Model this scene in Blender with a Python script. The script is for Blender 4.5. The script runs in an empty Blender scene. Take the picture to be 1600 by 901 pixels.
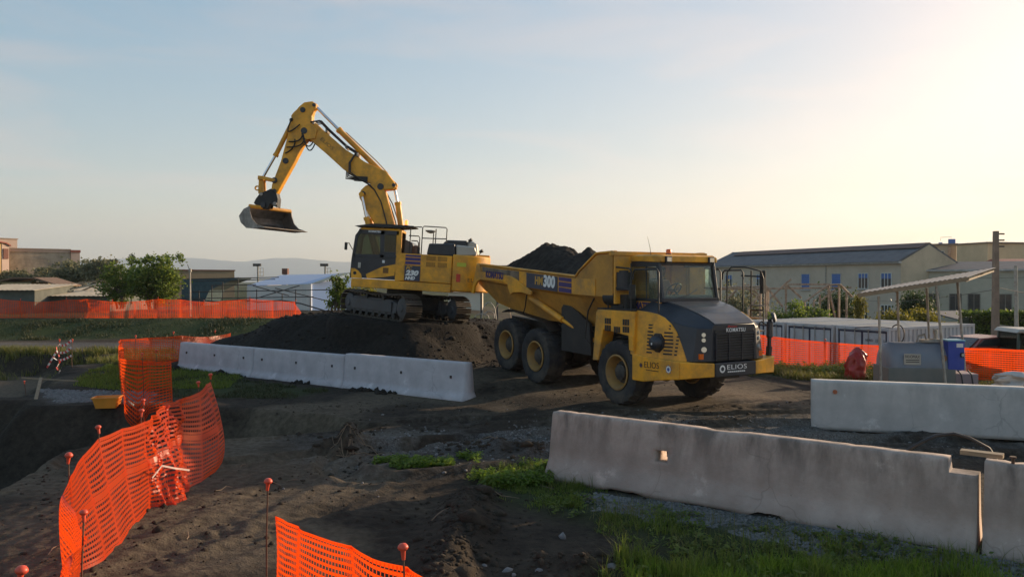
import bpy, bmesh, math, random
import numpy as np
from mathutils import Vector, Matrix, Euler

random.seed(7)
RNG = np.random.default_rng(11)
scene = bpy.context.scene
COL = scene.collection
PI = math.pi
rad = math.radians

# ------------------------------------------------------------------ camera
CAM_H, FOC, HORY = 3.1, 1232.0, 440.0          # metres, focal length in photo pixels, horizon row
PITCH = math.atan((450.5 - HORY) / FOC)
cam_data = bpy.data.cameras.new('camera')
cam = bpy.data.objects.new('camera', cam_data)
COL.objects.link(cam)
cam.location = (0, 0, CAM_H)
cam.rotation_euler = (PI / 2 - PITCH, 0, 0)
cam_data.sensor_width = 36
cam_data.lens = 36 * FOC / 1600
cam_data.clip_start = 0.1
cam_data.clip_end = 30000
scene.camera = cam
scene.render.resolution_x, scene.render.resolution_y = 1024, 576

# ------------------------------------------------------------------ sky, sun, exposure
SKY_GAMMA, SKY_SAT = 0.42, 2.0
SUN_AZ, SUN_EL = rad(56), rad(13)               # azimuth clockwise from straight ahead (+Y) towards +X
world = bpy.data.worlds.new('World')
scene.world = world
world.use_nodes = True
wn, wl = world.node_tree.nodes, world.node_tree.links
wn.clear()
w_out = wn.new('ShaderNodeOutputWorld')
w_bg = wn.new('ShaderNodeBackground')
sky_tex = wn.new('ShaderNodeTexSky')
sky_tex.sky_type = 'NISHITA'
sky_tex.sun_disc = False
sky_tex.sun_elevation = SUN_EL
sky_tex.sun_rotation = SUN_AZ
sky_tex.altitude = 50
sky_tex.air_density = 1.0
sky_tex.dust_density = 1.4
sky_tex.ozone_density = 2.2
w_bg.inputs['Strength'].default_value = 0.15
# thin high cirrus over the whole sky
tc = wn.new('ShaderNodeTexCoord')
mp = wn.new('ShaderNodeMapping')
mp.inputs['Scale'].default_value = (1.3, 1.3, 9.0)
mp.inputs['Rotation'].default_value = (0.0, 0.12, 0.4)
wl.new(tc.outputs['Generated'], mp.inputs['Vector'])
nz = wn.new('ShaderNodeTexNoise')
nz.inputs['Scale'].default_value = 2.2
nz.inputs['Detail'].default_value = 7
nz.inputs['Roughness'].default_value = 0.55
nz.inputs['Distortion'].default_value = 0.6
wl.new(mp.outputs['Vector'], nz.inputs['Vector'])
cr = wn.new('ShaderNodeValToRGB')
cr.color_ramp.elements[0].position = 0.46
cr.color_ramp.elements[0].color = (0, 0, 0, 1)
cr.color_ramp.elements[1].position = 0.72
cr.color_ramp.elements[1].color = (0.32, 0.32, 0.32, 1)
wl.new(nz.outputs['Fac'], cr.inputs['Fac'])
bw = wn.new('ShaderNodeRGBToBW')
wl.new(sky_tex.outputs['Color'], bw.inputs['Color'])
cl = wn.new('ShaderNodeMixRGB')
cl.blend_type = 'MULTIPLY'
cl.inputs['Fac'].default_value = 1
cl.inputs['Color2'].default_value = (1.2, 1.2, 1.2, 1)
wl.new(bw.outputs['Val'], cl.inputs['Color1'])
mixc = wn.new('ShaderNodeMixRGB')
wl.new(cr.outputs['Color'], mixc.inputs['Fac'])
wl.new(sky_tex.outputs['Color'], mixc.inputs['Color1'])
wl.new(cl.outputs['Color'], mixc.inputs['Color2'])
wb = wn.new('ShaderNodeMixRGB')          # white balance of the evening sky
wb.blend_type = 'MULTIPLY'
wb.inputs['Fac'].default_value = 1
wb.inputs['Color2'].default_value = (2.27, 1.85, 1.63, 1)
gm = wn.new('ShaderNodeGamma')            # thin high haze evens out the sky
gm.inputs['Gamma'].default_value = SKY_GAMMA
wl.new(mixc.outputs['Color'], gm.inputs['Color'])
hsv = wn.new('ShaderNodeHueSaturation')
hsv.inputs['Saturation'].default_value = SKY_SAT
wl.new(gm.outputs['Color'], hsv.inputs['Color'])
wl.new(hsv.outputs['Color'], wb.inputs['Color1'])
wl.new(wb.outputs['Color'], w_bg.inputs['Color'])
wl.new(w_bg.outputs['Background'], w_out.inputs['Surface'])

sun_data = bpy.data.lights.new('sun', 'SUN')
sun_data.energy = 5.0
sun_data.angle = rad(0.6)
sun_data.color = (1.0, 0.76, 0.50)
sun = bpy.data.objects.new('sun', sun_data)
COL.objects.link(sun)
SUN_DIR = Vector((math.sin(SUN_AZ) * math.cos(SUN_EL), math.cos(SUN_AZ) * math.cos(SUN_EL), math.sin(SUN_EL)))
sun.rotation_euler = SUN_DIR.to_track_quat('Z', 'Y').to_euler()
sun.location = (30, 20, 30)

vs = scene.view_settings
vs.view_transform = 'Standard'
vs.look = 'None'
vs.exposure = 0.66
vs.gamma = 1.0
vs.use_curve_mapping = False
scene.render.engine = 'CYCLES'
scene.cycles.use_denoising = True
scene.cycles.max_bounces = 8
scene.cycles.transparent_max_bounces = 24
scene.cycles.volume_bounces = 0

# ------------------------------------------------------------------ helpers
def at(px, py, Y):
    """photo pixel -> world point at forward distance Y"""
    cx, cy = (px - 800) / FOC, (450.5 - py) / FOC
    d = Vector((cx, math.cos(PITCH) + cy * math.sin(PITCH), -math.sin(PITCH) + cy * math.cos(PITCH)))
    return Vector((0, 0, CAM_H)) + d * (Y / d.y)

def _hash(ix, iy, seed):
    n = (ix.astype(np.int64) * 374761393 + iy.astype(np.int64) * 668265263 + seed * 974711) & 0xffffffff
    n = ((n ^ (n >> 13)) * 1274126177) & 0xffffffff
    n = n ^ (n >> 16)
    return (n & 0xffff) / 65535.0

def vnoise(x, y, seed=0):
    x = np.asarray(x, float); y = np.asarray(y, float)
    x0, y0 = np.floor(x), np.floor(y)
    fx, fy = x - x0, y - y0
    fx, fy = fx * fx * (3 - 2 * fx), fy * fy * (3 - 2 * fy)
    a, b = _hash(x0, y0, seed), _hash(x0 + 1, y0, seed)
    c, d = _hash(x0, y0 + 1, seed), _hash(x0 + 1, y0 + 1, seed)
    return (a * (1 - fx) + b * fx) * (1 - fy) + (c * (1 - fx) + d * fx) * fy - 0.5

def fbm(x, y, octv=4, seed=0, gain=0.5):
    s, a, f = 0, 1, 1
    for i in range(octv):
        s = s + a * vnoise(x * f + 17.3 * i, y * f - 9.1 * i, seed + i)
        a *= gain; f *= 2.03
    return s

def sstep(a, b, x):
    t = np.clip((x - a) / (b - a), 0, 1)
    return t * t * (3 - 2 * t)

def poly_sdf(x, y, poly):
    """signed distance, positive inside"""
    x = np.asarray(x, float); y = np.asarray(y, float)
    d = np.full(x.shape, 1e9); inside = np.zeros(x.shape, bool)
    n = len(poly)
    for i in range(n):
        ax, ay = poly[i]; bx, by = poly[(i + 1) % n]
        ex, ey = bx - ax, by - ay
        t = np.clip(((x - ax) * ex + (y - ay) * ey) / (ex * ex + ey * ey), 0, 1)
        d = np.minimum(d, np.hypot(x - ax - t * ex, y - ay - t * ey))
        cond = ((ay > y) != (by > y))
        with np.errstate(divide='ignore', invalid='ignore'):
            xi = ex * (y - ay) / (ey if ey != 0 else 1e-9) + ax
        inside ^= cond & (x < xi)
    return np.where(inside, d, -d)

class MB:
    def __init__(self):
        self.v, self.f = [], []
    def add(self, vs, fs):
        o = len(self.v)
        self.v += [tuple(p) for p in vs]
        self.f += [tuple(i + o for i in f) for f in fs]
        return self
    def box(self, lo, hi, M=None):
        x0, y0, z0 = lo; x1, y1, z1 = hi
        vs = [Vector(p) for p in ((x0,y0,z0),(x1,y0,z0),(x1,y1,z0),(x0,y1,z0),(x0,y0,z1),(x1,y0,z1),(x1,y1,z1),(x0,y1,z1))]
        if M is not None: vs = [M @ p for p in vs]
        return self.add(vs, [(0,3,2,1),(4,5,6,7),(0,1,5,4),(1,2,6,5),(2,3,7,6),(3,0,4,7)])
    def prism(self, poly, axis, lo, hi):
        n = len(poly)
        def P(a, b, t): return {'x': (t,a,b), 'y': (a,t,b), 'z': (a,b,t)}[axis]
        vs = [P(a,b,lo) for a,b in poly] + [P(a,b,hi) for a,b in poly]
        fs = [tuple(range(n)), tuple(range(2*n-1, n-1, -1))]
        fs += [(i, (i+1)%n, n+(i+1)%n, n+i) for i in range(n)]
        return self.add(vs, fs)
    def loft(self, secs, closed=True, caps=True):
        n = len(secs[0]); vs = [p for s in secs for p in s]; fs = []
        for k in range(len(secs)-1):
            for i in range(n if closed else n-1):
                j = (i+1) % n
                fs.append((k*n+i, k*n+j, (k+1)*n+j, (k+1)*n+i))
        if caps:
            fs.append(tuple(range(n))); fs.append(tuple((len(secs)-1)*n+i for i in range(n-1,-1,-1)))
        return self.add(vs, fs)
    def bar(self, p0, p1, w, h=None, up=(0,0,1)):
        h = w if h is None else h
        p0, p1 = Vector(p0), Vector(p1)
        d = (p1-p0).normalized(); u = Vector(up)
        if abs(d.dot(u)) > .97: u = Vector((1,0,0))
        s = d.cross(u).normalized()*w/2; t = s.cross(d).normalized()*h/2
        vs = [p0-s-t, p0+s-t, p0+s+t, p0-s+t, p1-s-t, p1+s-t, p1+s+t, p1-s+t]
        return self.add(vs, [(0,3,2,1),(4,5,6,7),(0,1,5,4),(1,2,6,5),(2,3,7,6),(3,0,4,7)])
    def tube(self, pts, r, n=8, caps=True):
        pts = [Vector(p) for p in pts]; secs = []
        rs = r if isinstance(r, (list, tuple)) else [r]*len(pts)
        prev = None
        for i, p in enumerate(pts):
            a = pts[max(i-1,0)]; b = pts[min(i+1,len(pts)-1)]
            d = (b-a).normalized()
            if prev is None:
                u = Vector((0,0,1)) if abs(d.z) < .9 else Vector((1,0,0))
                s = d.cross(u).normalized()
            else:
                s = (prev - d*prev.dot(d)).normalized()
            prev = s; t = d.cross(s)
            secs.append([p + (s*math.cos(2*PI*k/n) + t*math.sin(2*PI*k/n))*rs[i] for k in range(n)])
        return self.loft(secs, True, caps)
    def cyl(self, p0, p1, r0, r1=None, n=16):
        return self.tube([p0, p1], [r0, r0 if r1 is None else r1], n)
    def lathe(self, prof, axis='z', c=(0,0,0), n=24):
        vs, fs = [], []; m = len(prof)
        for k in range(n):
            a = 2*PI*k/n
            for r, h in prof:
                q = (r*math.cos(a), r*math.sin(a), h)
                q = {'z': q, 'y': (q[0], q[2], q[1]), 'x': (q[2], q[0], q[1])}[axis]
                vs.append((q[0]+c[0], q[1]+c[1], q[2]+c[2]))
        for k in range(n):
            j = (k+1) % n
            for i in range(m-1): fs.append((k*m+i, j*m+i, j*m+i+1, k*m+i+1))
        return self.add(vs, fs)
    def mesh(self, name, smooth=None, recalc=True):
        me = bpy.data.meshes.new(name)
        me.from_pydata(self.v, [], self.f)
        if recalc:
            bm = bmesh.new(); bm.from_mesh(me)
            bmesh.ops.recalc_face_normals(bm, faces=bm.faces)
            bm.to_mesh(me); bm.free()
        if smooth is not None:
            me.polygons.foreach_set('use_smooth', [True]*len(me.polygons))
            me.set_sharp_from_angle(angle=rad(smooth))
        return me
    def build(self, name, m, parent=None, smooth=None, bevel=0, recalc=True):
        me = self.mesh(name, smooth, recalc)
        me.materials.append(m)
        return link(name, me, parent, bevel)

def link(name, me, parent=None, bevel=0):
    o = bpy.data.objects.new(name, me)
    COL.objects.link(o)
    if parent is not None: o.parent = parent
    if bevel:
        b = o.modifiers.new('bevel', 'BEVEL'); b.width = bevel; b.segments = 2
        b.limit_method = 'ANGLE'; b.angle_limit = rad(35)
    return o

def fast(name, V, F, m, parent=None, smooth=False):
    me = bpy.data.meshes.new(name)
    V = np.asarray(V, np.float32); F = np.asarray(F, np.int32)
    k = F.shape[1]
    me.vertices.add(len(V)); me.vertices.foreach_set('co', V.ravel())
    me.loops.add(F.size); me.loops.foreach_set('vertex_index', F.ravel())
    me.polygons.add(len(F)); me.polygons.foreach_set('loop_start', np.arange(0, F.size, k, dtype=np.int32))
    me.update(calc_edges=True)
    me.validate()
    if smooth: me.polygons.foreach_set('use_smooth', np.ones(len(F), bool))
    me.materials.append(m)
    return link(name, me, parent)

def tag(o, label=None, cat=None, group=None, kind=None):
    if label: o['label'] = label
    if cat: o['category'] = cat
    if group: o['group'] = group
    if kind: o['kind'] = kind
    return o

def empty(name, loc=(0,0,0), rotz=0, parent=None):
    o = bpy.data.objects.new(name, None)
    o.empty_display_size = 0.2
    COL.objects.link(o)
    o.location = loc; o.rotation_euler = (0,0,rotz)
    if parent is not None: o.parent = parent
    return o

def copy_tree(o, parent=None):
    c = o.copy(); COL.objects.link(c); c.parent = parent
    for ch in list(o.children): copy_tree(ch, c)
    return c

def text(body, size, m, parent, M, name='lettering', shear=0, width=None, bold=0.0, space=1.0):
    """flat lettering; M maps text plane (x right, y up, z out) to the parent's space"""
    cu = bpy.data.curves.new('txt', 'FONT'); cu.body = body; cu.size = size
    cu.shear = shear; cu.align_x = 'LEFT'; cu.offset = bold; cu.extrude = 0.002; cu.space_character = space
    cu.resolution_u = 3
    t = bpy.data.objects.new('txt', cu); COL.objects.link(t)
    dg = bpy.context.evaluated_depsgraph_get()
    me = bpy.data.meshes.new_from_object(t.evaluated_get(dg))
    bpy.data.objects.remove(t)
    co = np.zeros(len(me.vertices)*3); me.vertices.foreach_get('co', co); co = co.reshape(-1,3)
    w = np.ptp(co[:,0]) if len(co) else 1
    co[:,0] -= co[:,0].min(); co[:,1] -= co[:,1].min()
    if width: co[:,0] *= width / w
    me.vertices.foreach_set('co', co.ravel().astype(np.float32))
    me.transform(M); me.materials.clear(); me.materials.append(m)
    return link(name, me, parent)

def plane_m(o, x, y):
    """matrix of a text plane with origin o, x direction, y direction"""
    x = Vector(x).normalized(); y = Vector(y); y = (y - x*y.dot(x)).normalized(); z = x.cross(y)
    M = Matrix.Identity(4)
    for i in range(3): M[i][0], M[i][1], M[i][2], M[i][3] = x[i], y[i], z[i], o[i]
    return M

# ------------------------------------------------------------------ materials
MATS = {}
def nodes_of(name):
    m = bpy.data.materials.new(name); m.use_nodes = True
    nt = m.node_tree; b = nt.nodes['Principled BSDF']
    return m, nt, nt.nodes, nt.links, b

def mat(name, col, rough=.6, metal=0, var=.12, vs=3.0, bump=0, bs=40, dirt=None, dirt_amt=.5, ds=1.5, col2=None, spec=.5, coat=0, stretch=None):
    """plain surface: colour with grain, dusty or stained blotches, fine relief"""
    m, nt, N, L, b = nodes_of(name)
    tc = N.new('ShaderNodeTexCoord'); src = tc.outputs['Object']
    if stretch:
        mp = N.new('ShaderNodeMapping'); mp.inputs['Scale'].default_value = stretch
        L.new(src, mp.inputs['Vector']); src = mp.outputs['Vector']
    n1 = N.new('ShaderNodeTexNoise'); n1.inputs['Scale'].default_value = vs; n1.inputs['Detail'].default_value = 8; n1.inputs['Roughness'].default_value = .6
    L.new(src, n1.inputs['Vector'])
    r1 = N.new('ShaderNodeValToRGB')
    c2 = col2 or tuple(c*(1+var) for c in col)
    c1 = tuple(c*(1-var) for c in col)
    r1.color_ramp.elements[0].position = .32; r1.color_ramp.elements[0].color = (*c1, 1)
    r1.color_ramp.elements[1].position = .68; r1.color_ramp.elements[1].color = (*c2, 1)
    L.new(n1.outputs['Fac'], r1.inputs['Fac']); cur = r1.outputs['Color']
    if dirt:
        n2 = N.new('ShaderNodeTexNoise'); n2.inputs['Scale'].default_value = ds; n2.inputs['Detail'].default_value = 10; n2.inputs['Roughness'].default_value = .7
        L.new(src, n2.inputs['Vector'])
        r2 = N.new('ShaderNodeValToRGB')
        r2.color_ramp.elements[0].position = .42; r2.color_ramp.elements[0].color = (0,0,0,1)
        r2.color_ramp.elements[1].position = .72; r2.color_ramp.elements[1].color = (dirt_amt,)*3 + (1,)
        L.new(n2.outputs['Fac'], r2.inputs['Fac'])
        mx = N.new('ShaderNodeMixRGB'); mx.inputs['Color2'].default_value = (*dirt, 1)
        L.new(r2.outputs['Color'], mx.inputs['Fac']); L.new(cur, mx.inputs['Color1']); cur = mx.outputs['Color']
        mr = N.new('ShaderNodeMapRange'); mr.inputs['To Min'].default_value = rough; mr.inputs['To Max'].default_value = min(1, rough+.35)
        L.new(r2.outputs['Color'], mr.inputs['Value']); L.new(mr.outputs['Result'], b.inputs['Roughness'])
    else:
        b.inputs['Roughness'].default_value = rough
    L.new(cur, b.inputs['Base Color'])
    b.inputs['Metallic'].default_value = metal
    b.inputs['Specular IOR Level'].default_value = spec
    b.inputs['Coat Weight'].default_value = coat
    if bump:
        n3 = N.new('ShaderNodeTexNoise'); n3.inputs['Scale'].default_value = bs; n3.inputs['Detail'].default_value = 6
        L.new(src, n3.inputs['Vector'])
        bp = N.new('ShaderNodeBump'); bp.inputs['Strength'].default_value = bump; bp.inputs['Distance'].default_value = .02
        L.new(n3.outputs['Fac'], bp.inputs['Height']); L.new(bp.outputs['Normal'], b.inputs['Normal'])
    MATS[name] = m
    return m

def leaf_mat(name, c1, c2, trans=.45, rough=.55):
    """leaf or plastic sheet that lets light through; each leaf its own tint"""
    m, nt, N, L, b = nodes_of(name)
    g = N.new('ShaderNodeNewGeometry')
    r = N.new('ShaderNodeValToRGB')
    r.color_ramp.elements[0].color = (*c1, 1); r.color_ramp.elements[1].color = (*c2, 1)
    L.new(g.outputs['Random Per Island'], r.inputs['Fac'])
    L.new(r.outputs['Color'], b.inputs['Base Color']); b.inputs['Roughness'].default_value = rough
    b.inputs['Specular IOR Level'].default_value = .3
    t = N.new('ShaderNodeBsdfTranslucent')
    hs = N.new('ShaderNodeHueSaturation'); hs.inputs['Value'].default_value = 1.5; hs.inputs['Saturation'].default_value = 1.1
    L.new(r.outputs['Color'], hs.inputs['Color']); L.new(hs.outputs['Color'], t.inputs['Color'])
    mx = N.new('ShaderNodeMixShader'); mx.inputs['Fac'].default_value = trans
    L.new(b.outputs['BSDF'], mx.inputs[1]); L.new(t.outputs['BSDF'], mx.inputs[2])
    L.new(mx.outputs['Shader'], N['Material Output'].inputs['Surface'])
    MATS[name] = m
    return m

def glass_mat(name, tint, gloss=.16, haze=.12, hazecol=(.5,.5,.45)):
    m, nt, N, L, b = nodes_of(name)
    N.remove(b)
    t = N.new('ShaderNodeBsdfTransparent'); t.inputs['Color'].default_value = (*tint, 1)
    g = N.new('ShaderNodeBsdfGlossy'); g.inputs['Roughness'].default_value = .04
    d = N.new('ShaderNodeBsdfDiffuse'); d.inputs['Color'].default_value = (*hazecol, 1)
    lw = N.new('ShaderNodeLayerWeight'); lw.inputs['Blend'].default_value = .25
    mr = N.new('ShaderNodeMapRange'); mr.inputs['To Min'].default_value = gloss*.2; mr.inputs['To Max'].default_value = .6
    L.new(lw.outputs['Fresnel'], mr.inputs['Value'])
    m1 = N.new('ShaderNodeMixShader'); L.new(mr.outputs['Result'], m1.inputs['Fac'])
    L.new(t.outputs['BSDF'], m1.inputs[1]); L.new(g.outputs['BSDF'], m1.inputs[2])
    tc = N.new('ShaderNodeTexCoord'); n = N.new('ShaderNodeTexNoise'); n.inputs['Scale'].default_value = 3; n.inputs['Detail'].default_value = 5
    L.new(tc.outputs['Object'], n.inputs['Vector'])
    ml = N.new('ShaderNodeMath'); ml.operation = 'MULTIPLY'; ml.inputs[1].default_value = haze*2
    L.new(n.outputs['Fac'], ml.inputs[0])
    m2 = N.new('ShaderNodeMixShader'); L.new(ml.outputs['Value'], m2.inputs['Fac'])
    L.new(m1.outputs['Shader'], m2.inputs[1]); L.new(d.outputs['BSDF'], m2.inputs[2])
    L.new(m2.outputs['Shader'], N['Material Output'].inputs['Surface'])
    MATS[name] = m
    return m

DUST = (.17,.135,.095)
yellow = mat('yellow_paint', (.86,.385,.018), .40, var=.1, vs=2.5, dirt=(.22,.13,.055), dirt_amt=.8, ds=1.8, bump=.05, bs=25)
yellow2 = mat('yellow_paint_worn', (.82,.37,.022), .5, var=.12, vs=2, dirt=DUST, dirt_amt=.85, ds=1.2, bump=.08, bs=20)
belly_paint = mat('dusty_yellow_paint', (.50,.24,.035), .6, var=.18, vs=1.5, dirt=(.14,.09,.05), dirt_amt=.8, ds=1.1, bump=.08, bs=15)
dark = mat('dark_paint', (.018,.022,.032), .38, var=.25, vs=3, dirt=(.07,.062,.055), dirt_amt=.35, ds=2)
black = mat('black_steel', (.014,.014,.016), .55, var=.3, vs=4, dirt=(.07,.06,.048), dirt_amt=.6, ds=3)
navy = mat('navy_panel', (.035,.04,.07), .45, var=.15, dirt=DUST, dirt_amt=.3)
purple = mat('violet_stripe', (.05,.03,.16), .45, var=.15, dirt=DUST, dirt_amt=.3)
rubber = mat('tyre_rubber', (.024,.024,.027), .85, var=.25, vs=3, dirt=(.105,.086,.066), dirt_amt=.9, ds=2.2, bump=.25, bs=30)
rim_paint = mat('rim_paint', (.36,.20,.05), .55, var=.15, dirt=(.13,.09,.06), dirt_amt=.8, ds=3)
hub_mat = mat('hub_steel', (.06,.055,.05), .6, metal=.3, var=.3, vs=6, dirt=DUST, dirt_amt=.5)
chrome = mat('chrome_rod', (.62,.62,.66), .18, metal=1, var=.04)
steel = mat('worn_steel', (.26,.24,.225), .42, metal=.7, var=.3, vs=4, dirt=(.1,.075,.05), dirt_amt=.6)
trackst = mat('track_steel', (.1,.085,.07), .5, metal=.55, var=.3, vs=5, dirt=(.06,.048,.036), dirt_amt=.8, ds=2, bump=.2)
hood_grey = mat('hood_grey', (.055,.06,.072), .3, var=.15, vs=2, dirt=(.16,.135,.11), dirt_amt=.6, ds=2.5)
lightgrey = mat('light_grey_sheet', (.42,.40,.36), .4, metal=.3, var=.12, dirt=(.3,.24,.16), dirt_amt=.5)
white_l = mat('white_lettering', (.75,.74,.72), .5, var=.05)
black_l = mat('dark_lettering', (.03,.025,.03), .5, var=.05)
gold_l = mat('gold_lettering', (.55,.30,.05), .5, var=.05)
violet_l = mat('violet_lettering', (.045,.03,.12), .5, var=.05)
def weathered(name, base, base2, stain, z0, z1, amt=.85, bump=.4):
    """concrete with rain streaks hanging from its top edge, pale lime marks, hairline cracks and pits"""
    m = mat(name, base, .92, var=.1, vs=2.6, col2=base2, dirt=tuple(c*.62 for c in base), dirt_amt=.55, ds=1.1)
    nt = m.node_tree; N, L = nt.nodes, nt.links; b = N['Principled BSDF']
    cur = b.inputs['Base Color'].links[0].from_socket
    tc = N.new('ShaderNodeTexCoord'); sx = N.new('ShaderNodeSeparateXYZ'); L.new(tc.outputs['Object'], sx.inputs[0])
    def noise(scale, s3, d=8, r=.65):
        mp = N.new('ShaderNodeMapping'); mp.inputs['Scale'].default_value = s3; L.new(tc.outputs['Object'], mp.inputs['Vector'])
        n = N.new('ShaderNodeTexNoise'); n.inputs['Scale'].default_value = scale; n.inputs['Detail'].default_value = d; n.inputs['Roughness'].default_value = r
        L.new(mp.outputs['Vector'], n.inputs['Vector']); return n.outputs['Fac']
    def mrange(src, a, c, lo, hi):
        r = N.new('ShaderNodeMapRange'); r.inputs['From Min'].default_value = a; r.inputs['From Max'].default_value = c
        r.inputs['To Min'].default_value = lo; r.inputs['To Max'].default_value = hi; L.new(src, r.inputs['Value']); return r.outputs['Result']
    def mul(a, c):
        q = N.new('ShaderNodeMath'); q.operation = 'MULTIPLY'; L.new(a, q.inputs[0]); L.new(c, q.inputs[1]); return q.outputs[0]
    def mixc(f, a, col):
        q = N.new('ShaderNodeMixRGB'); L.new(f, q.inputs['Fac']); L.new(a, q.inputs['Color1']); q.inputs['Color2'].default_value = (*col,1); return q.outputs['Color']
    streak = mrange(noise(3.2, (1,1,.30)), .42, .62, 0, amt)
    cur = mixc(mul(streak, mrange(sx.outputs['Z'], z0, z1, .08, 1)), cur, stain)
    cur = mixc(mrange(noise(1.3, (1,1,1), 10, .75), .60, .66, 0, .35), cur, tuple(min(1,c*1.55) for c in base2))
    v = N.new('ShaderNodeTexVoronoi'); v.feature = 'DISTANCE_TO_EDGE'; v.inputs['Scale'].default_value = 1.1
    dsp = N.new('ShaderNodeMixRGB'); dsp.inputs['Fac'].default_value = .22; L.new(tc.outputs['Object'], dsp.inputs['Color1'])
    nn = N.new('ShaderNodeTexNoise'); nn.inputs['Scale'].default_value = 3; L.new(tc.outputs['Object'], nn.inputs['Vector']); L.new(nn.outputs['Color'], dsp.inputs['Color2'])
    L.new(dsp.outputs['Color'], v.inputs['Vector'])
    crack = mrange(v.outputs['Distance'], 0, .010, .4, 0)
    cur = mixc(mul(crack, mrange(noise(.9, (1,1,1), 3), .52, .60, 0, 1)), cur, tuple(c*.4 for c in base))
    pits = mrange(noise(38, (1,1,1), 3), .66, .74, 0, .5); cur = mixc(pits, cur, tuple(c*.45 for c in base))
    L.new(cur, b.inputs['Base Color'])
    bp = N.new('ShaderNodeBump'); bp.inputs['Strength'].default_value = bump; bp.inputs['Distance'].default_value = .015
    ad = N.new('ShaderNodeMath'); ad.operation = 'SUBTRACT'; L.new(noise(20, (1,1,1), 8), ad.inputs[0]); L.new(pits, ad.inputs[1])
    L.new(ad.outputs[0], bp.inputs['Height']); L.new(bp.outputs['Normal'], b.inputs['Normal'])
    return m
concrete = weathered('old_concrete', (.43,.325,.265), (.49,.385,.325), (.105,.085,.072), .35, 1.0, .78, .5)
concrete_w = weathered('white_concrete', (.47,.44,.465), (.53,.50,.52), (.38,.355,.36), .2, 1.3, .18, .15)
concrete_g = weathered('grey_concrete', (.49,.465,.44), (.54,.515,.49), (.26,.265,.265), .3, 1.0, .5, .15)
red_lens = mat('red_lens', (.55,.03,.015), .25, var=.1)
orange_lens = mat('orange_lens', (.7,.13,.01), .25, var=.1)
lamp_glass = mat('lamp_glass', (.7,.68,.62), .12, metal=.4, var=.05)
glass = glass_mat('cab_glass', (.80,.87,.82), gloss=.10, haze=.035)
glass_dk = glass_mat('dark_cab_glass', (.38,.44,.38), gloss=.12, haze=.015, hazecol=(.2,.22,.18))
cap_red = mat('stake_cap', (.62,.075,.035), .45, var=.12, vs=20)
rust = mat('rusty_steel', (.12,.06,.035), .8, var=.3, vs=12, bump=.1)
pipe_rust = mat('rusty_pipe', (.46,.31,.21), .7, var=.3, vs=6, dirt=(.14,.07,.04), dirt_amt=.8, ds=5)
pipe_grey = mat('galvanised_pipe', (.36,.34,.30), .55, metal=.3, var=.2, vs=6, dirt=(.2,.13,.08), dirt_amt=.6, ds=4)
tape_w = mat('tape_white', (.72,.66,.62), .5, var=.1)
tape_r = mat('tape_red', (.55,.05,.04), .5, var=.1)
wood = mat('weathered_wood', (.26,.19,.12), .8, var=.25, vs=2, stretch=(2,20,20), bump=.2, bs=10)
soil_m = None

# ------------------------------------------------------------------ terrain
PIT = [(-40,8.2),(-7.0,8.8),(-7.6,12.0),(-8.1,14.6),(-5.8,15.4),(-3.6,16.3),(-2.7,17.0),(-4.2,18.3),(-7.7,19.7),(-12.0,19.6),(-12.6,20.6),(-40,20.4)]
BASIN = [(-70,21.0),(-12.9,21.2),(-14.2,24.8),(-16.5,29.0),(-15.6,33.2),(-24.0,34.4),(-70,35.5)]
BAR_A, BAR_B = (-11.8,28.3), (-1.1,20.6)                 # line of the white barriers
TRK = (3.8,19.5)                                         # truck origin, heading -60 deg
def truck_local(x, y):
    dx, dy = x-TRK[0], y-TRK[1]
    return dx*.5 - dy*.866, -(dx*.866 + dy*.5)           # forward, to the truck's right

def rut(x, y, path, gauge=2.3, width=.32, depth=.07):
    z = np.zeros(np.shape(x)); best = np.full(np.shape(x), 1e9); side = np.zeros(np.shape(x)); along = np.zeros(np.shape(x)); acc = 0
    for (ax,ay),(bx,by) in zip(path[:-1], path[1:]):
        ex, ey = bx-ax, by-ay; L2 = ex*ex+ey*ey
        t = np.clip(((x-ax)*ex+(y-ay)*ey)/L2, 0, 1)
        qx, qy = x-ax-t*ex, y-ay-t*ey
        d = np.hypot(qx, qy); s = np.sign(ex*qy-ey*qx)*d
        side = np.where(d < best, s, side); along = np.where(d < best, acc+t*math.sqrt(L2), along); best = np.minimum(best, d); acc += math.sqrt(L2)
    for g in (-gauge/2, gauge/2):
        u = (side-g+.08*vnoise(x*1.1,y*1.1,5))/width
        z += .34*depth*np.exp(-u**4)*np.clip(1.8*np.sin((along+.25*np.abs(u))*2*PI/.31), -1, 1)*sstep(-.15, .15, vnoise(x*.7, y*.7, 6))
        z += -depth*np.exp(-u**4) + depth*.55*np.exp(-((np.abs(u)-1.35)/.35)**2)
    return np.where(best < gauge, z, 0)

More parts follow.
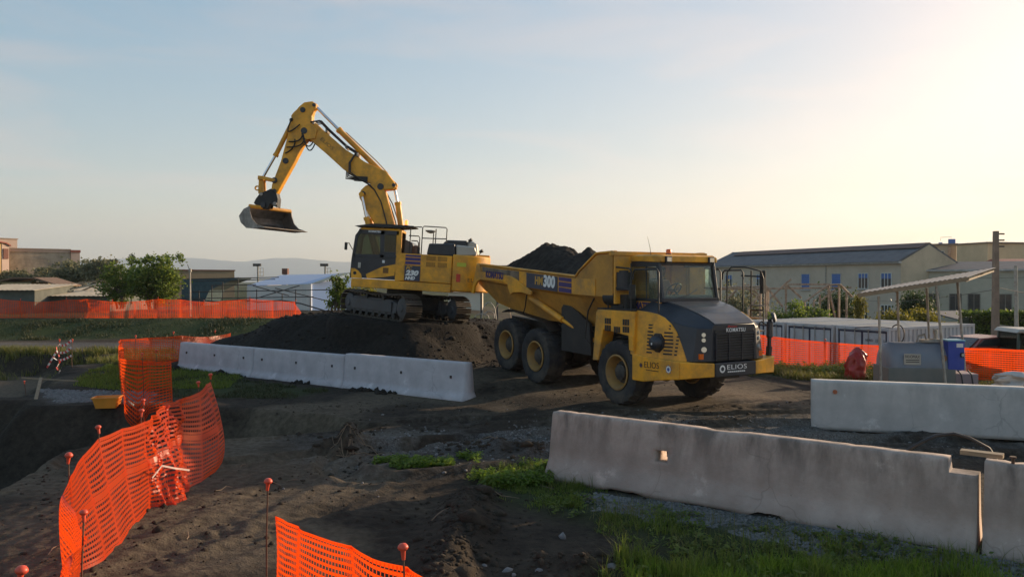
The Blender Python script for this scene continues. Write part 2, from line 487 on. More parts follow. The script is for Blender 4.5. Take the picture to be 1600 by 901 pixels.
def H0(x, y):
    """ground height without the small clods"""
    x = np.asarray(x, float); y = np.asarray(y, float)
    near = sstep(90, 50, y)
    z = (.10*fbm(x/5, y/5, 3, 3) + .0)*near
    # approach ramp under the truck
    f, r = truck_local(x, y)
    ramp = .17 + .34*sstep(-2.6, -6.3, f)
    wr = sstep(4.2, 1.9, np.abs(r))*sstep(5.2, 3.0, f)*sstep(-11, -7.5, f)
    z = z*(1-wr) + ramp*wr
    # spoil mound behind the white barriers
    s = (x-BAR_B[0])*.584 + (y-BAR_B[1])*.812
    top = 1.84 - .0612*(x+3.73)
    top = np.clip(top, 1.2, 2.02)
    wob = .9*fbm(x/1.7, y/1.7, 4, 21)
    m_front = .42 + .58*sstep(.2, 2.3, s)
    m_front = m_front*sstep(-.08, .16, s)
    m_right = sstep(.4, -3.0, x - np.interp(y, [19,20.6,23,24.5,26,28,31], [-1.1,-1.05,-.95,-.45,.4,1.6,2.4]) + .5*wob)
    m_left = .42 + .58*sstep(-11.8, -6.4, x + .5*wob)
    m_left = m_left*sstep(-13.4, -11.2, x)
    m_back = sstep(35, 30.3, y + wob)
    mound = top*m_front*m_right*m_left*m_back
    exd = np.hypot(x+3.73, y-27.0)
    mound = np.maximum(mound, top*sstep(3.3, 2.35, exd))
    mound = mound + .10*wob*np.clip(mound, 0, 1)*sstep(2.3, 3.4, exd)
    z = np.maximum(z, mound) + .0
    # excavated pit and basin
    jx, jy = .5*fbm(x/1.3, y/1.3, 3, 31), .5*fbm(x/1.3, y/1.3, 3, 37)
    dp = poly_sdf(x+jx*.6, y+jy*.6, PIT)
    z = z - np.clip(dp*1.5, 0, 1.7)*(dp > 0)
    db = poly_sdf(x+jx, y+jy, BASIN)
    z = z - np.clip(db*.9 + .25*np.sin(x*2.1+jx*6)*sstep(0,.6,db)*sstep(2,.8,db), 0, .85)*(db > 0)
    # grass bank on the left far side
    wl_ = sstep(2.5, -3.5, x)
    z = z + .86*sstep(41.5, 46.5, y + 1.2*vnoise(x/6, y*0, 8))*wl_
    # lower yard beyond the orange fence on the right
    wr_ = sstep(5.5, 9.5, x)
    z = z - 1.35*sstep(27.8, 31.0, y)*wr_
    # wheel ruts
    k = sstep(45, 34, y)
    z = z + k*rut(x, y, [(-1.8,13.5),(0,14.2),(5.5,15.2),(12,15.0)], depth=.10)
    z = z + k*rut(x, y, [(-6.5,14.0),(-1,16.4),(4.5,16.3),(12,16.6)], depth=.08, width=.26)
    z = z + k*rut(x, y, [(-7.0,8.2),(-4.2,10.4),(-1.6,13.2),(2.5,17.4),(8,20)], depth=.022, width=.24, gauge=2.1)
    z = z + k*rut(x, y, [(-5.4,7.6),(-4.0,9.2),(-3.0,11.6),(-2.6,13.6)], depth=.016, width=.22, gauge=1.5)
    z = z + k*rut(x, y, [(-3,8),(-2.2,12),(.5,15.6),(6,17.2),(13,18)], depth=.035)
    z = z + k*rut(x, y, [(-20,38),(-8,37.5),(4,34),(9,27),(10,21)], depth=.05)
    # spoil ridge and small heaps in the foreground
    ridge = np.exp(-((x+.62+.22*(y-9.6)*-.35)/.28)**2)*sstep(7.0, 8.2, y)*sstep(12.0, 11.0, y)
    z = z + ridge*(.16+.25*np.abs(vnoise(x*3, y*3, 41)))
    z = z + .30*np.exp(-(((x+3.05)/.42)**2 + ((y-14.6)/.35)**2))*(1+1.2*vnoise(x*4, y*4, 43))
    z = z + .16*np.exp(-(((x+.2)/1.1)**2 + ((y-14.4)/.3)**2))*(1+1.4*vnoise(x*4, y*4, 45))
    z = z + .20*np.exp(-(((x-.75)/.55)**2 + ((y-8.35)/.35)**2))*(1+1.2*vnoise(x*4, y*4, 47))
    return z

def H(x, y):
    x = np.asarray(x, float); y = np.asarray(y, float)
    k = sstep(50, 30, y)
    rough = .22 + .9*sstep(.05, .4, fbm(x/2.6, y/2.6, 3, 51))
    d = .026*fbm(x/.8, y/.8, 3, 61) + .020*np.abs(fbm(x/.3, y/.3, 3, 71)) + .022*fbm(x*7, y*7, 2, 81)
    # pressed streaks left by dozer tracks, running across the foreground
    st = (.030*fbm(x*.55+y*.12, y*4.2-x*.9, 3, 91) + .004*np.sin((x*.30 + y*1.0)*36 + 4*fbm(x/2, y/2, 2, 92)))*sstep(-.8, -2.0, x)*sstep(14.5, 13, y)
    return H0(x, y) + (d*rough + st)*k

def hz(x, y): return float(H(np.array([x]), np.array([y]))[0])
def hz0(x, y): return float(H0(np.array([x]), np.array([y]))[0])

def axis(fine_lo, fine_hi, step, far_lo, far_hi, grow=1.12):
    a = list(np.arange(fine_lo, fine_hi+1e-6, step))
    s = step; p = a[-1]
    while p < far_hi: s *= grow; p += s; a.append(p)
    s = step; p = a[0]; left = []
    while p > far_lo: s *= grow; p -= s; left.append(p)
    return np.array(left[::-1] + a)
gx = axis(-10.5, 8.5, .05, -9000, 9000)
gy = np.concatenate([axis(6.0, 18.5, .05, -30, 18.5), axis(18.62, 36, .12, 18.62, 8600)[0:]])
gy = np.unique(np.round(gy, 4))
GX, GY = np.meshgrid(gx, gy)
GZ = H(GX, GY)
nx, ny = len(gx), len(gy)
idx = np.arange(nx*ny).reshape(ny, nx)
GF = np.stack([idx[:-1,:-1], idx[:-1,1:], idx[1:,1:], idx[1:,:-1]], -1).reshape(-1, 4)

# zones of the ground surface: gravel, grassy soil, basin floor painted sunlit, pale trodden dust
gpoly_gravel = [(.9,11.6),(2.6,11.0),(4.3,9.4),(5.6,8.6),(5.6,8.0),(3.8,8.7),(2.2,10.0),(1.0,10.8)]
gpoly_left = [(-13.6,22.6),(-10.0,22.2),(-9.4,20.4),(-11.6,20.2)]
def zones(x, y):
    n1 = fbm(x/1.2, y/1.2, 4, 101); n2 = fbm(x/.5, y/.5, 3, 111); n3 = fbm(x/3.5, y/3.5, 3, 121)
    grav = sstep(-.25, .35, poly_sdf(x, y, gpoly_gravel) + n1*.9)
    grav = np.maximum(grav, sstep(-.2, .4, poly_sdf(x, y, gpoly_left) + n1*.8))
    road = np.exp(-((y-15.2-.1*x)/1.6)**2)*sstep(-6, -2, x)
    grav = np.maximum(grav, .62*road*sstep(-.25, .25, n1+n2*.5))
    grav = np.maximum(grav, .55*sstep(2.4, 1.2, np.abs(y-38.3-.02*x))*sstep(-2, -8, x))
    grass = sstep(40.8, 42.8, y)*sstep(60, 50, y)*sstep(2, -3, x)*.9
    grass = np.maximum(grass, .8*sstep(-.4, .8, grass_mask(x, y)))
    dust_sunlit = sstep(-.12, .25, n3 + .35*n1)*.95
    dust_sunlit = np.maximum(dust_sunlit, .75*sstep(1.6, .4, np.abs(y-36.6))*sstep(-6, -12, x))
    far = sstep(55, 90, y)
    dust_sunlit = np.maximum(dust_sunlit, .9*sstep(.6, 1.4, poly_sdf(x, y, BASIN)))  # basin floor coloured paler to stand in for sunlight falling on it
    dust_sunlit = np.maximum(dust_sunlit, .55*sstep(3.0, 1.0, np.abs(y-17.5-.12*x))*sstep(2.5, 5, x))
    grass = np.maximum(grass, far*.75)
    return grav, grass, dust_sunlit
GP_RIGHT = [(-.2,13.3),(.5,13.2),(1.1,12.2),(1.6,11.2),(3.3,9.9),(5.5,8.5),(6.5,7.4),(1.0,7.4),(.85,8.1),(1.6,9.0),(1.0,10.0),(-.2,11.0),(-.5,12.2)]
GP_LEFT = [(-15.0,29.2),(-11.6,28.0),(-8.8,26.0),(-8.3,23.0),(-10.6,22.4),(-13.0,23.3),(-13.9,25.5)]
GP_MID = [(-11.0,26.6),(-5.2,22.4),(-5.8,20.8),(-9.2,21.0),(-11.4,23.5)]
GP_FENCE = [(7.6,26.6),(9.6,24.4),(12.6,23.6),(13.4,20.6),(17,20.2),(17.5,24),(13.2,26.6),(9.2,29.0),(8.2,28.6)]
def grass_mask(x, y):
    return np.maximum.reduce([poly_sdf(x, y, p) for p in (GP_RIGHT, GP_LEFT, GP_MID, GP_FENCE)])
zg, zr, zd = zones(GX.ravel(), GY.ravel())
fsh = sstep(.25, .7, H0(GX, GY).ravel())*sstep(38, 34, GY.ravel())*sstep(2.2, .6, GX.ravel())*(1.05+.5*np.clip(fbm(GX.ravel()/1.1, GY.ravel()/1.1, 3, 131), -.5, .3))

def ground_material(name, use_zone=True, base=((.027,.021,.0165),(.060,.047,.035))):
    m, nt, N, L, b = nodes_of(name)
    g = N.new('ShaderNodeNewGeometry')
    def noise(s, d=8, r=.62):
        n = N.new('ShaderNodeTexNoise'); n.inputs['Scale'].default_value = s; n.inputs['Detail'].default_value = d; n.inputs['Roughness'].default_value = r
        L.new(g.outputs['Position'], n.inputs['Vector']); return n.outputs['Fac']
    def ramp(src, p0, c0, p1, c1):
        r = N.new('ShaderNodeValToRGB'); e = r.color_ramp.elements
        e[0].position, e[0].color, e[1].position, e[1].color = p0, (*c0,1), p1, (*c1,1)
        L.new(src, r.inputs['Fac']); return r.outputs['Color']
    def mix(f, a, c):
        mx = N.new('ShaderNodeMixRGB')
        L.new(f, mx.inputs['Fac']) ; L.new(a, mx.inputs['Color1']); L.new(c, mx.inputs['Color2']); return mx.outputs['Color']
    nA, nB, nC = noise(.9), noise(7), noise(38, 4)
    soil = ramp(nB, .3, base[0], .72, base[1])
    big = ramp(nA, .35, (.7,.68,.66), .7, (1.25,1.22,1.18))
    mu = N.new('ShaderNodeMixRGB'); mu.blend_type = 'MULTIPLY'; mu.inputs['Fac'].default_value = 1
    L.new(soil, mu.inputs['Color1']); L.new(big, mu.inputs['Color2']); cur = mu.outputs['Color']
    # pale crumbs
    crumbs = ramp(noise(60, 2), .66, (0,0,0), .74, (.5,.5,.5))
    pale = N.new('ShaderNodeRGB'); pale.outputs[0].default_value = (.13,.105,.082,1)
    cur = mix(crumbs, cur, pale.outputs[0])
    if use_zone:
        at_ = N.new('ShaderNodeAttribute'); at_.attribute_name = 'zone'
        sp = N.new('ShaderNodeSeparateColor'); L.new(at_.outputs['Color'], sp.inputs['Color'])
        def sharpen(src, noise_src, k=.5):
            a = N.new('ShaderNodeMath'); a.operation = 'MULTIPLY_ADD'; a.inputs[1].default_value = k; a.inputs[2].default_value = -k*.5
            L.new(noise_src, a.inputs[0])
            s = N.new('ShaderNodeMath'); s.operation = 'ADD'; s.use_clamp = True
            L.new(src, s.inputs[0]); L.new(a.outputs[0], s.inputs[1])
            mlt = N.new('ShaderNodeMath'); mlt.operation = 'MULTIPLY'; L.new(s.outputs[0], mlt.inputs[0])
            st = N.new('ShaderNodeMath'); st.operation = 'GREATER_THAN'; st.inputs[1].default_value = .02
            L.new(src, st.inputs[0]); L.new(st.outputs[0], mlt.inputs[1])
            return mlt.outputs[0]
        dust_sunlit_c = ramp(nB, .3, (.072,.054,.037), .7, (.145,.112,.078))
        cur = mix(sharpen(sp.outputs['Blue'], nB), cur, dust_sunlit_c)
        freshc = ramp(nB, .3, (.012,.0105,.009), .72, (.028,.0235,.020))
        cur = mix(at_.outputs['Alpha'], cur, freshc)
        gv = N.new('ShaderNodeTexVoronoi'); gv.inputs['Scale'].default_value = 42
        L.new(g.outputs['Position'], gv.inputs['Vector'])
        gravc = ramp(gv.outputs['Color'], .2, (.07,.066,.063), .8, (.19,.185,.18))
        cur = mix(sharpen(sp.outputs['Red'], nB, .8), cur, gravc)
        grassc = ramp(nC, .3, (.022,.034,.010), .7, (.055,.075,.020))
        cur = mix(sharpen(sp.outputs['Green'], nB, .7), cur, grassc)
    L.new(cur, b.inputs['Base Color'])
    b.inputs['Roughness'].default_value = .95
    b.inputs['Specular IOR Level'].default_value = .15
    h1 = N.new('ShaderNodeMath'); h1.operation = 'MULTIPLY_ADD'; h1.inputs[1].default_value = .35
    L.new(nC, h1.inputs[0]); L.new(nB, h1.inputs[2])
    bp = N.new('ShaderNodeBump'); bp.inputs['Strength'].default_value = .9; bp.inputs['Distance'].default_value = .05
    L.new(h1.outputs[0], bp.inputs['Height']); L.new(bp.outputs['Normal'], b.inputs['Normal'])
    return m
ground_m = ground_material('site_soil')
soil_m = ground_material('dark_soil', False, ((.022,.019,.017),(.048,.040,.033)))
clod_m = ground_material('soil_clod', False, ((.034,.027,.021),(.075,.059,.044)))
stone_m = mat('pale_stone', (.17,.16,.155), .85, var=.35, vs=9, bump=.2)

ground = fast('ground', np.stack([GX.ravel(), GY.ravel(), GZ.ravel()], -1), GF, ground_m, smooth=True)
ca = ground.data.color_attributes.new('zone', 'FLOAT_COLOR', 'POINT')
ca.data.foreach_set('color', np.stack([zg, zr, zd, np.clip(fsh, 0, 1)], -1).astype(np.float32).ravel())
tag(ground, 'dark churned volcanic soil of the building site', kind='structure')

# far hills beyond the plain
def hills(name, D, pts, seed, m):
    px = np.array([p[0] for p in pts], float); py = np.array([p[1] for p in pts], float)
    xs = np.linspace(px.min(), px.max(), 260)
    top = np.interp(xs, px, py) + 1.6*fbm(xs/40, xs*0, 4, seed)
    X = (xs-800)/FOC*D; Z = CAM_H + (HORY-top)/FOC*D
    rows, V = 9, []
    for k in range(rows):
        t = k/(rows-1)
        yy = D - (1-t)*D*.16 + (1-t)*t*D*.05*fbm(xs/25, xs*0+k, 3, seed+5)
        zz = np.maximum(Z, 4)*(t**1.15) * (1+(.16*fbm(xs/18, xs*0+k*.7, 3, seed+9) if 0 < k < rows-1 else 0)) - (30 if k == 0 else 0)
        V.append(np.stack([X, yy, zz], -1))
    V.append(np.stack([X, np.full_like(X, D*1.15), np.full_like(X, -30)], -1)); rows += 1
    n = len(xs); I = np.arange(rows*n).reshape(rows, n)
    F = np.stack([I[:-1,:-1], I[:-1,1:], I[1:,1:], I[1:,:-1]], -1).reshape(-1, 4)
    o = fast(name, np.concatenate(V), F, m, smooth=True)
    tag(o, kind='structure'); return o
hill_m = mat('far_hillside', (.07,.08,.055), .95, var=.3, vs=.004)
hills('hills', 8000, [(-500,418),(-200,411),(0,413),(90,412),(150,408),(205,402),(255,400),(300,403),(335,406),(385,409),(430,403),(465,402),(500,406),(560,411),(640,416),(760,423),(900,430),(1100,437)], 5, hill_m)

# ------------------------------------------------------------------ grass, clods, stones
def blades(name, X, Y, hgt, wid, m, lean=.35, parent=None, zoff=-.01):
    n = len(X); Z = H(X, Y) + zoff
    a = RNG.uniform(0, 2*PI, n); ln = RNG.normal(0, lean, n)*hgt
    lx, ly = np.cos(a)*np.abs(ln), np.sin(a)*np.abs(ln)
    b = a + PI/2 + RNG.normal(0, .5, n)
    wx, wy = np.cos(b)*wid/2, np.sin(b)*wid/2
    P = lambda sx, t, w: np.stack([X + lx*t*t + sx*wx*w, Y + ly*t*t + sx*wy*w, Z + hgt*t*(1-.12*t)], -1)
    V = np.stack([P(-1,0,1), P(1,0,1), P(1,.55,.75), P(-1,.55,.75), P(0,1,0)], 1)
    i = np.arange(n)[:,None]*5
    F = np.concatenate([i+np.array([[0,1,2]]), i+np.array([[0,2,3]]), i+np.array([[3,2,4]])])
    o = fast(name, V.reshape(-1,3), F, m, parent)
    return o

def scatter(poly, n, dens=None, seed=0):
    P = np.array(poly); lo, hi = P.min(0), P.max(0)
    X = RNG.uniform(lo[0], hi[0], n*4); Y = RNG.uniform(lo[1], hi[1], n*4)
    s = poly_sdf(X, Y, poly) + .35*fbm(X/.6, Y/.6, 3, seed)
    keep = s > 0
    if dens is not None: keep &= RNG.random(n*4) < dens(X, Y)
    X, Y = X[keep][:n], Y[keep][:n]
    return X, Y

grass_m = leaf_mat('grass_blade', (.075,.115,.02), (.20,.23,.05), .45)
shaded_grass_m = leaf_mat('shaded_grass_blade', (.035,.042,.016), (.075,.078,.03), .15)  # darker copy of the grass, shade put into its colour
grass_y = leaf_mat('dry_grass_blade', (.085,.105,.022), (.19,.165,.06), .4)
weed_m = leaf_mat('weed_leaf', (.09,.15,.02), (.21,.28,.045), .5)

def broadleaf(name, X, Y, size, hgt, m, per=9, parent=None):
    n = len(X)*per
    cx, cy = np.repeat(X, per), np.repeat(Y, per); sz = np.repeat(size, per)*RNG.uniform(.6,1.2,n)
    a = RNG.uniform(0, 2*PI, n); rr = sz*RNG.uniform(.3,1.6,n)
    x, y = cx+np.cos(a)*rr, cy+np.sin(a)*rr
    z = H(x, y) + np.repeat(hgt, per)*RNG.uniform(.15,1.0,n)
    el = RNG.uniform(.0,.9,n)
    u = np.stack([np.cos(a)*np.cos(el), np.sin(a)*np.cos(el), np.sin(el)*RNG.choice([-1,1],n)*.7], -1)*sz[:,None]
    v = np.stack([-np.sin(a), np.cos(a), RNG.normal(0,.3,n)], -1)*(sz*.55)[:,None]
    c = np.stack([x,y,z], -1)
    V = np.stack([c-u, c-u*.1+v*.9, c+u, c-u*.1-v*.9], 1).reshape(-1,3)
    F = np.arange(n*4).reshape(-1,4)
    return fast(name, V, F, m, parent)

def patchy(seed, thr=-.05, soft=.25, sc=.7):
    return lambda X, Y: sstep(thr-soft, thr+soft, fbm(X/sc, Y/sc, 3, seed))

def stuff(o, label): tag(o, label, kind='stuff'); return o
X, Y = scatter(GP_RIGHT, 24000, lambda X, Y: patchy(201, .07, .16)(X, Y)*(1-.85*sstep(-.1,.3,poly_sdf(X,Y,gpoly_gravel))))
hg = RNG.uniform(.03,.115,len(X))*(.7+1.6*sstep(-.05,.35,fbm(X/.45,Y/.45,2,209)))*(1+.5*sstep(9.5,8,Y))
stuff(blades('grass', X, Y, hg, RNG.uniform(.006,.013,len(X)), grass_m, .5), 'rough green grass in front of the near concrete barrier')
X, Y = scatter([(-.85,12.5),(-.6,13.5),(.45,13.5),(.75,12.8),(.55,12.0),(-.4,11.7)], 1500, patchy(205, -.1))
stuff(broadleaf('weeds', X, Y, RNG.uniform(.02,.042,len(X)), RNG.uniform(.05,.19,len(X)), weed_m), 'bright leafy weeds beside the left end of the near barrier')
X, Y = scatter([(-2.3,13.2),(-.5,12.9),(-.3,13.7),(-1.2,13.9),(-2.4,13.7)], 620, patchy(207, .02, .15))
stuff(broadleaf('weeds', X, Y, RNG.uniform(.02,.036,len(X)), RNG.uniform(.04,.13,len(X)), weed_m), 'small weeds growing on the rutted soil in the middle')
X, Y = scatter(GP_RIGHT, 2600, patchy(212, .06, .16))
stuff(blades('grass', X, Y, RNG.uniform(.08,.30,len(X)), RNG.uniform(.004,.009,len(X)), grass_y, .7), 'thin dry stems among the foreground grass')
X, Y = scatter(GP_RIGHT, 900, patchy(211, .03))
stuff(broadleaf('weeds', X, Y, RNG.uniform(.02,.045,len(X)), RNG.uniform(.04,.14,len(X)), grass_m), 'dark leafy weeds among the foreground grass')
X, Y = scatter([(1.2,8.2),(2.6,8.7),(5.2,8.2),(5.0,7.2),(.9,7.3)], 5200, patchy(213, .02, sc=.4))
stuff(blades('grass', X, Y, RNG.uniform(.10,.26,len(X)), RNG.uniform(.007,.014,len(X)), weed_m, .45), 'tall bright grass blades at the bottom edge')
X, Y = scatter(GP_LEFT, 15000, patchy(215, -.3))
stuff(blades('grass', X, Y, RNG.uniform(.06,.16,len(X)), RNG.uniform(.012,.025,len(X)), grass_m, .6), 'green grass patch left of the folded orange mesh')
X, Y = scatter(GP_MID, 7000, patchy(217, .05))
stuff(blades('grass', X, Y, RNG.uniform(.05,.14,len(X)), RNG.uniform(.012,.022,len(X)), shaded_grass_m, .7), 'grass coloured dark as if shaded in front of the white barriers')
X, Y = scatter(GP_FENCE, 16000, patchy(219, -.05))
stuff(blades('grass', X, Y, RNG.uniform(.10,.38,len(X)), RNG.uniform(.012,.028,len(X)), grass_y, .55), 'rough grass along the orange mesh behind the truck')
X, Y = scatter([(7.9,26.6),(9.8,25.6),(13,24.9),(13.4,26.0),(9.4,28.4),(8.3,28.2)], 900, patchy(220, -.1))
stuff(broadleaf('weeds', X, Y, RNG.uniform(.03,.07,len(X)), RNG.uniform(.1,.45,len(X)), grass_m), 'leafy weeds at the foot of the right orange mesh')
X, Y = scatter([(-46,41.6),(-3.5,41.8),(-3.5,46.6),(-46,46.8)], 24000, patchy(223, -.15, sc=2))
stuff(blades('grass', X, Y, RNG.uniform(.03,.17,len(X))*(.4+1.2*sstep(-.2,.3,fbm(X/1.5,Y/1.5,3,224))), RNG.uniform(.025,.05,len(X)), shaded_grass_m, .9), 'grass coloured dark as if shaded on the bank below the far orange mesh')
X, Y = scatter([(-34,32.6),(-15.4,31.2),(-14.6,34.4),(-34,36.0)], 14000, patchy(225, -.1, sc=1.2))
stuff(blades('grass', X, Y, RNG.uniform(.1,.45,len(X)), RNG.uniform(.02,.04,len(X)), grass_y, .6), 'dry grass on the edge of the dug bank')
X, Y = scatter([(-17,30.5),(-14.2,29),(-13,31),(-15.5,33)], 1800, patchy(227, -.2))
stuff(blades('grass', X, Y, RNG.uniform(.1,.35,len(X)), RNG.uniform(.02,.04,len(X)), grass_y, .6), 'yellow grass under the taped stakes')

def rocks(name, X, Y, S, m, flat=.7, sink=.3):
    base = [(0,0,1),(.9,0,.3),(.28,.85,.3),(-.73,.53,.3),(-.73,-.53,.3),(.28,-.85,.3),(.73,.53,-.5),(-.28,.85,-.5),(-.9,0,-.5),(-.28,-.85,-.5),(.73,-.53,-.5)]
    tri = [(0,1,2),(0,2,3),(0,3,4),(0,4,5),(0,5,1),(1,6,2),(2,7,3),(3,8,4),(4,9,5),(5,10,1),(2,6,7),(3,7,8),(4,8,9),(5,9,10),(1,10,6)]
    B = np.array(base, float); n = len(X)
    V = B[None]*(1+RNG.uniform(-.38,.38,(n,11,1)))
    a = RNG.uniform(0,2*PI,n); c, s = np.cos(a)[:,None], np.sin(a)[:,None]
    x, y = V[...,0]*c-V[...,1]*s, V[...,0]*s+V[...,1]*c
    sx = RNG.uniform(.7,1.4,(n,1))
    z = V[...,2]*flat
    Z = H(X, Y)[:,None] + (z+flat*(.5-sink))*S[:,None]
    V = np.stack([X[:,None]+x*sx*S[:,None], Y[:,None]+y*S[:,None], Z], -1).reshape(-1,3)
    F = (np.array(tri)[None]+np.arange(n)[:,None,None]*11).reshape(-1,3)
    return fast(name, V, F, m)
# soil crumbs and lumps over the whole working area
n = 11000
X = RNG.uniform(-10.5, 8.5, n); Y = 5.5 + 17*RNG.random(n)**1.1
d = RNG.random(n) < sstep(-.05, .4, fbm(X/1.5, Y/1.5, 4, 301))
d &= poly_sdf(X, Y, PIT) < .3
X, Y = X[d], Y[d]
S = np.exp(RNG.normal(-4.15, .55, len(X)))
stuff(rocks('soil_clods', X, Y, S, clod_m), 'crumbs and lumps of dark soil strewn over the ground')
X = np.concatenate([RNG.normal(-.62,.22,700), RNG.normal(-3.05,.35,160), RNG.normal(-.2,.9,300), RNG.normal(.75,.45,260)])
Y = np.concatenate([RNG.uniform(7.2,11.6,700), RNG.normal(14.6,.3,160), RNG.normal(14.4,.3,300), RNG.normal(8.35,.3,260)])
stuff(rocks('soil_clods', X, Y, np.exp(RNG.normal(-3.85,.6,len(X))), clod_m, .6), 'broken clods on the spoil ridge in the foreground')
X = RNG.uniform(-10.5, 1.2, 5200); Y = RNG.uniform(20.8, 31, 5200)
k = (H0(X, Y) > .5) & (np.hypot(X+3.73, Y-27) > 1.8)
X, Y = X[k], Y[k]
stuff(rocks('soil_clods', X, Y, np.exp(RNG.normal(-3.75,.6,len(X))), soil_m, .6), 'lumps of soil on the slope of the spoil mound')
X, Y = scatter(gpoly_gravel, 7000, patchy(311, -.15, sc=.5))
stuff(rocks('gravel', X, Y, RNG.uniform(.010,.024,len(X)), stone_m), 'grey gravel in front of the near barrier')
X, Y = scatter(gpoly_left, 1800)
stuff(rocks('gravel', X, Y, RNG.uniform(.02,.045,len(X)), stone_m), 'gravel strip beside the pit on the left')
n = 3000
X = RNG.uniform(-3.5, 9, n); Y = 15.2 + .1*X + RNG.normal(0, 1.2, n)
k = RNG.random(n) < sstep(-.1, .35, fbm(X/.9, Y/.9, 3, 331)); X, Y = X[k], Y[k]; n = len(X)
stuff(rocks('gravel', X, Y, np.exp(RNG.normal(-4.2,.4,n)), stone_m), 'loose stones on the wheel track')
# single pale stones one can point at in the lower middle
st_spots = [(-.05,8.35,.05),(.02,8.2,.035),(.28,8.25,.04),(-.42,7.95,.045),(-.3,8.5,.03),(.05,7.75,.05),(.62,9.55,.075),(1.05,8.3,.05)]
st_lab = ['pale stone, left of the close pair of pale stones in the lower middle foreground', 'pale stone, right and nearer of the close pair in the lower middle foreground', 'pale stone just right of the close pair, before the clod heap', 'pale stone lying nearest the foot of the clod ridge', 'tiny pale stone beside the clod ridge', 'pale stone nearest the bottom edge, below the close pair', 'flat grey slab stone half sunk in the soil beside the grass', 'pale stone at the edge of the foreground grass']
for i, (x, y, s) in enumerate(st_spots):
    o = rocks('stone', np.array([x]), np.array([y]), np.array([s]), stone_m, .6, .2)
    tag(o, st_lab[i], 'stone', 'pale stones in the foreground')

# twigs and bits of root lying about
mb = MB()
for k in range(46):
    if k < 30: x, y = RNG.uniform(-6,2.5), RNG.uniform(7.5,15.5)
    else: x, y = RNG.normal(-3.0,.35), RNG.normal(14.5,.3)
    a, L = RNG.uniform(0,PI), RNG.uniform(.12,.5)
    p = [Vector((x+math.cos(a)*L*(t-.5)+RNG.normal(0,.012), y+math.sin(a)*L*(t-.5)+RNG.normal(0,.012), 0)) for t in (0,.35,.7,1)]
    p = [Vector((q.x, q.y, hz(q.x,q.y)+.012+.03*abs(RNG.normal()))) for q in p]
    mb.tube(p, [.006,.008,.006,.003], 5)
tag(mb.build('twigs', mat('dry_twig', (.20,.14,.09), .85), None), 'dry twigs and roots strewn over the soil', kind='stuff')

# ------------------------------------------------------------------ articulated dump truck
truck = tag(empty('dump_truck', (TRK[0], TRK[1], .17), rad(-60)), 'yellow articulated dump truck with dark hood, loaded with soil', 'dump truck')
def R3(x, r, z): return (x, -r, z)            # r = distance to the truck's right side

# --- wheels
TR, TW = .78, .56
def tyre_mesh():
    mb = MB()
    prof = [(.40,-.20),(.42,-.235),(.52,-.275),(.66,-.285),(.735,-.265),(.755,-.22),(.757,0),(.755,.22),(.735,.265),(.66,.285),(.52,.275),(.42,.235),(.40,.20)]
    mb.lathe(prof, 'y', n=44)
    nl = 22
    for s in (-1, 1):
        for k in range(nl):
            a0 = 2*PI*(k + (.5 if s > 0 else 0))/nl
            pts = []
            for (t, da) in ((.285,0),(.26,.01),(.13,.055),(.02,.12)):
                rr = .70 if t > .28 else (.762 if t > .25 else .785)
                pts.append((s*t, a0+da, rr))
            secs = []
            for (y, a, rr) in pts:
                w = .052
                secs.append([(math.cos(a-w)*(rr), y, math.sin(a-w)*(rr)), (math.cos(a+w)*(rr), y, math.sin(a+w)*(rr)),
                             (math.cos(a+w*1.2)*(rr-.06), y, math.sin(a+w*1.2)*(rr-.06)), (math.cos(a-w*1.2)*(rr-.06), y, math.sin(a-w*1.2)*(rr-.06))])
            mb.loft(secs)
    return mb.mesh('tyre', 40)
me_tyre = tyre_mesh(); me_tyre.materials.append(rubber)
rim = MB()
rim.lathe([(.425,.255),(.43,.275),(.395,.285),(.37,.24),(.335,.18),(.315,.05),(.30,.03),(.22,.03),(.0,.03)], 'y', n=36)
rim.lathe([(.425,-.24),(.39,-.26),(.36,-.1),(.33,.03)], 'y', n=36)
me_rim = rim.mesh('rim', 40); me_rim.materials.append(rim_paint)
hub = MB()
hub.lathe([(.27,.03),(.27,.07),(.235,.09),(.20,.10),(.19,.17),(.15,.19),(.0,.19)], 'y', n=28)
for k in range(12):
    a = 2*PI*k/12
    hub.cyl((.245*math.cos(a), .06, .245*math.sin(a)), (.245*math.cos(a), .105, .245*math.sin(a)), .017, n=6)
for k in range(6):
    a = 2*PI*k/6+.3
    hub.cyl((.12*math.cos(a), .17, .12*math.sin(a)), (.12*math.cos(a), .20, .12*math.sin(a)), .014, n=6)
me_hub = hub.mesh('hub', 40); me_hub.materials.append(hub_mat)
WHEELS = [(-.10,1,0),(-.10,-1,0),(-3.82,1,.084),(-3.82,-1,.084),(-5.47,1,.295),(-5.47,-1,.295)]
for (wx, s, dz) in WHEELS:
    w = empty('wheel', R3(wx, s*1.17, .765+dz), 0, truck)
    w.rotation_euler = (0, random.uniform(0, 1), PI if s > 0 else 0)
    for nm, me in (('tyre', me_tyre), ('rim', me_rim), ('hub', me_hub)): link(nm, me, w)

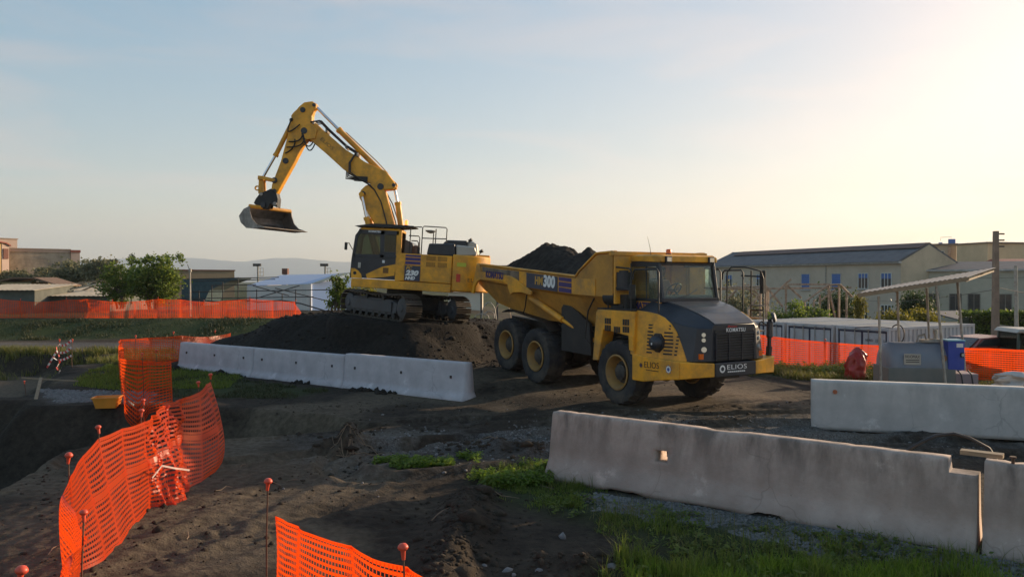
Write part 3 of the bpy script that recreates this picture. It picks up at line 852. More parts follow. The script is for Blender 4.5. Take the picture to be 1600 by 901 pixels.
# --- frames and axles
mb = MB()
mb.box((-1.5,-.45,.75),(2.0,.45,1.25)); mb.box((-1.0,-.6,1.2),(.9,.6,1.75))
mb.cyl((0,-1.0,.765),(0,1.0,.765),.16); mb.lathe([(.0,-.3),(.22,-.25),(.3,0),(.22,.25),(0,.3)], 'y', (0,0,.765), 16)
mb.box((-.95,-1.15,1.0),(-.75,1.15,1.5)); mb.box((.3,-1.1,1.0),(2.0,1.1,1.26))
mb.build('front_frame', black, truck)
mb = MB()
for s in (-1, 1): mb.bar((-1.2,s*.5,1.3),(-6.6,s*.5,1.66),.2,.42)
mb.cyl((-1.7,0,.85),(-1.7,0,1.7),.32); mb.box((-2.1,-.55,.95),(-1.2,.55,1.45))
for (x, dz) in ((-3.82,.084),(-5.47,.295)):
    mb.cyl((x,-1.0,.765+dz),(x,1.0,.765+dz),.15); mb.lathe([(.0,-.3),(.22,-.25),(.3,0),(.22,.25),(0,.3)], 'y', (x,0,.765+dz), 16)
mb.build('rear_frame', black, truck)
for s in (-1, 1):
    mb = MB(); mb.loft([[R3(-3.6,s*(.78+o),z) for o, z in ((0,.85),(.16,.85),(.16,1.12),(0,1.12))],
                        [R3(-4.6,s*(.78+o),z) for o, z in ((0,.98),(.16,.98),(.16,1.5),(0,1.5))],
                        [R3(-5.6,s*(.78+o),z) for o, z in ((0,1.1),(.16,1.1),(.16,1.36),(0,1.36))]])
    mb.build('bogie_beam', black, truck, bevel=.02)
    mb = MB(); mb.loft([[R3(x,s*a,z) for a in (.85,1.3)] + [R3(x,s*a,z+.03) for a in (1.3,.85)] for x, z in ((-3.3,1.55),(-3.6,1.78),(-4.0,1.86),(-5.0,2.0),(-5.6,2.08),(-5.95,2.0))])
    mb.build('wheel_guard', black, truck)

# --- dump body
def bsec(x, zr, zb, zbot, rb, rt=1.45):
    half = [(rt,zr),(1.47,zr-.02),(1.47,zb),(1.38,zb-.07),(rb,zbot)]
    return [R3(x,a,b) for a,b in half] + [R3(x,-a,b) for a,b in reversed(half)]
BODY = [bsec(-7.25,3.46,2.98,2.70,1.22), bsec(-6.45,3.40,2.94,2.28,1.18), bsec(-4.6,3.255,2.79,1.86,1.02), bsec(-1.78,3.035,2.60,1.78,1.0),
        bsec(-1.62,3.17,2.59,1.78,1.0), bsec(-.88,3.60,2.57,2.0,1.02), bsec(-.22,3.62,2.56,2.34,1.1)]
mb = MB()
mb.loft(BODY, caps=False)
# open top: the faces between the two rails are removed so that the body is a hopper
body_faces = []
n_s = 10
mb.f = [f for f in mb.f if not ({i % n_s for i in f} == {0, 9})]
mb.add(BODY[0], [tuple(range(10))]); mb.add(BODY[-1], [tuple(range(9,-1,-1))])
# inner skin
inn = [[R3(x,1.36,zr-.01), R3(x,1.30,zb), R3(x,.92,zo+.08), R3(x,-.92,zo+.08), R3(x,-1.30,zb), R3(x,-1.36,zr-.01)] for x, zr, zb, zo in
       ((-7.2,3.45,2.98,2.74),(-6.45,3.39,2.94,2.32),(-4.6,3.245,2.79,1.9),(-1.78,3.02,2.6,1.82),(-1.62,3.16,2.59,1.82),(-.9,3.59,2.57,2.05),(-.3,3.61,2.56,2.4))]
mb.loft(inn, closed=False, caps=False)
mb.add(inn[-1], [tuple(range(6))])
body = mb.build('dump_body', belly_paint, truck, smooth=25, bevel=.012)
RAIL = [(-7.22,3.47),(-6.45,3.41),(-4.6,3.265),(-1.78,3.045),(-1.62,3.18),(-.88,3.61),(-.2,3.63)]
for s in (-1, 1):
    mb = MB(); mb.loft([[R3(x,s*1.34,z), R3(x,s*1.50,z), R3(x,s*1.50,z+.05), R3(x,s*1.34,z+.05)] for x, z in RAIL])
    mb.build('body_rail', yellow2, truck, bevel=.012)
    # upper band of the side, smooth yellow paint
    mb = MB()
    lo = [(-7.2,3.0),(-6.45,2.955),(-4.6,2.80),(-1.78,2.61),(-.9,2.58)]
    hi = [(-7.2,3.44),(-6.45,3.38),(-4.6,3.235),(-1.78,3.015),(-.9,3.0)]
    mb.loft([[R3(a[0],s*1.474,a[1]), R3(a[0],s*1.492,a[1]), R3(b[0],s*1.492,b[1]), R3(b[0],s*1.474,b[1])] for a, b in zip(lo, hi)])
    mb.build('side_band', yellow2, truck)
    mb = MB()
    gus = [(-7.13,3.50),(-7.52,2.58),(-7.36,2.56),(-7.26,2.80),(-7.08,2.95),(-6.85,3.0),(-5.45,2.93),(-5.2,2.87),(-5.02,2.55),(-4.85,2.62),(-4.4,2.63),(-3.86,2.56),(-3.84,2.66),(-4.75,3.02),(-5.05,3.10),(-6.9,3.24),(-6.98,3.43)]
    mb.prism([(a,b) for a,b in gus], 'y', -s*1.50, -s*1.56)
    mb.build('tail_bracket', yellow2, truck, bevel=.01)
mb = MB(); mb.box((-.32,-1.5,3.56),(-.12,1.5,3.66)); mb.box((-.2,-1.46,2.4),(-.14,1.46,3.56))
mb.build('headboard', yellow2, truck, bevel=.012)
for y in (-.9,-.3,.3,.9):
    MB().box((-.13,y-.04,2.5),(-.07,y+.04,3.55)).build('headboard_rib', yellow2, truck)
mb = MB(); mb.loft([[R3(x,a,z), R3(x,-a,z), R3(x,-a,z+.08), R3(x,a,z+.08)] for x, a, z in ((-7.15,1.2,2.62),(-7.5,1.28,2.86),(-7.62,1.3,3.0))])
mb.build('tail_lip', belly_paint, truck)
# lettered panel and stripes on the right side
def side_quad(pts, name, m, r=1.496, t=.008, parent=None):
    mb = MB(); mb.prism(pts, 'y', -r, -(r+t)); return mb.build(name, m, parent or truck)
def band(x, k):  # height on the band, k from 0 (bottom) to 1 (top)
    xs = [-7.2,-6.45,-4.6,-1.78,-.9]; l = [3.0,2.955,2.80,2.61,2.58]; h = [3.44,3.38,3.235,3.015,3.0]
    a, b = float(np.interp(x, xs, l)), float(np.interp(x, xs, h)); return a+(b-a)*k
side_quad([(-4.18,band(-4.18,.0)),(-2.58,band(-2.58,.0)),(-2.58,band(-2.58,.97)),(-4.18,band(-4.18,.97))], 'name_panel', navy)
for k0, k1 in ((.03,.30),(.38,.66),(.74,.97)):
    side_quad([(-2.52,band(-2.52,k0)),(-1.93,band(-1.93,k0)),(-1.93,band(-1.93,k1)),(-2.52,band(-2.52,k1))], 'stripe', purple)
for x0, x1, k0, k1 in ((-6.85,-5.1,.62,.96),(-5.3,-4.6,.35,.98)):
    side_quad([(x0,band(x0,k0)),(x1,band(x1,k0)),(x1,band(x1,k1)),(x0,band(x0,k1))], 'scuffed_patch', mat('scuffed_paint', (.20,.15,.10), .7, var=.4, vs=3, dirt=(.08,.07,.065), dirt_amt=.8, ds=2))
def side_text(body, size, x0, z0, x1, z1, m, r=1.508, **k):
    return text(body, size, m, truck, plane_m(R3(x0,r,z0), (x1-x0,0,z1-z0), (0,0,1)), width=math.hypot(x1-x0,z1-z0), **k)
side_text('HM', .30, -3.72, 2.86, -3.32, 2.83, gold_l, bold=.012)
side_text('300', .42, -3.28, 2.79, -2.70, 2.745, white_l, bold=.02)
side_text('KOMATSU', .27, -6.52, 3.06, -5.42, 2.985, violet_l, r=1.565, bold=.016)
# mud guard between the two frames, hoist cylinders
for s in (-1, 1):
    mb = MB(); mb.prism([(-2.78,2.22),(-2.58,2.42),(-1.48,1.85),(-1.42,1.05),(-2.78,1.08)], 'y', -s*1.16, -s*1.24)
    mb.build('mud_guard', black, truck)
    mb = MB(); mb.cyl(R3(-4.35,s*1.3,2.50), R3(-2.7,s*1.25,1.90), .085, n=14)
    b_ = mb.build('hoist_barrel', yellow2, truck, smooth=40)
    MB().cyl(R3(-2.7,s*1.25,1.90), R3(-1.45,s*1.1,1.42), .05, n=12).build('hoist_rod', yellow2, truck, smooth=40)
MB().tube([R3(-4.3,1.42,2.55),R3(-4.42,1.4,2.2),R3(-4.7,1.3,2.0)], .018, 6).build('hose', black, truck, smooth=60)
MB().tube([R3(-1.3,1.35,1.35),R3(-1.5,1.38,1.5),R3(-1.32,1.4,2.2),R3(-.95,1.4,2.66),R3(-.7,1.4,2.72),R3(-.62,1.35,2.5)], .02, 6).build('hose', black, truck, smooth=60)

# --- front fender, engine covers, hood, bumper
for s in (-1, 1):
    mb = MB()
    mb.prism([(-1.02,.98),(-.88,2.18),(-.80,2.25),(.62,2.24),(.62,1.24),(.47,1.24),(.43,1.66),(-.58,1.77),(-.80,1.0)], 'y', -s*1.12, -s*1.48)
    mb.build('front_fender', yellow2, truck, bevel=.018)
for x0, z0 in ((-.50,1.83),(-.50,2.00),(.20,1.83),(.20,2.00),(-.14,1.81)):
    for k in range(3):
        MB().box((x0+k*.085,-1.492,z0-.09),(x0+k*.085+.06,-1.476,z0+.05)).build('vent_slot', black, truck)
MB().prism([(.46,1.34),(.62,1.33),(.62,1.68),(.44,1.68)], 'y', -1.485, -1.51).build('tool_hatch', yellow, truck, bevel=.008)
HS = [(.6,.88,2.52,1.36,2.25,1.42),(.95,.86,2.47,1.34,2.22,1.41),(1.5,.78,2.34,1.27,2.10,1.38),(1.85,.70,2.21,1.14,1.98,1.30),(2.12,.65,2.09,.95,1.92,1.08),(2.29,.62,1.99,.66,1.90,.70)]
def hsec(x, w, zt, ws, zs, wl2): return [R3(x,wl2,1.18), R3(x,ws,zs), R3(x,w,zt), R3(x,-w,zt), R3(x,-ws,zs), R3(x,-wl2,1.18)]
mb = MB(); mb.loft([hsec(*h) for h in HS]); mb.build('hood', dark, truck, smooth=20, bevel=.015)
mb = MB()
mb.loft([[R3(x,w-.03,zt+.004), R3(x,-w+.03,zt+.004), R3(x,-w+.03,zt+.02), R3(x,w-.03,zt+.02)] for x, w, zt, *_ in HS[1:]])
mb.build('hood_top', hood_grey, truck, bevel=.006)
def cover_r(x, z):
    xs = [h[0] for h in HS]; sh = np.interp(x, xs, [h[3] for h in HS]); zs = np.interp(x, xs, [h[4] for h in HS]); lw = np.interp(x, xs, [h[5] for h in HS])
    t = (z-1.18)/(zs-1.18); return float(lw+(sh-lw)*min(max(t,0),1.05))
TOPX = [.60,1.0,1.25,1.45,1.62,1.76,1.87,1.95,2.02]; TOPZ = [2.27,2.24,2.20,2.13,2.0,1.83,1.62,1.42,1.22]
for s in (-1, 1):
    secs = []
    for x, zt in zip(TOPX, TOPZ):
        ring = []
        for k in range(7):
            z = 1.2+(zt-1.2)*k/6; ring.append(R3(x, s*(cover_r(x,z)+.035), z))
        for k in range(6,-1,-1):
            z = 1.2+(zt-1.2)*k/6; ring.append(R3(x, s*(cover_r(x,z)+.002), z))
        secs.append(ring)
    mb = MB(); mb.loft(secs); mb.build('engine_cover', yellow, truck, smooth=35, bevel=.008)
def on_cover(x, z, o=.037): return Vector(R3(x, cover_r(x,z)+o, z))
def slot(x0, x1, z):
    MB().bar(on_cover(x0,z,.036), on_cover(x1,z,.036), .012, .035, up=(0,0,1)).build('slot_shade', black, truck)  # raised dark bar painted for the shade inside a recessed slot
for z in (1.95,1.885): slot(1.02, 1.64, z)
for k in range(7):
    z = 1.80-k*.078; slot(1.0, 1.17+.0*k, z); 
    slot(1.50+.02*(k>3), 1.70+.015*min(k,3), z)
for k in range(6): slot(1.80, 1.86, 1.72-k*.078)
c = on_cover(1.335,1.56,.03)
mb = MB(); mb.prism([(1.335+.21*math.cos(a), 1.56+.23*math.sin(a)) for a in [PI/8+k*PI/4 for k in range(8)]], 'y', c.y+.04, c.y-.03)
mb.build('intake_frame', black, truck, bevel=.01)
mb = MB(); mb.lathe([(.0,-.17),(.12,-.155),(.165,-.10),(.175,.0)], 'y', (1.335, c.y-.02, 1.56), 24); mb.build('intake_cap', dark, truck, smooth=50)
MB().prism([(1.325,1.52),(1.345,1.52),(1.36,1.56),(1.335,1.575),(1.31,1.56)], 'y', c.y-.185, c.y-.192).build('badge', white_l, truck)
MB().box((1.24, c.y-.02, 1.22),(1.43, c.y+.05, 1.36)).build('intake_foot', black, truck)
# grille
MB().box((2.27,-.60,1.19),(2.305,.60,1.88)).build('grille_frame', black, truck, bevel=.012)
for k in range(10):
    z = 1.24+k*.058
    mb = MB(); mb.loft([[(2.305,y,z),(2.335,y,z+.008),(2.335,y,z+.028),(2.305,y,z+.034)] for y in (-.56,.56)]); mb.build('grille_slat', dark, truck)
for y in (-.58,-.2,.2,.58): MB().box((2.304,y-.012,1.2),(2.34,y+.012,1.82)).build('grille_bar', dark, truck)
fm = lambda x, y, z: plane_m((x,y,z), (0,1,0), (0,0,1))
text('KOMATSU', .12, white_l, truck, fm(2.345,-.30,1.825), width=.58, bold=.002, space=1.1)
red_l = mat('red_lettering', (.5,.03,.03), .5)
MB().prism([(-.24,1.93),(.06,1.93),(.06,1.945),(-.16,1.95),(-.19,1.975),(-.21,1.95)], 'x', 2.308, 2.313).build('small_script', red_l, truck)
for s in (-1, 1):
    for (x, r, z, rr) in ((2.20,.84,1.77,.045),(2.20,.84,1.655,.045),(2.21,.84,1.45,.06)):
        d = Vector((.85,-s*.5,.05)).normalized(); p = Vector((x, -s*r, z))
        MB().cyl(p-d*.03, p+d*.03, rr, n=16).build('headlamp', lamp_glass, truck, smooth=40)
    MB().box((2.13,-s*.90-.055,1.24),(2.22,-s*.90+.055,1.36)).build('indicator', orange_lens, truck)
def bump_ring(pts): return [[R3(x,r,z0),R3(x,r,z1),R3(xi,ri,z1),R3(xi,ri,z0)] for (x,r,xi,ri,z0,z1) in pts]
for s in (-1, 1):
    mb = MB()
    mb.loft(bump_ring([(.56,s*1.50,.56,s*1.2,.66,1.26),(.95,s*1.505,.95,s*1.2,.66,1.25),(1.75,s*1.50,1.75,s*1.2,.78,1.215),(2.12,s*1.46,2.0,s*1.1,.82,1.20)]))
    mb.build('bumper_side', yellow, truck, bevel=.02)
    mb = MB()
    mb.loft(bump_ring([(2.122,s*1.457,2.002,s*1.1,.82,1.20),(2.24,s*1.05,2.0,s*.9,.84,1.17),(2.335,s*.63,2.0,s*.6,.85,1.15)]))
    mb.build('bumper_corner', yellow, truck, bevel=.02)
MB().box((2.0,-.622,.845),(2.345,.622,1.155)).build('bumper_centre', dark, truck, bevel=.02)
text('ELIOS', .15, white_l, truck, fm(2.352,-.28,1.00), width=.60, space=1.05)
for k in range(9): MB().box((2.346,-.26+k*.06,.935),(2.353,-.26+k*.06+.045,.962)).build('small_print', white_l, truck)
def ring_badge(Mx, R, name='round_badge', m1=white_l, m2=None, teeth=0):
    mb = MB(); k = 20
    pts = [Mx @ Vector((R*math.cos(a),R*math.sin(a),0)) for a in [2*PI*i/k for i in range(k)]]
    mb.add(pts, [tuple(range(k))])
    o = mb.build(name, m1, truck, recalc=False)
    if teeth:
        for i in range(teeth):
            a = 2*PI*i/teeth
            MBx = MB(); MBx.add([Mx @ Vector((math.cos(a+d)*q, math.sin(a+d)*q, .001)) for d, q in ((-.12,R*1.08),(.12,R*1.08),(.10,R*1.35),(-.10,R*1.35))], [(0,1,2,3)])
            MBx.build('badge_ray', m2 or m1, truck, recalc=False)
    pts = [Mx @ Vector((R*.55*math.cos(a),R*.55*math.sin(a),.003)) for a in [2*PI*i/k for i in range(k)]]
    mb = MB(); mb.add(pts, [tuple(range(k))]); mb.build('badge_disc', m2 or dark, truck, recalc=False)
ring_badge(fm(2.350,-.42,1.02), .085)
side_text('ELIOS', .2, 1.02, .99, 1.52, 1.0, mat('brown_lettering', (.10,.055,.02), .5), r=1.515, space=1.05)
for k in range(8): MB().box(R3(1.09+k*.053,1.512,.935),R3(1.09+k*.053+.04,1.517,.955)).build('small_print', MATS['brown_lettering'], truck)
blue_l = mat('blue_sticker', (.06,.10,.3), .5)
ring_badge(plane_m(R3(1.82,1.502,1.02), (1,0,0), (0,0,1)), .075, m2=blue_l, teeth=8)
ring_badge(plane_m(R3(.90,1.515,1.03), (1,0,0), (0,0,1)), .05, m1=MATS['brown_lettering'], m2=violet_l)

# --- cab
CR, CLF = .95, -.80
MB().prism([(-.36,-CR),(.93,-CR),(.93,-CLF),(-.36,-CLF)], 'z', 2.02, 2.50).build('cab_base', yellow, truck, bevel=.02)
def bar_part(name, p0, p1, w, h, m=dark): return MB().bar(p0, p1, w, h).build(name, m, truck, bevel=.01)
for r in (CR-.03, CLF+.03):
    bar_part('cab_pillar', R3(.95,r,2.45), R3(.80,r,3.38), .075, .11)
    bar_part('cab_pillar', R3(-.32,r,2.45), R3(-.32,r,3.38), .075, .10)
    bar_part('cab_sill', R3(-.36,r,2.515), R3(.97,r,2.49), .085, .07)
    bar_part('window_header', R3(-.36,r,3.36), R3(.82,r,3.36), .085, .14)
bar_part('windscreen_sill', R3(.97,CR,2.50), R3(.97,CLF,2.50), .10, .10)
bar_part('windscreen_header', R3(.80,CR,3.35), R3(.80,CLF,3.35), .08, .06)
bar_part('rear_header', R3(-.32,CR,3.36), R3(-.32,CLF,3.36), .08, .1)
for r in (-.12,.28): bar_part('rear_post', R3(-.32,r,2.5), R3(-.32,r,3.36), .06, .12)
def pane(name, pts, m=glass, t=.008):
    P = [Vector(p) for p in pts]; nrm = (P[1]-P[0]).cross(P[2]-P[0]).normalized()*t
    n = len(P); mb = MB(); mb.add(P+[p+nrm for p in P], [tuple(range(n)), tuple(range(2*n-1,n-1,-1))] + [(i,(i+1)%n,n+(i+1)%n,n+i) for i in range(n)])
    return mb.build(name, m, truck)
pane('windscreen', [R3(.955,CR-.05,2.53), R3(.955,CLF+.05,2.53), R3(.815,CLF+.05,3.33), R3(.815,CR-.05,3.33)])
pane('side_window', [R3(-.28,CR,2.53), R3(.90,CR,2.52), R3(.77,CR,3.30), R3(-.28,CR,3.30)])
pane('side_window', [R3(-.28,CLF,2.53), R3(.90,CLF,2.52), R3(.77,CLF,3.30), R3(-.28,CLF,3.30)])
pane('rear_window', [R3(-.33,CR-.06,2.53), R3(-.33,CLF+.06,2.53), R3(-.33,CLF+.06,3.32), R3(-.33,CR-.06,3.32)])
bar_part('window_divider', R3(.42,CR,2.5), R3(.40,CR,3.32), .02, .03)
mb = MB()
rf = lambda x, r0, r1, z0, z1: [R3(x,r0,z0), R3(x,r0,z1-.03), R3(x,r0-.08,z1), R3(x,r1+.08,z1), R3(x,r1,z1-.03), R3(x,r1,z0)]
mb.loft([rf(-.40,.99,-.84,3.42,3.55), rf(.2,.99,-.84,3.42,3.58), rf(.82,.99,-.84,3.385,3.565), rf(.93,.96,-.81,3.39,3.53)])
mb.build('cab_roof', yellow, truck, bevel=.015)
for r in (.74,-.60):
    MB().box(R3(.90,r+.09,3.375),R3(.975,r-.09,3.525)).build('roof_lamp_housing', dark, truck, bevel=.01)
    MB().box(R3(.97,r+.065,3.40),R3(.982,r-.065,3.50)).build('roof_lamp', lamp_glass, truck)
MB().cyl(R3(.45,.3,3.57), R3(.45,.3,3.60), .075, n=14).build('beacon_foot', black, truck)
MB().lathe([(.06,0),(.065,.08),(.045,.11),(0,.115)], 'z', R3(.45,.3,3.60), 16).build('beacon', orange_lens, truck, smooth=50)
MB().tube([R3(.55,.92,3.5), R3(.5,.92,3.75), R3(.42,.93,4.0)], [.008,.006,.003], 5).build('antenna', black, truck)
MB().tube([R3(.96,.45,2.55), R3(.93,.1,2.62), R3(.90,-.2,2.75)], .012, 5).build('wiper', black, truck)
side_text('KOMATSU', .2, -.32, 2.30, .62, 2.275, violet_l, r=.958, bold=.012)
# cab interior
seat_m = mat('seat_cloth', (.03,.03,.035), .9)
mb = MB(); mb.box(R3(-.05,.42,2.15),R3(.35,-.06,2.42)); mb.box(R3(-.16,.42,2.40),R3(-.04,-.06,3.02)); mb.box(R3(-.16,.3,3.02),R3(-.08,.06,3.2))
mb.build('driver_seat', seat_m, truck, bevel=.03)
MB().loft([[R3(x,a,z) for a,z in ((.85,2.3),(.85,zt),(-.7,zt),(-.7,2.3))] for x,zt in ((.62,2.52),(.75,2.62),(.9,2.6))]).build('dashboard', mat('dash_plastic', (.05,.055,.055), .6), truck, bevel=.02)
mb = MB(); cst = Vector(R3(.50,.18,2.74)); ax = Vector((-.75,0,.66)); u = ax.cross(Vector((0,1,0))).normalized(); v = Vector((0,1,0))
mb.tube([cst+(u*math.cos(a)+v*math.sin(a))*.2 for a in [2*PI*k/20 for k in range(21)]], .016, 6)
mb.tube([cst+u*.2, cst-u*.2], .012, 5); mb.tube([cst+v*.2, cst-v*.2], .012, 5); mb.tube([cst, cst-ax*.3], .025, 6)
mb.build('steering_wheel', black, truck, smooth=50)

# --- platform, air cleaner, rails, mirrors
MB().box(R3(-.86,1.45,2.255),R3(.62,.97,2.29)).build('deck_plate', black, truck)
mb = MB(); mb.cyl(R3(-.12,1.22,2.72), R3(-.12,1.22,3.16), .20, n=20); mb.cyl(R3(-.12,1.22,3.16), R3(-.12,1.22,3.2), .12, n=16)
mb.build('air_cleaner', dark, truck, smooth=40)
mb = MB(); mb.cyl(R3(-.62,1.28,2.55), R3(-.2,1.28,2.55), .2, n=18); mb.cyl(R3(-.45,1.2,2.30), R3(.0,1.2,2.34), .13, n=14); mb.box(R3(-.5,1.3,2.29),R3(.1,1.0,2.62))
mb.build('air_duct', black, truck, smooth=40)
def rail(pts, r=.02): return MB().tube([R3(*p) for p in pts], r, 7).build('handrail', black, truck, smooth=60)
for s in (1, -1):
    a = 1.42*s
    rail([(-.46,a,2.28),(-.46,a,3.22),(-.40,a,3.30),(.36,a,3.24),(.43,a,3.17),(.43,a,2.2)])
    rail([(-.46,a,2.80),(.43,a,2.74)])
    rail([(.50,a,2.98),(.50,a,3.14),(.57,a,3.21),(1.22,a*.93,3.21),(1.28,a*.93,3.14),(1.28,a*.93,2.22)])
MB().tube([R3(.47,1.46,3.08), R3(.47,1.46,3.36)], .014, 6).build('mirror_stem', black, truck)
MB().box(R3(.50,1.56,2.52),R3(.56,1.38,2.86)).build('mirror', black, truck, bevel=.02)
# left side: tall rails, mirror and marker post by the hood
rail([(1.75,-1.50,1.9),(1.75,-1.50,3.0),(1.72,-1.45,3.18),(1.5,-1.15,3.28),(1.2,-1.0,3.28),(1.12,-.95,3.15),(1.12,-.95,2.4)], .018)
rail([(1.35,-1.52,1.9),(1.35,-1.52,3.2)]); rail([(1.75,-1.50,2.25),(1.35,-1.52,2.25)]); rail([(1.75,-1.50,3.05),(1.0,-1.55,3.08)])
for z in (1.75,2.05,2.35): MB().box(R3(1.36,-1.44,z),R3(1.76,-1.56,z+.03)).build('ladder_step', steel, truck)
mb = MB(); mb.bar(R3(1.62,-1.62,2.65), R3(1.62,-1.62,3.2), .05, .16); mb.build('mirror', black, truck, bevel=.015)
MB().bar(R3(2.0,-1.40,1.19), R3(2.02,-1.40,1.42), .10, .09).build('marker_post_foot', black, truck)
MB().bar(R3(2.02,-1.40,1.42), R3(2.0,-1.44,2.06), .07, .06).build('marker_post', black, truck)
MB().bar(R3(2.01,-1.42,1.62), R3(2.0,-1.44,2.0), .13, .10).build('marker_post_shroud', dark, truck, bevel=.02)
rail([(1.78,-1.30,1.4),(1.80,-1.32,1.95),(1.84,-1.33,2.0),(2.0,-1.40,1.88)], .015)
mb = MB(); q = Vector(R3(2.06,-1.52,2.10)); dd = Vector((.75,.45,.2)).normalized()
mb.cyl(q-dd*.03, q+dd*.02, .13, .10, 18); mb.build('convex_mirror', dark, truck, smooth=40)
MB().cyl(q+dd*.021, q+dd*.03, .085, n=18).build('mirror_glass', chrome, truck)

# --- soil load
def load_h(x, y):
    base = np.interp(x, [-7.1,-6.6,-6.1,-5.7,-5.4,-5.2,-4.7,-4.2,-3.7,-3.3,-2.6,-1.8,-1.0,-.5], [3.42,3.66,3.82,3.97,4.17,4.14,4.06,3.95,3.78,3.78,3.70,3.55,3.50,3.50])
    rim_ = np.interp(x, [-7.1,-1.78,-.9,-.4], [3.30,2.95,3.35,3.55])
    e = np.clip(1-(np.abs(y)/1.34)**1.7, 0, 1)
    z = rim_-.06 + (base-rim_)*e
    z = z + (.16*fbm(x/.55, y/.55, 5, 401) + .12*np.abs(fbm(x/.2, y/.2, 3, 402)))*np.clip(e*2.2, 0, 1)
    z = z + .17*np.exp(-(((x+3.2)/.16)**2 + ((y+.05)/.25)**2))
    return z
lx = np.linspace(-7.1, -.35, 170); ly = np.linspace(-1.35, 1.35, 80)
LX, LY = np.meshgrid(lx, ly); LZ = load_h(LX, LY)
I = np.arange(LX.size).reshape(LX.shape)
F = np.stack([I[:-1,:-1], I[:-1,1:], I[1:,1:], I[1:,:-1]], -1).reshape(-1,4)
load = fast('soil_load', np.stack([LX.ravel(), LY.ravel(), LZ.ravel()], -1), F, soil_m, smooth=False)
load.location = (TRK[0], TRK[1], .17); load.rotation_euler = (0,0,rad(-60))
tag(load, 'tall heap of dark soil filling the dump truck body', 'soil heap')

# --- driver
def skin_body(name, verts, edges, radii, m, parent=None, root=0, sub=2):
    me = bpy.data.meshes.new(name); me.from_pydata([tuple(v) for v in verts], edges, [])
    me.materials.append(m)
    o = link(name, me, parent)
    sk = o.modifiers.new('skin', 'SKIN')
    lay = me.skin_vertices[0].data
    for i, r in enumerate(radii):
        lay[i].radius = (r, r) if not isinstance(r, tuple) else r
        lay[i].use_root = (i == root)
    sk.use_smooth_shade = True
    ss = o.modifiers.new('sub', 'SUBSURF'); ss.levels = sub; ss.render_levels = sub
    return o
skin_m = mat('skin', (.38,.21,.15), .55, var=.08)
shirt_m = mat('pink_grey_shirt', (.30,.17,.15), .85, var=.2, vs=8)
hair_m = mat('dark_hair', (.03,.022,.018), .7)
dr = empty('person'); dr.location = truck.location; dr.rotation_euler = (0,0,rad(-60))
tag(dr, 'driver in a faded pinkish shirt sitting in the dump truck cab', 'person')
y0 = -.18
V_ = [(.02,y0,2.47),(.0,y0,2.66),(.02,y0,2.86),(.03,y0,2.985),(.05,y0,3.05),
      (.03,y0-.19,2.92),(.13,y0-.26,2.70),(.36,y0-.17,2.72),
      (.03,y0+.19,2.92),(.13,y0+.26,2.70),(.36,y0+.17,2.72),
      (.10,y0-.10,2.46),(.48,y0-.13,2.48),(.52,y0-.13,2.15),(.10,y0+.10,2.46),(.48,y0+.13,2.48),(.52,y0+.13,2.15)]
E_ = [(0,1),(1,2),(2,3),(3,4),(2,5),(5,6),(6,7),(2,8),(8,9),(9,10),(0,11),(11,12),(12,13),(0,14),(14,15),(15,16)]
R_ = [.15,.15,.16,.065,.055,.075,.058,.042,.075,.058,.042,.1,.075,.055,.1,.075,.055]
skin_body('body', V_, E_, R_, shirt_m, dr)
mb = MB()
prof = [(.0,-.125),(.045,-.12),(.066,-.085),(.080,-.03),(.086,.03),(.078,.085),(.05,.115),(0,.125)]
mb.lathe(prof, 'z', (0,0,0), 20); head_v = []
for (x,y,z) in mb.v:
    f = 1.18 if x > 0 else 1.22
    if x > .055 and -.05 < z < .012 and abs(y) < .03: f += .22*(1-abs(y)/.03)*(1 if z < -.01 else .4)      # nose
    if x > .05 and abs(z-.012) < .02 and .02 < abs(y) < .055: f -= .07                                       # eye sockets
    if x > .04 and abs(z+.068) < .012 and abs(y) < .035: f += .04                                            # lips
    head_v.append((x*f+.075, y+y0, z+3.17))
mb.v = head_v
hd = mb.build('head', skin_m, dr, smooth=60)
for s in (-1, 1):
    MB().lathe([(0,-.012),(.022,-.008),(.03,0),(.022,.008),(0,.012)], 'y', (.065, y0+s*.09, 3.165), 10).build('ear', skin_m, hd, smooth=60)
    MB().lathe([(0,-.009),(.009,0),(0,.009)], 'x', (.165, y0+s*.034, 3.185), 8).build('eye', black_l, hd, smooth=60)
mb = MB(); mb.lathe([(.0,.135),(.06,.122),(.088,.085),(.094,.03),(.088,.0)], 'z', (0,0,0), 18)
mb.v = [(x*1.2+.062, y+y0, z+3.175+(.035 if x > .03 else -.03)*(1 if z < .05 else 0)) for x,y,z in mb.v]
mb.build('hair', hair_m, dr, smooth=60)
for s in (-1, 1):                      # hands closed round the wheel rim
    w0 = Vector((.36, y0+s*.17, 2.72)); g = Vector((.445, y0+s*.185, 2.765))
    vs_ = [w0, g]; es_ = [(0,1)]; rs_ = [.034,.036]
    for k in range(4):
        b0 = g + Vector((.02, s*.0+(k-1.5)*.022, .022)); L_ = (.034,.038,.036,.028)[k]
        p1 = b0 + Vector((L_*.8, 0, .012)); p2 = p1 + Vector((.008, 0, -L_*.8)); p3 = p2 + Vector((-L_*.7, 0, -.008))
        i0 = len(vs_); vs_ += [b0,p1,p2,p3]; es_ += [(1,i0),(i0,i0+1),(i0+1,i0+2),(i0+2,i0+3)]; rs_ += [.011,.0095,.009,.008]
    i0 = len(vs_); t0 = g + Vector((-.01, -s*.035, .0))
    vs_ += [t0, t0+Vector((.03,-s*.012,.008)), t0+Vector((.055,-s*.002,.0))]; es_ += [(1,i0),(i0,i0+1),(i0+1,i0+2)]; rs_ += [.014,.011,.009]
    skin_body('hand', vs_, es_, rs_, skin_m, dr, 0, 1)

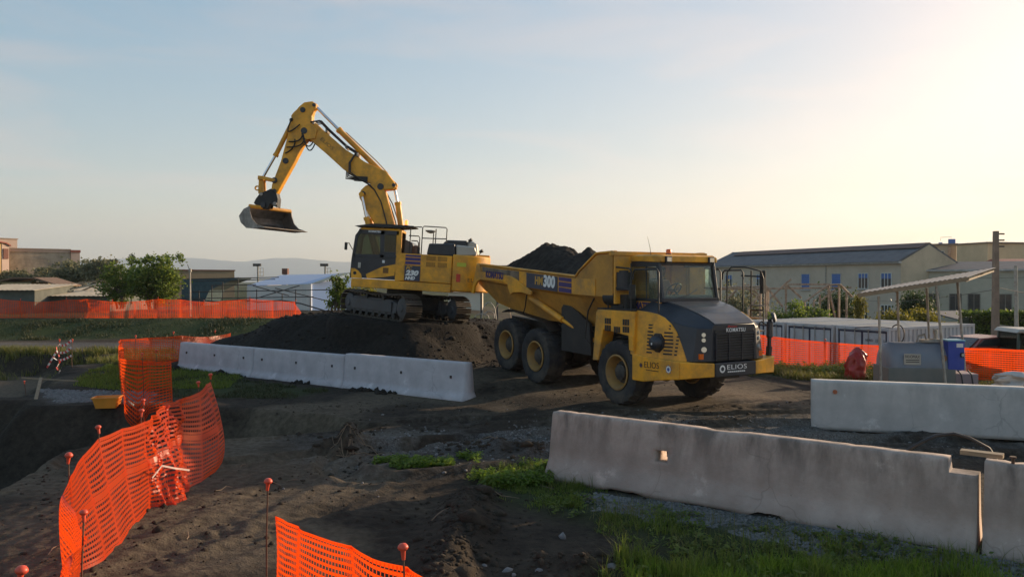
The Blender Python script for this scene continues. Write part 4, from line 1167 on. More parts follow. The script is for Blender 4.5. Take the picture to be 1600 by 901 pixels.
# ------------------------------------------------------------------ excavator (front towards -x, cab side towards the camera, -y)
EXC = empty('excavator', (-3.73, 27.0, 1.85))
EXC.rotation_euler = (0, rad(3.5), 0)
tag(EXC, 'yellow crawler excavator on the spoil mound with its arm raised', 'excavator')
e = EXC
# --- crawler tracks
PHI = rad(-50)
def track(off):
    t = empty('crawler_track', (0,0,0), PHI, e)
    L, r, cz, W = 3.45, .40, .43, .60
    y0, y1 = off-W/2, off+W/2
    # closed path of the track chain
    path = []
    n_arc = 10
    for k in range(n_arc+1):
        a = -PI/2 + PI*k/n_arc; path.append((L/2+r*math.cos(a), cz+r*math.sin(a)))
    for k in range(1, 12):
        u = k/12; path.append((L/2-L*u, cz+r-.035*math.sin(PI*u)*1.0-.02*math.sin(3*PI*u)**2))
    for k in range(n_arc+1):
        a = PI/2 + PI*k/n_arc; path.append((-L/2+r*math.cos(a), cz+r*math.sin(a)))
    path.append(path[0])
    P = np.array(path); seg = np.hypot(*np.diff(P, axis=0).T); S = np.concatenate([[0], np.cumsum(seg)])
    n = 46
    mb = MB(); mb.box((-.088,-W/2,.0),(.088,W/2,.022))
    for q in (-.07,.0,.07): mb.box((q-.01,-W/2,.02),(q+.01,W/2,.05))
    mb.box((-.06,-.10,-.07),(.06,-.05,0)); mb.box((-.06,.05,-.07),(.06,.10,0))
    me = mb.mesh('track_shoe'); me.materials.append(trackst)
    for k in range(n):
        s = S[-1]*k/n
        x, z = np.interp(s, S, P[:,0]), np.interp(s, S, P[:,1])
        x2, z2 = np.interp((s+.02) % S[-1], S, P[:,0]), np.interp((s+.02) % S[-1], S, P[:,1])
        a = math.atan2(z2-z, x2-x)
        o = link('track_shoe', me, t)
        o.matrix_basis = Matrix.Translation((x, off, z)) @ Matrix.Rotation(-a, 4, 'Y') @ Matrix.Rotation(PI, 4, 'X')
    mb = MB()
    mb.loft([[(x,y0+.10,z0),(x,y1-.10,z0),(x,y1-.14,z1),(x,y0+.14,z1)] for x,z0,z1 in ((-1.55,.22,.62),(-1.4,.17,.68),(1.0,.17,.66),(1.38,.25,.55))])
    for yy in (y0+.06, y1-.10): mb.box((-1.45,yy,.24),(1.15,yy+.04,.60))
    mb.build('track_frame', mat('track_frame_paint', (.07,.072,.08), .6, var=.25, dirt=(.07,.055,.042), dirt_amt=.8, ds=1.5) if 'track_frame_paint' not in MATS else MATS['track_frame_paint'], t, bevel=.02)
    for x in (-L/2, L/2):
        mb = MB(); mb.lathe([(0,-.24),(.10,-.24),(.13,-.20),(.28,-.2),(.325,-.17),(.325,.17),(.28,.2),(.13,.2),(.10,.24),(0,.24)], 'y', (x,off,cz), 26)
        mb.build('sprocket' if x > 0 else 'idler', MATS['track_frame_paint'], t, smooth=35)
    for k in range(7):
        x = -1.3+k*.42
        MB().lathe([(0,-.2),(.09,-.2),(.09,-.12),(.07,-.1),(.07,.1),(.09,.12),(.09,.2),(0,.2)], 'y', (x,off,.15), 14).build('bottom_roller', black, t, smooth=35)
    for x in (-.5,.6):
        MB().lathe([(0,-.22),(.07,-.22),(.07,.22),(0,.22)], 'y', (x,off,.70), 12).build('carrier_roller', black, t, smooth=35)
    return t
track(-.97); track(.97)
mb = MB(); mb.box((-1.0,-.75,.35),(1.0,.75,.75), Matrix.Rotation(PHI,4,'Z')); mb.cyl((0,0,.7),(0,0,1.0),.62,.6,28)
for sx in (-.7,.7): mb.bar(Matrix.Rotation(PHI,3,'Z') @ Vector((sx,-.9,.5)), Matrix.Rotation(PHI,3,'Z') @ Vector((sx,.9,.5)), .4, .3)
mb.build('undercarriage', black, e)

# --- upper structure
def rounded(x0, x1, y0, y1, rr, n=7):
    """plan with round rear (+x) corners"""
    p = [(x0,y0)]
    for k in range(n+1):
        a = -PI/2 + PI/2*k/n; p.append((x1-rr+rr*math.cos(a), y0+rr+rr*math.sin(a)))
    for k in range(n+1):
        a = PI/2*k/n; p.append((x1-rr+rr*math.cos(a), y1-rr+rr*math.sin(a)))
    return p + [(x0,y1)]
MB().box((-1.60,-1.27,1.0),(1.66,1.27,1.27)).build('deck_skirt', yellow, e, bevel=.02)
mb = MB(); mb.prism(rounded(1.665,2.86,-1.25,1.25,1.02, 10), 'z', 1.04, 2.25)
mb.build('counterweight', yellow, e, smooth=30, bevel=.05)
MB().prism([(2.2,-.5),(2.84,-.42),(2.84,.42),(2.2,.5)], 'z', 2.252, 2.31).build('counterweight_cap', yellow, e, bevel=.02)
MB().box((-.12,-1.265,1.28),(1.655,1.25,2.19)).build('engine_bay', yellow, e, bevel=.025)
MB().box((.66,-1.278,1.30),(1.63,-1.264,2.17)).build('side_door', yellow, e, bevel=.006)
MB().box((-.10,-1.276,1.30),(.11,-1.264,2.17)).build('side_panel', yellow, e, bevel=.006)
MB().box((.125,-1.278,1.30),(.635,-1.264,1.80)).build('name_panel', navy, e)
for z0 in (1.84,1.965,2.09):
    MB().box((.135,-1.279,z0),(.63,-1.264,z0+(.095 if z0 < 2.05 else .06))).build('stripe', purple, e)
for x0 in (.82,1.20):
    for z0 in (1.80,2.0):
        MB().box((x0,-1.288,z0),(x0+.29,-1.279,z0+.145)).build('vent', mat('vent_mesh', (.20,.10,.03), .8) if 'vent_mesh' not in MATS else MATS['vent_mesh'], e)
        for k in range(5): MB().box((x0+.01,-1.294,z0+.012+k*.027),(x0+.28,-1.286,z0+.024+k*.027)).build('vent_slat', yellow, e)
ex = lambda x, z, y=-1.281: plane_m((x,y,z), (1,0,0), (0,0,1))
text('PC', .17, gold_l, e, ex(.17,1.655), shear=.25, width=.2, bold=.006)
text('230', .22, white_l, e, ex(.15,1.47), shear=.25, width=.44, bold=.014)
text('NHD', .14, white_l, e, ex(.15,1.335), shear=.25, width=.33, bold=.01)
cwm = plane_m((2.20,-1.256,1.38), (1,.12,0), (0,0,1))
text('ELIOS', .17, MATS['brown_lettering'], e, cwm, width=.5)
MB().box((1.82,-1.268,1.36),(1.95,-1.25,1.62)).build('reflector', red_lens, e)
MB().box((1.82,-1.262,1.86),(2.12,-1.25,1.99)).build('warning_sticker', mat('yellow_green_sticker', (.5,.5,.04), .5), e)
# engine hoods, exhaust and lights on top
MB().prism([(.80,2.19),(1.74,2.19),(1.70,2.60),(.86,2.56)], 'y', -1.2, -.55).build('engine_hood', dark, e, bevel=.04)
MB().prism([(1.2,2.19),(2.1,2.19),(2.06,2.76),(1.38,2.74),(1.25,2.62)], 'y', -.5, .75).build('engine_hood', dark, e, bevel=.04)
MB().prism([(1.755,2.19),(2.44,2.25),(2.36,2.54),(1.73,2.57)], 'y', -1.12, -.5).build('radiator_hood', lightgrey, e, bevel=.05)
MB().prism([(2.07,2.25),(2.46,2.26),(2.40,2.66),(2.26,2.74),(2.07,2.75)], 'y', -.45, .7).build('radiator_hood', lightgrey, e, bevel=.05)
for x, y, z in ((2.12,-.6,2.66),(2.52,-.95,2.30)):
    mb = MB(); mb.tube([(x,y,z),(x+.03,y,z+.08)], .015, 6); mb.cyl((x+.0,y,z+.08),(x+.10,y-.03,z+.14),.045,.06,12)
    mb.build('work_lamp', black, e, smooth=40)
for pts in ([(.62,-1.15,2.19),(.62,-1.15,3.06),(.67,-1.15,3.11),(1.37,-1.15,3.11),(1.42,-1.15,3.06),(1.42,-1.15,2.62)], [(.62,-1.15,2.72),(1.42,-1.15,2.74)],
            [(.98,-.3,2.5),(.98,-.3,3.1)], [(.90,-.3,2.5),(.90,-.3,3.02)], [(.15,-1.2,3.06),(.60,-1.15,3.08)],
            [(.18,-1.1,2.78),(.50,-1.1,2.78),(.54,-1.1,2.72),(.54,-1.1,2.19)], [(.26,-1.05,2.62),(.46,-1.05,2.62),(.50,-1.05,2.56),(.50,-1.05,2.19)], [(.24,-1.2,2.19),(.24,-1.2,3.0)]):
    MB().tube(pts, .018, 7).build('handrail', black, e, smooth=60)
mb = MB(); mb.lathe([(0,0),(.10,.02),(.17,.07),(.18,.10),(0,.12)], 'z', (.86,-.9,2.90), 16); mb.build('mirror', lightgrey, e, smooth=50)
MB().lathe([(0,0),(.13,.0),(.13,.22),(.07,.28),(0,.28)], 'z', (.42,-.95,2.19), 16).build('fuel_filler', rust, e, smooth=50)
MB().prism([(.0,2.19),(.45,2.19),(.28,2.56),(.02,2.66)], 'y', -.9, .4).build('tank_cover', hood_grey, e, bevel=.03)

# --- cab
CY0, CY1 = -1.27, -.22
def cbar(name, p0, p1, w, h, m=dark): return MB().bar(p0, p1, w, h).build(name, m, e, bevel=.008)
for y in (CY0+.04, CY1-.04):
    cbar('cab_pillar', (-1.60,y,1.28), (-1.58,y,1.9), .08, .10); cbar('cab_pillar', (-1.58,y,1.88), (-1.50,y,2.68), .08, .10)
    cbar('cab_pillar', (-1.50,y,2.66), (-1.36,y,2.88), .08, .10)
    cbar('cab_pillar', (-.64,y,1.9), (-.66,y,2.88), .08, .14)
    cbar('cab_pillar', (-.09,y,1.27), (-.12,y,2.9), .08, .17, yellow if y < -1 else dark)
    cbar('window_header', (-1.4,y,2.81), (-.12,y,2.83), .08, .14)
cbar('window_sill', (-1.58,CY0+.04,2.02), (-.16,CY0+.04,2.06), .08, .10)
MB().prism([(-1.56,1.3),(-.18,1.3),(-.18,2.2),(-.62,2.2),(-.64,2.04),(-1.56,2.0)], 'y', CY0+.01, CY0+.05).build('cab_door', dark, e)
MB().prism([(-1.56,1.3),(-.18,1.3),(-.18,2.0),(-1.56,1.9)], 'y', CY1-.05, CY1-.01).build('cab_wall', dark, e)
MB().box((-.16,CY0+.05,1.3),(-.12,CY1-.05,2.1)).build('cab_wall', dark, e)
def epane(name, poly, y0, y1, m=glass_dk): return MB().prism(poly, 'y', y0, y1).build(name, m, e)
for y in (CY0+.03, CY1-.035):
    epane('side_window', [(-1.53,2.05),(-.70,2.08),(-.72,2.76),(-1.43,2.76)], y, y+.006)
    epane('side_window', [(-.58,2.2),(-.20,2.2),(-.22,2.76),(-.60,2.76)], y, y+.006)
mb = MB(); mb.loft([[(x,CY0+.06,z),(x,CY1-.06,z),(x+.008,CY1-.06,z),(x+.008,CY0+.06,z)] for x,z in ((-1.62,1.35),(-1.60,1.9),(-1.52,2.66),(-1.40,2.85))])
mb.build('front_window', glass_dk, e)
mb = MB(); mb.loft([[(x,CY0,z0),(x,CY1,z0),(x,CY1+.02-.04,z1),(x,CY0+.04,z1)] for x,z0,z1 in ((-1.44,2.86,2.90),(-1.30,2.87,2.95),(-.10,2.88,2.97),(-.03,2.86,2.94))])
mb.build('cab_roof', yellow, e, bevel=.015)
mb = MB(); mb.prism([(-1.58,2.98),(-1.50,2.965),(-.2,2.99),(.36,3.06),(.36,3.09),(-.6,3.10),(-1.0,3.09)], 'y', CY0-.06, CY1+.1)
mb.build('roof_guard', black, e, bevel=.01)
for x in (-1.3,-.7,-.15): MB().box((x-.03,CY0+.1,2.93),(x+.03,CY1-.1,2.985)).build('guard_bracket', lightgrey, e)
# yellow sweep low on the cab door
MB().prism([(-1.60,1.285),(-1.62,1.60),(-1.50,1.60),(-1.38,1.53),(-1.28,1.42),(-1.25,1.285)], 'y', CY0-.005, CY0+.012).build('cab_trim', yellow, e)
MB().prism([(-1.13,1.43),(-1.08,1.30),(-.62,1.36),(-.20,1.44),(-.17,1.82),(-.62,1.70)], 'y', CY0-.005, CY0+.012).build('cab_trim', yellow, e)
MB().lathe([(0,-.006),(.055,-.006),(.055,.0)], 'y', (-1.49,CY0-.006,1.45), 16).build('cab_lock', black, e)
MB().box((-1.40,CY0-.02,1.62),(-1.31,CY0+.0,1.80)).build('door_handle', lightgrey, e, bevel=.01)
MB().box((-.62,CY0-.004,1.83),(-.54,CY0+.012,1.92)).build('sticker', white_l, e)
MB().box((-.58,CY0-.008,1.50),(-.40,CY0-.004,1.68)).build('vent', MATS['vent_mesh'], e)
text('KOMATSU', .08, white_l, e, plane_m((-1.12,CY0-.002,2.80), (1,0,.01), (0,0,1)), width=.40, bold=.004)
mb = MB(); mb.box((-.75,-.95,1.3),(-.35,-.5,1.75)); mb.box((-.42,-.95,1.75),(-.30,-.5,2.45)); mb.build('operator_seat', seat_m, e, bevel=.03)
mb = MB(); mb.tube([(-1.6,CY0-.02,2.2),(-1.72,CY0-.12,2.42),(-1.78,CY0-.16,2.36)], .014, 6); mb.box((-1.83,CY0-.22,2.18),(-1.76,CY0-.10,2.42))
mb.build('mirror', black, e)
MB().cyl((.02,-.75,3.09),(.02,-.75,3.14),.06,n=14).build('beacon_foot', black, e)
bm_, nt_, N_, L_, b_ = nodes_of('lit_beacon')
b_.inputs['Base Color'].default_value = (.8,.12,.02,1); b_.inputs['Emission Color'].default_value = (1,.25,.05,1); b_.inputs['Emission Strength'].default_value = 1.6
MB().lathe([(.055,0),(.055,.12),(.035,.16),(0,.165)], 'z', (.02,-.75,3.14), 14).build('beacon', bm_, e, smooth=50)

# --- two-piece boom and arm (in the plane y = 0)
def plate(name, poly, half, m=yellow, bev=.03, parent=None): return MB().prism(poly, 'y', -half, half).build(name, m, parent or e, bevel=bev)
base_boom = plate('boom_base', [(-1.71,4.02),(-1.67,4.26),(-1.52,4.42),(-1.30,4.52),(-1.02,4.46),(-.84,4.28),(-.50,3.25),(-.10,2.0),(-.25,1.85),(-.55,1.95),(-1.18,3.2)], .23)
boom = plate('boom', [(-3.78,6.18),(-3.68,6.36),(-3.52,6.44),(-3.30,6.42),(-3.07,6.22),(-2.29,5.62),(-1.57,5.22),(-.86,4.96),(-.55,4.60),(-.49,4.45),(-.56,4.36),(-1.05,4.29),(-1.33,4.50),(-1.91,4.70),(-2.3,4.93),(-2.92,5.43),(-3.50,5.86),(-3.72,5.98)], .22)
arm = plate('arm', [(-4.02,6.86),(-3.94,6.97),(-3.78,7.12),(-3.5,7.18),(-3.35,7.08),(-3.36,6.95),(-3.44,6.88),(-3.48,6.68),(-3.46,6.40),(-3.58,5.88),(-3.74,5.65),(-4.02,5.01),(-4.35,4.33),(-4.52,3.96),(-4.66,3.98),(-4.72,4.12),(-4.70,4.3),(-4.45,5.09),(-4.26,6.01),(-4.16,6.52),(-4.20,6.64),(-4.12,6.76)], .17)
for y in (-.245,.245):   # clevis plates at the boom tip
    MB().prism([(-3.80,6.0),(-3.84,6.2),(-3.7,6.38),(-3.45,6.40),(-3.25,6.2),(-3.3,5.9),(-3.6,5.85)], 'y', y-.03, y+.03).build('boom_tip_plate', yellow, e, bevel=.01)
def pin(x, z, r=.075, half=.29, m=dark): MB().cyl((x,-half,z),(x,half,z),r,n=16).build('pin', m, e, smooth=40, bevel=.008)
for a in ((-3.69,6.14,.11),(-3.80,6.86,.09,.21),(-4.28,5.10,.10,.20),(-4.62,4.42,.10,.20),(-1.58,4.14,.09,.28),(-1.0,4.42,.11,.27),(-.56,4.5,.06,.25),(-3.43,7.05,.06,.2),(-4.17,6.5,.06,.2),(-4.60,4.06,.07,.2)): pin(*a)
def cylinder(p0, pm, p1, rb, rr, y, nm):
    P0, PM, P1 = (Vector((a[0],y,a[1])) for a in (p0,pm,p1))
    d = (P1-P0).normalized()
    b = MB(); b.cyl(P0,PM,rb,n=18); b.cyl(PM-d*.10,PM,rb*1.18,n=18); b.lathe([(0,-.12),(rb*1.0,-.12),(rb*1.0,.12),(0,.12)],'y',P0,14)
    b.build(nm+'_barrel', yellow, e, smooth=40)
    r = MB(); r.cyl(PM-d*.2,P1,rr,n=14); r.build(nm+'_rod', chrome, e, smooth=40)
    q = MB(); q.lathe([(0,-.10),(rr*1.7,-.10),(rr*1.7,.10),(0,.10)],'y',P1,14); q.build(nm+'_eye', yellow, e, smooth=40)
cylinder((-.56,4.52),(-2.60,6.31),(-3.43,7.05), .095, .05, 0, 'arm_cylinder')
cylinder((-4.17,6.48),(-4.70,5.25),(-5.10,4.46), .08, .045, 0, 'bucket_cylinder')
for y in (-.34,.34): cylinder((-.95,1.9),(-1.40,3.35),(-1.60,4.10), .085, .05, y, 'boom_cylinder')
cylinder((-.05,2.0),(-.42,3.95),(-.56,4.42), .10, .05, 0, 'adjust_cylinder')
for y in (-.2,.2):
    MB().prism([(-5.18,4.40),(-5.18,4.54),(-5.05,4.54),(-4.62,4.47),(-4.58,4.42),(-4.66,4.37),(-5.0,4.42)], 'y', y-.025, y+.025).build('bucket_link', yellow, e, bevel=.008)
    MB().prism([(-5.17,4.50),(-5.02,4.50),(-4.97,4.0),(-5.05,3.86),(-5.16,3.95)], 'y', y*.6-.03, y*.6+.03).build('coupling_rod', yellow, e, bevel=.01)
MB().lathe([(.05,-.03),(.09,-.03),(.09,.03),(.05,.03),(.05,-.03)], 'y', (-5.2,-.13,4.12), 14).build('lifting_eye', yellow, e)
# hoses along boom and arm
def hose(pts, r=.022): MB().tube(pts, r, 6).build('hose', black, e, smooth=60)
def arc(p0, p1, sag, y, n=9, side=(0,-1)):
    p0, p1 = Vector((p0[0],y,p0[1])), Vector((p1[0],y,p1[1])); o = []
    for k in range(n):
        t = k/(n-1); q = p0.lerp(p1, t) + Vector((side[0],0,side[1]))*sag*4*t*(1-t); o.append(q)
    return o
hose(arc((-3.75,6.05),(-3.35,5.78),.28,-.30)); hose(arc((-3.7,6.0),(-3.30,5.72),.36,-.26)); hose(arc((-3.85,6.35),(-4.12,6.55),.45,-.25,side=(-.55,-.8)))
hose(arc((-3.80,6.2),(-4.2,5.75),.24,-.24,side=(.8,-.5))); hose(arc((-3.75,6.1),(-4.25,5.55),.30,-.27,side=(.9,-.4))); hose(arc((-4.0,5.85),(-4.3,5.35),.12,-.22,side=(.9,-.3)))
for k, (y, up) in enumerate(((-.24,.06),(-.18,.10),(.05,.13),(.14,.10),(.22,.06))):
    hose([(-3.5,y,6.42+up*.5),(-3.2,y,6.44+up),(-2.9,y,6.16+up),(-2.29,y,5.66+up),(-1.9,y,5.44+up)], .02)
    hose([(-1.9,y,5.44+up),(-2.05-.05*k,y-.10,5.15),(-2.02-.06*k,y-.12,4.82-.04*k),(-1.7,y-.10,4.62),(-1.45,y-.06,4.5),(-1.2+.08*k,y,4.3)], .024)
    hose([(-1.2+.08*k,y,4.3),(-.95+.08*k,y,3.9),(-.75+.09*k,y,3.3),(-.5+.09*k,y,2.4)], .022)
MB().box((-1.9,-.28,4.55),(-1.45,-.23,4.72)).build('hose_clamp', black, e)
for x, z in ((-2.95,6.2),(-2.25,5.7),(-3.4,6.45),(-1.85,5.45)): MB().bar((x,-.25,z),(x,.25,z),.05,.12).build('hose_clamp', pipe_grey, e)
for y in (-.235,): MB().tube([(-2.3,-.12,6.2),(-1.2,-.12,5.28),(-.8,-.12,4.9)], .018, 6).build('pipe', yellow, e)
text('ELIOS', .17, MATS['brown_lettering'], e, plane_m((-3.15,-.224,5.88), (.64,0,-.5), (.5,0,.64)), width=.55, shear=.1)
# tilting coupler and ditching bucket
MB().prism([(-4.72,4.13),(-5.10,3.93),(-5.22,3.75),(-5.28,3.6),(-5.0,3.42),(-4.80,3.42),(-4.70,3.62),(-4.60,3.55),(-4.47,3.50),(-4.46,3.80),(-4.52,3.98),(-4.62,4.08)], 'y', -.2, .2).build('coupler', black, e, bevel=.02)
pin(-5.03,3.92,.06,.23,steel); pin(-4.95,3.55,.09,.26); pin(-4.55,3.62,.07,.24,steel)
bk = empty('bucket', (-5.27, -.60, 3.44), rad(-35), e)      # x: opening direction, y: width
bk.rotation_euler = (0, rad(-3.5), rad(-35))
prof = [(0,0),(.05,-.18),(.17,-.42),(.40,-.60),(.72,-.70),(.74,-.73),(.10,-.75),(-.14,-.71),(-.40,-.52),(-.54,-.28),(-.46,-.16),(-.20,-.02)]
outer = [(-.05,.02),(-.30,-.06),(-.54,-.27),(-.44,-.50),(-.14,-.70),(.20,-.735),(.76,-.725)]
inner = [(.76,-.705),(.20,-.71),(-.13,-.67),(-.41,-.48),(-.505,-.27),(-.28,-.09),(-.05,-.01)]
W2 = 1.75
MB().prism(outer+inner, 'y', .0, W2).build('bucket_shell', steel, bk, smooth=30)
for y in (-.012, W2-.012):
    MB().prism([(0,.02),(.04,-.18),(.16,-.42),(.40,-.60),(.74,-.70),(.74,-.728),(.2,-.738),(-.14,-.705),(-.45,-.5),(-.55,-.27),(-.3,-.05)], 'y', y, y+.025).build('bucket_cheek', steel, bk)
MB().cyl((-.03,.02,.03),(-.03,W2-.02,.03),.065,n=14).build('bucket_tube', yellow2, bk, smooth=40)
MB().prism([(.70,-.745),(.86,-.735),(.86,-.725),(.70,-.70)], 'y', -.015, W2+.015).build('cutting_edge', steel, bk)
for y in (.55,.85): MB().prism([(-.3,-.08),(-.25,.10),(.0,.22),(.12,.16),(.05,.02),(-.05,-.02)], 'y', y, y+.05).build('bucket_ear', black, bk)

# ------------------------------------------------------------------ concrete barriers
def barrier(p0, p1, m, hgt=1.0, wb=.62, wt=.2, kink=(.42,.36), label='', group=None, hole=None, chips=.5, notch=(), step=0, seed=1, zb=None, foot=.08):
    """profile barrier standing from p0 to p1; hole = (u, z, w, h) through slot; notch = [(u0,u1,height)] under the foot"""
    p0, p1 = Vector((*p0,0)), Vector((*p1,0)); L = (p1-p0).length
    d = (p1-p0).normalized()
    us = set(np.round(np.linspace(0, L, int(L/.09)), 3))
    zs = [0, foot, foot+.10, .26, kink[1], kink[1]+.06]
    k = np.linspace(kink[1]+.12, hgt-.02, 7)
    zs = sorted(set(np.round(list(zs)+list(k)+[hgt-.05, hgt-.015, hgt], 3)))
    if hole:
        hu, hzv, hw, hh = hole
        us = {u for u in us if abs(u-hu) > hw/2+.03} | {hu-hw/2, hu+hw/2}
        zs = [z for z in zs if abs(z-hzv) > hh/2+.02]; zs = sorted(zs+[hzv-hh/2, hzv+hh/2])
    if step: us |= {L-step, L-step+.01}
    us = np.array(sorted(us)); zs = np.array(zs)
    def half(z):
        return np.interp(z, [0,foot,kink[1],hgt-.03,hgt], [wb/2,wb/2,kink[0]/2,wt/2+.006,wt/2-.015])
    nu, nz = len(us), len(zs)
    V = np.zeros((2,nu,nz,3))
    for s in (0, 1):
        sg = -1 if s == 0 else 1
        U, Z = np.meshgrid(us, zs, indexing='ij')
        h = half(Z)
        rough = .012*fbm(U*2.2, Z*2.2, 3, seed+s)
        edge = sstep(hgt-.14, hgt, Z)
        chip = np.clip(fbm(U*3.1, U*0+seed, 4, seed+3)-.16, 0, 1)*chips*2.2
        Zc = Z - chip*.030*edge - .006*np.abs(fbm(U*9, Z*0, 2, seed+4))*edge*chips
        h = h + rough*.35 - chip*.05*edge
        endc = sstep(.05, .0, U)*.02 + sstep(L-.05, L, U)*.02
        if step: Zc = np.where(U > L-step+.005, np.minimum(Zc, hgt-.16), Zc)
        for (a, b, hh_) in notch:
            t = np.clip((U-a)/(b-a), 0, 1); ins = (U > a) & (U < b)
            Zc = np.where(ins, np.maximum(Zc, hh_*np.minimum(1, 4*np.minimum(t, 1-t)+.15)*(1+.5*fbm(U*5,U*0,2,seed))), Zc)
        V[s,...,0] = np.where(U == 0, U, U); V[s,...,1] = sg*h; V[s,...,2] = Zc
    idx = np.arange(2*nu*nz).reshape(2,nu,nz); F = []
    inh = np.zeros((nu-1,nz-1), bool)
    if hole:
        iu = int(np.argmin(np.abs(us-(hu-hw/2)))); iz = int(np.argmin(np.abs(zs-(hzv-hh/2)))); inh[iu,iz] = True
    for i in range(nu-1):
        for j in range(nz-1):
            if inh[i,j]: continue
            F.append((idx[0,i,j],idx[0,i+1,j],idx[0,i+1,j+1],idx[0,i,j+1]))
            F.append((idx[1,i,j],idx[1,i,j+1],idx[1,i+1,j+1],idx[1,i+1,j]))
        F.append((idx[0,i,nz-1],idx[0,i+1,nz-1],idx[1,i+1,nz-1],idx[1,i,nz-1]))
        F.append((idx[0,i,0],idx[1,i,0],idx[1,i+1,0],idx[0,i+1,0]))
    for j in range(nz-1):
        F.append((idx[0,0,j],idx[0,0,j+1],idx[1,0,j+1],idx[1,0,j]))
        F.append((idx[0,nu-1,j],idx[1,nu-1,j],idx[1,nu-1,j+1],idx[0,nu-1,j+1]))
    if hole:
        q = [(iu,iz),(iu+1,iz),(iu+1,iz+1),(iu,iz+1)]
        for a, b in zip(q, q[1:]+q[:1]): F.append((idx[0][a],idx[0][b],idx[1][b],idx[1][a]))
    o = fast('concrete_barrier', V.reshape(-1,3), np.array(F), m)
    for p_ in o.data.polygons: pass
    z0 = zb if zb is not None else min(hz0(p0.x,p0.y), hz0(p1.x,p1.y)) - .02
    o.location = (p0.x, p0.y, z0); o.rotation_euler = (0,0,math.atan2(d.y,d.x))
    tag(o, label, 'barrier', group)
    return o, d, L
gB = 'profiled concrete barriers'
nbar, nd, nL = barrier((.72,12.62),(5.42,9.13), concrete, 1.03, .72, .24, (.44,.34), 'long weathered brown-grey concrete barrier with a slot, across the right foreground', gB, hole=(1.92,.58,.19,.17), chips=.8, notch=[(1.05,1.75,.05),(3.25,3.75,.09),(2.1,3.2,.03)], step=.30, seed=21)
barrier((5.47,9.09),(9.4,6.2), concrete, 1.05, .72, .24, (.44,.34), 'weathered concrete barrier cut off by the right edge of the picture', gB, chips=.6, seed=31)
wl0, wl1 = (6.36,16.75), (11.6,15.0)
gwall, gd, gL = barrier(wl0, wl1, concrete_g, 1.02, .40, .34, (.39,.3), 'smooth pale grey concrete wall block in front of the fuel tank', None, chips=.12, seed=41)
MB().lathe([(0,-.02),(.045,-.02),(.045,.01)], 'y', (.46,-.19,.80), 14).build('lifting_socket', mat('rusty_socket', (.40,.12,.05), .7), gwall)
pts = [(-11.8,28.3),(-8.35,25.82),(-4.85,23.3),(-1.1,20.6)]
wl = ['white concrete barrier at the left end of the row, leaning soil against it', 'white concrete barrier in the middle of the row below the excavator', 'white concrete barrier at the right end of the row, nearest the truck']
for i in range(3):
    a, b = Vector(pts[i]), Vector(pts[i+1]); dd = (b-a).normalized()*(.006 if i == 0 else .015)
    o, d_, L_ = barrier(a+dd, b-dd, concrete_w, (1.0,1.0,1.05)[i], .60, .22, (.40,.26), wl[i], 'white barriers below the mound', chips=.15, notch=[(.9,1.5,.06)], seed=51+7*i, zb=-.06, foot=.10)
    for u in (.45, L_*.5, L_-.5):
        MB().box((u-.025,-.182,.62),(u+.025,-.10,.69)).build('lifting_pocket', black, o)
# soil spilled against the feet of the white barriers
for i, (u, s_) in enumerate(((.02,.5),(.10,.35),(.21,.6),(.27,.7),(.52,.35),(.74,.65),(.80,.5))):
    p = Vector(pts[0]).lerp(Vector(pts[3]), u) + Vector((-.584,-.812))*.34
    X = RNG.normal(p.x, .26*s_+.12, 26); Y = RNG.normal(p.y, .10, 26)
    o = rocks('soil_clods', X, Y, np.exp(RNG.normal(-2.35,.45,26))*s_**.5, soil_m, .8)
    tag(o, 'dark clods of soil piled against the foot of a white barrier', kind='stuff')

# ------------------------------------------------------------------ orange mesh fences
def net_material(name, col, tcol):
    m, nt, N, L, b = nodes_of(name)
    b.inputs['Base Color'].default_value = (*col,1); b.inputs['Roughness'].default_value = .38; b.inputs['Specular IOR Level'].default_value = .5
    t = N.new('ShaderNodeBsdfTranslucent'); t.inputs['Color'].default_value = (*tcol,1)
    mx = N.new('ShaderNodeMixShader'); mx.inputs['Fac'].default_value = .55
    tc = N.new('ShaderNodeTexCoord'); n = N.new('ShaderNodeTexNoise'); n.inputs['Scale'].default_value = 2.5; n.inputs['Detail'].default_value = 5
    L.new(tc.outputs['Object'], n.inputs['Vector'])
    r = N.new('ShaderNodeValToRGB'); r.color_ramp.elements[0].color = (*[c*.72 for c in col],1); r.color_ramp.elements[1].color = (*col,1)
    L.new(n.outputs['Fac'], r.inputs['Fac']); L.new(r.outputs['Color'], b.inputs['Base Color'])
    L.new(b.outputs['BSDF'], mx.inputs[1]); L.new(t.outputs['BSDF'], mx.inputs[2]); L.new(mx.outputs['Shader'], N['Material Output'].inputs['Surface'])
    return m
net_m = net_material('orange_mesh', (.76,.072,.010), (.93,.09,.006))
cap_mesh = MB().lathe([(0,.06),(.022,.056),(.034,.042),(.037,.03),(.030,.018),(.018,.010),(.014,-.03),(.012,-.05),(0,-.05)], 'z', n=16).mesh('cap', 50)
cap_mesh.materials.append(cap_red)

def stake(parent, base, top, r=.007):
    b_, t_ = Vector(base), Vector(top); off = Vector((random.uniform(-.03,.03), random.uniform(-.03,.03), 0))
    o = MB().tube([b_, b_.lerp(t_, .35)+off, b_.lerp(t_, .7)+off*.8, t_], r, 6).build('stake', rust, parent)
    c_ = link('cap', cap_mesh, o); c_.location = top; c_.rotation_euler = (random.uniform(-.15,.15), random.uniform(-.15,.15), random.uniform(0,6)); c_.scale = (random.uniform(.9,1.1),)*3
    return o

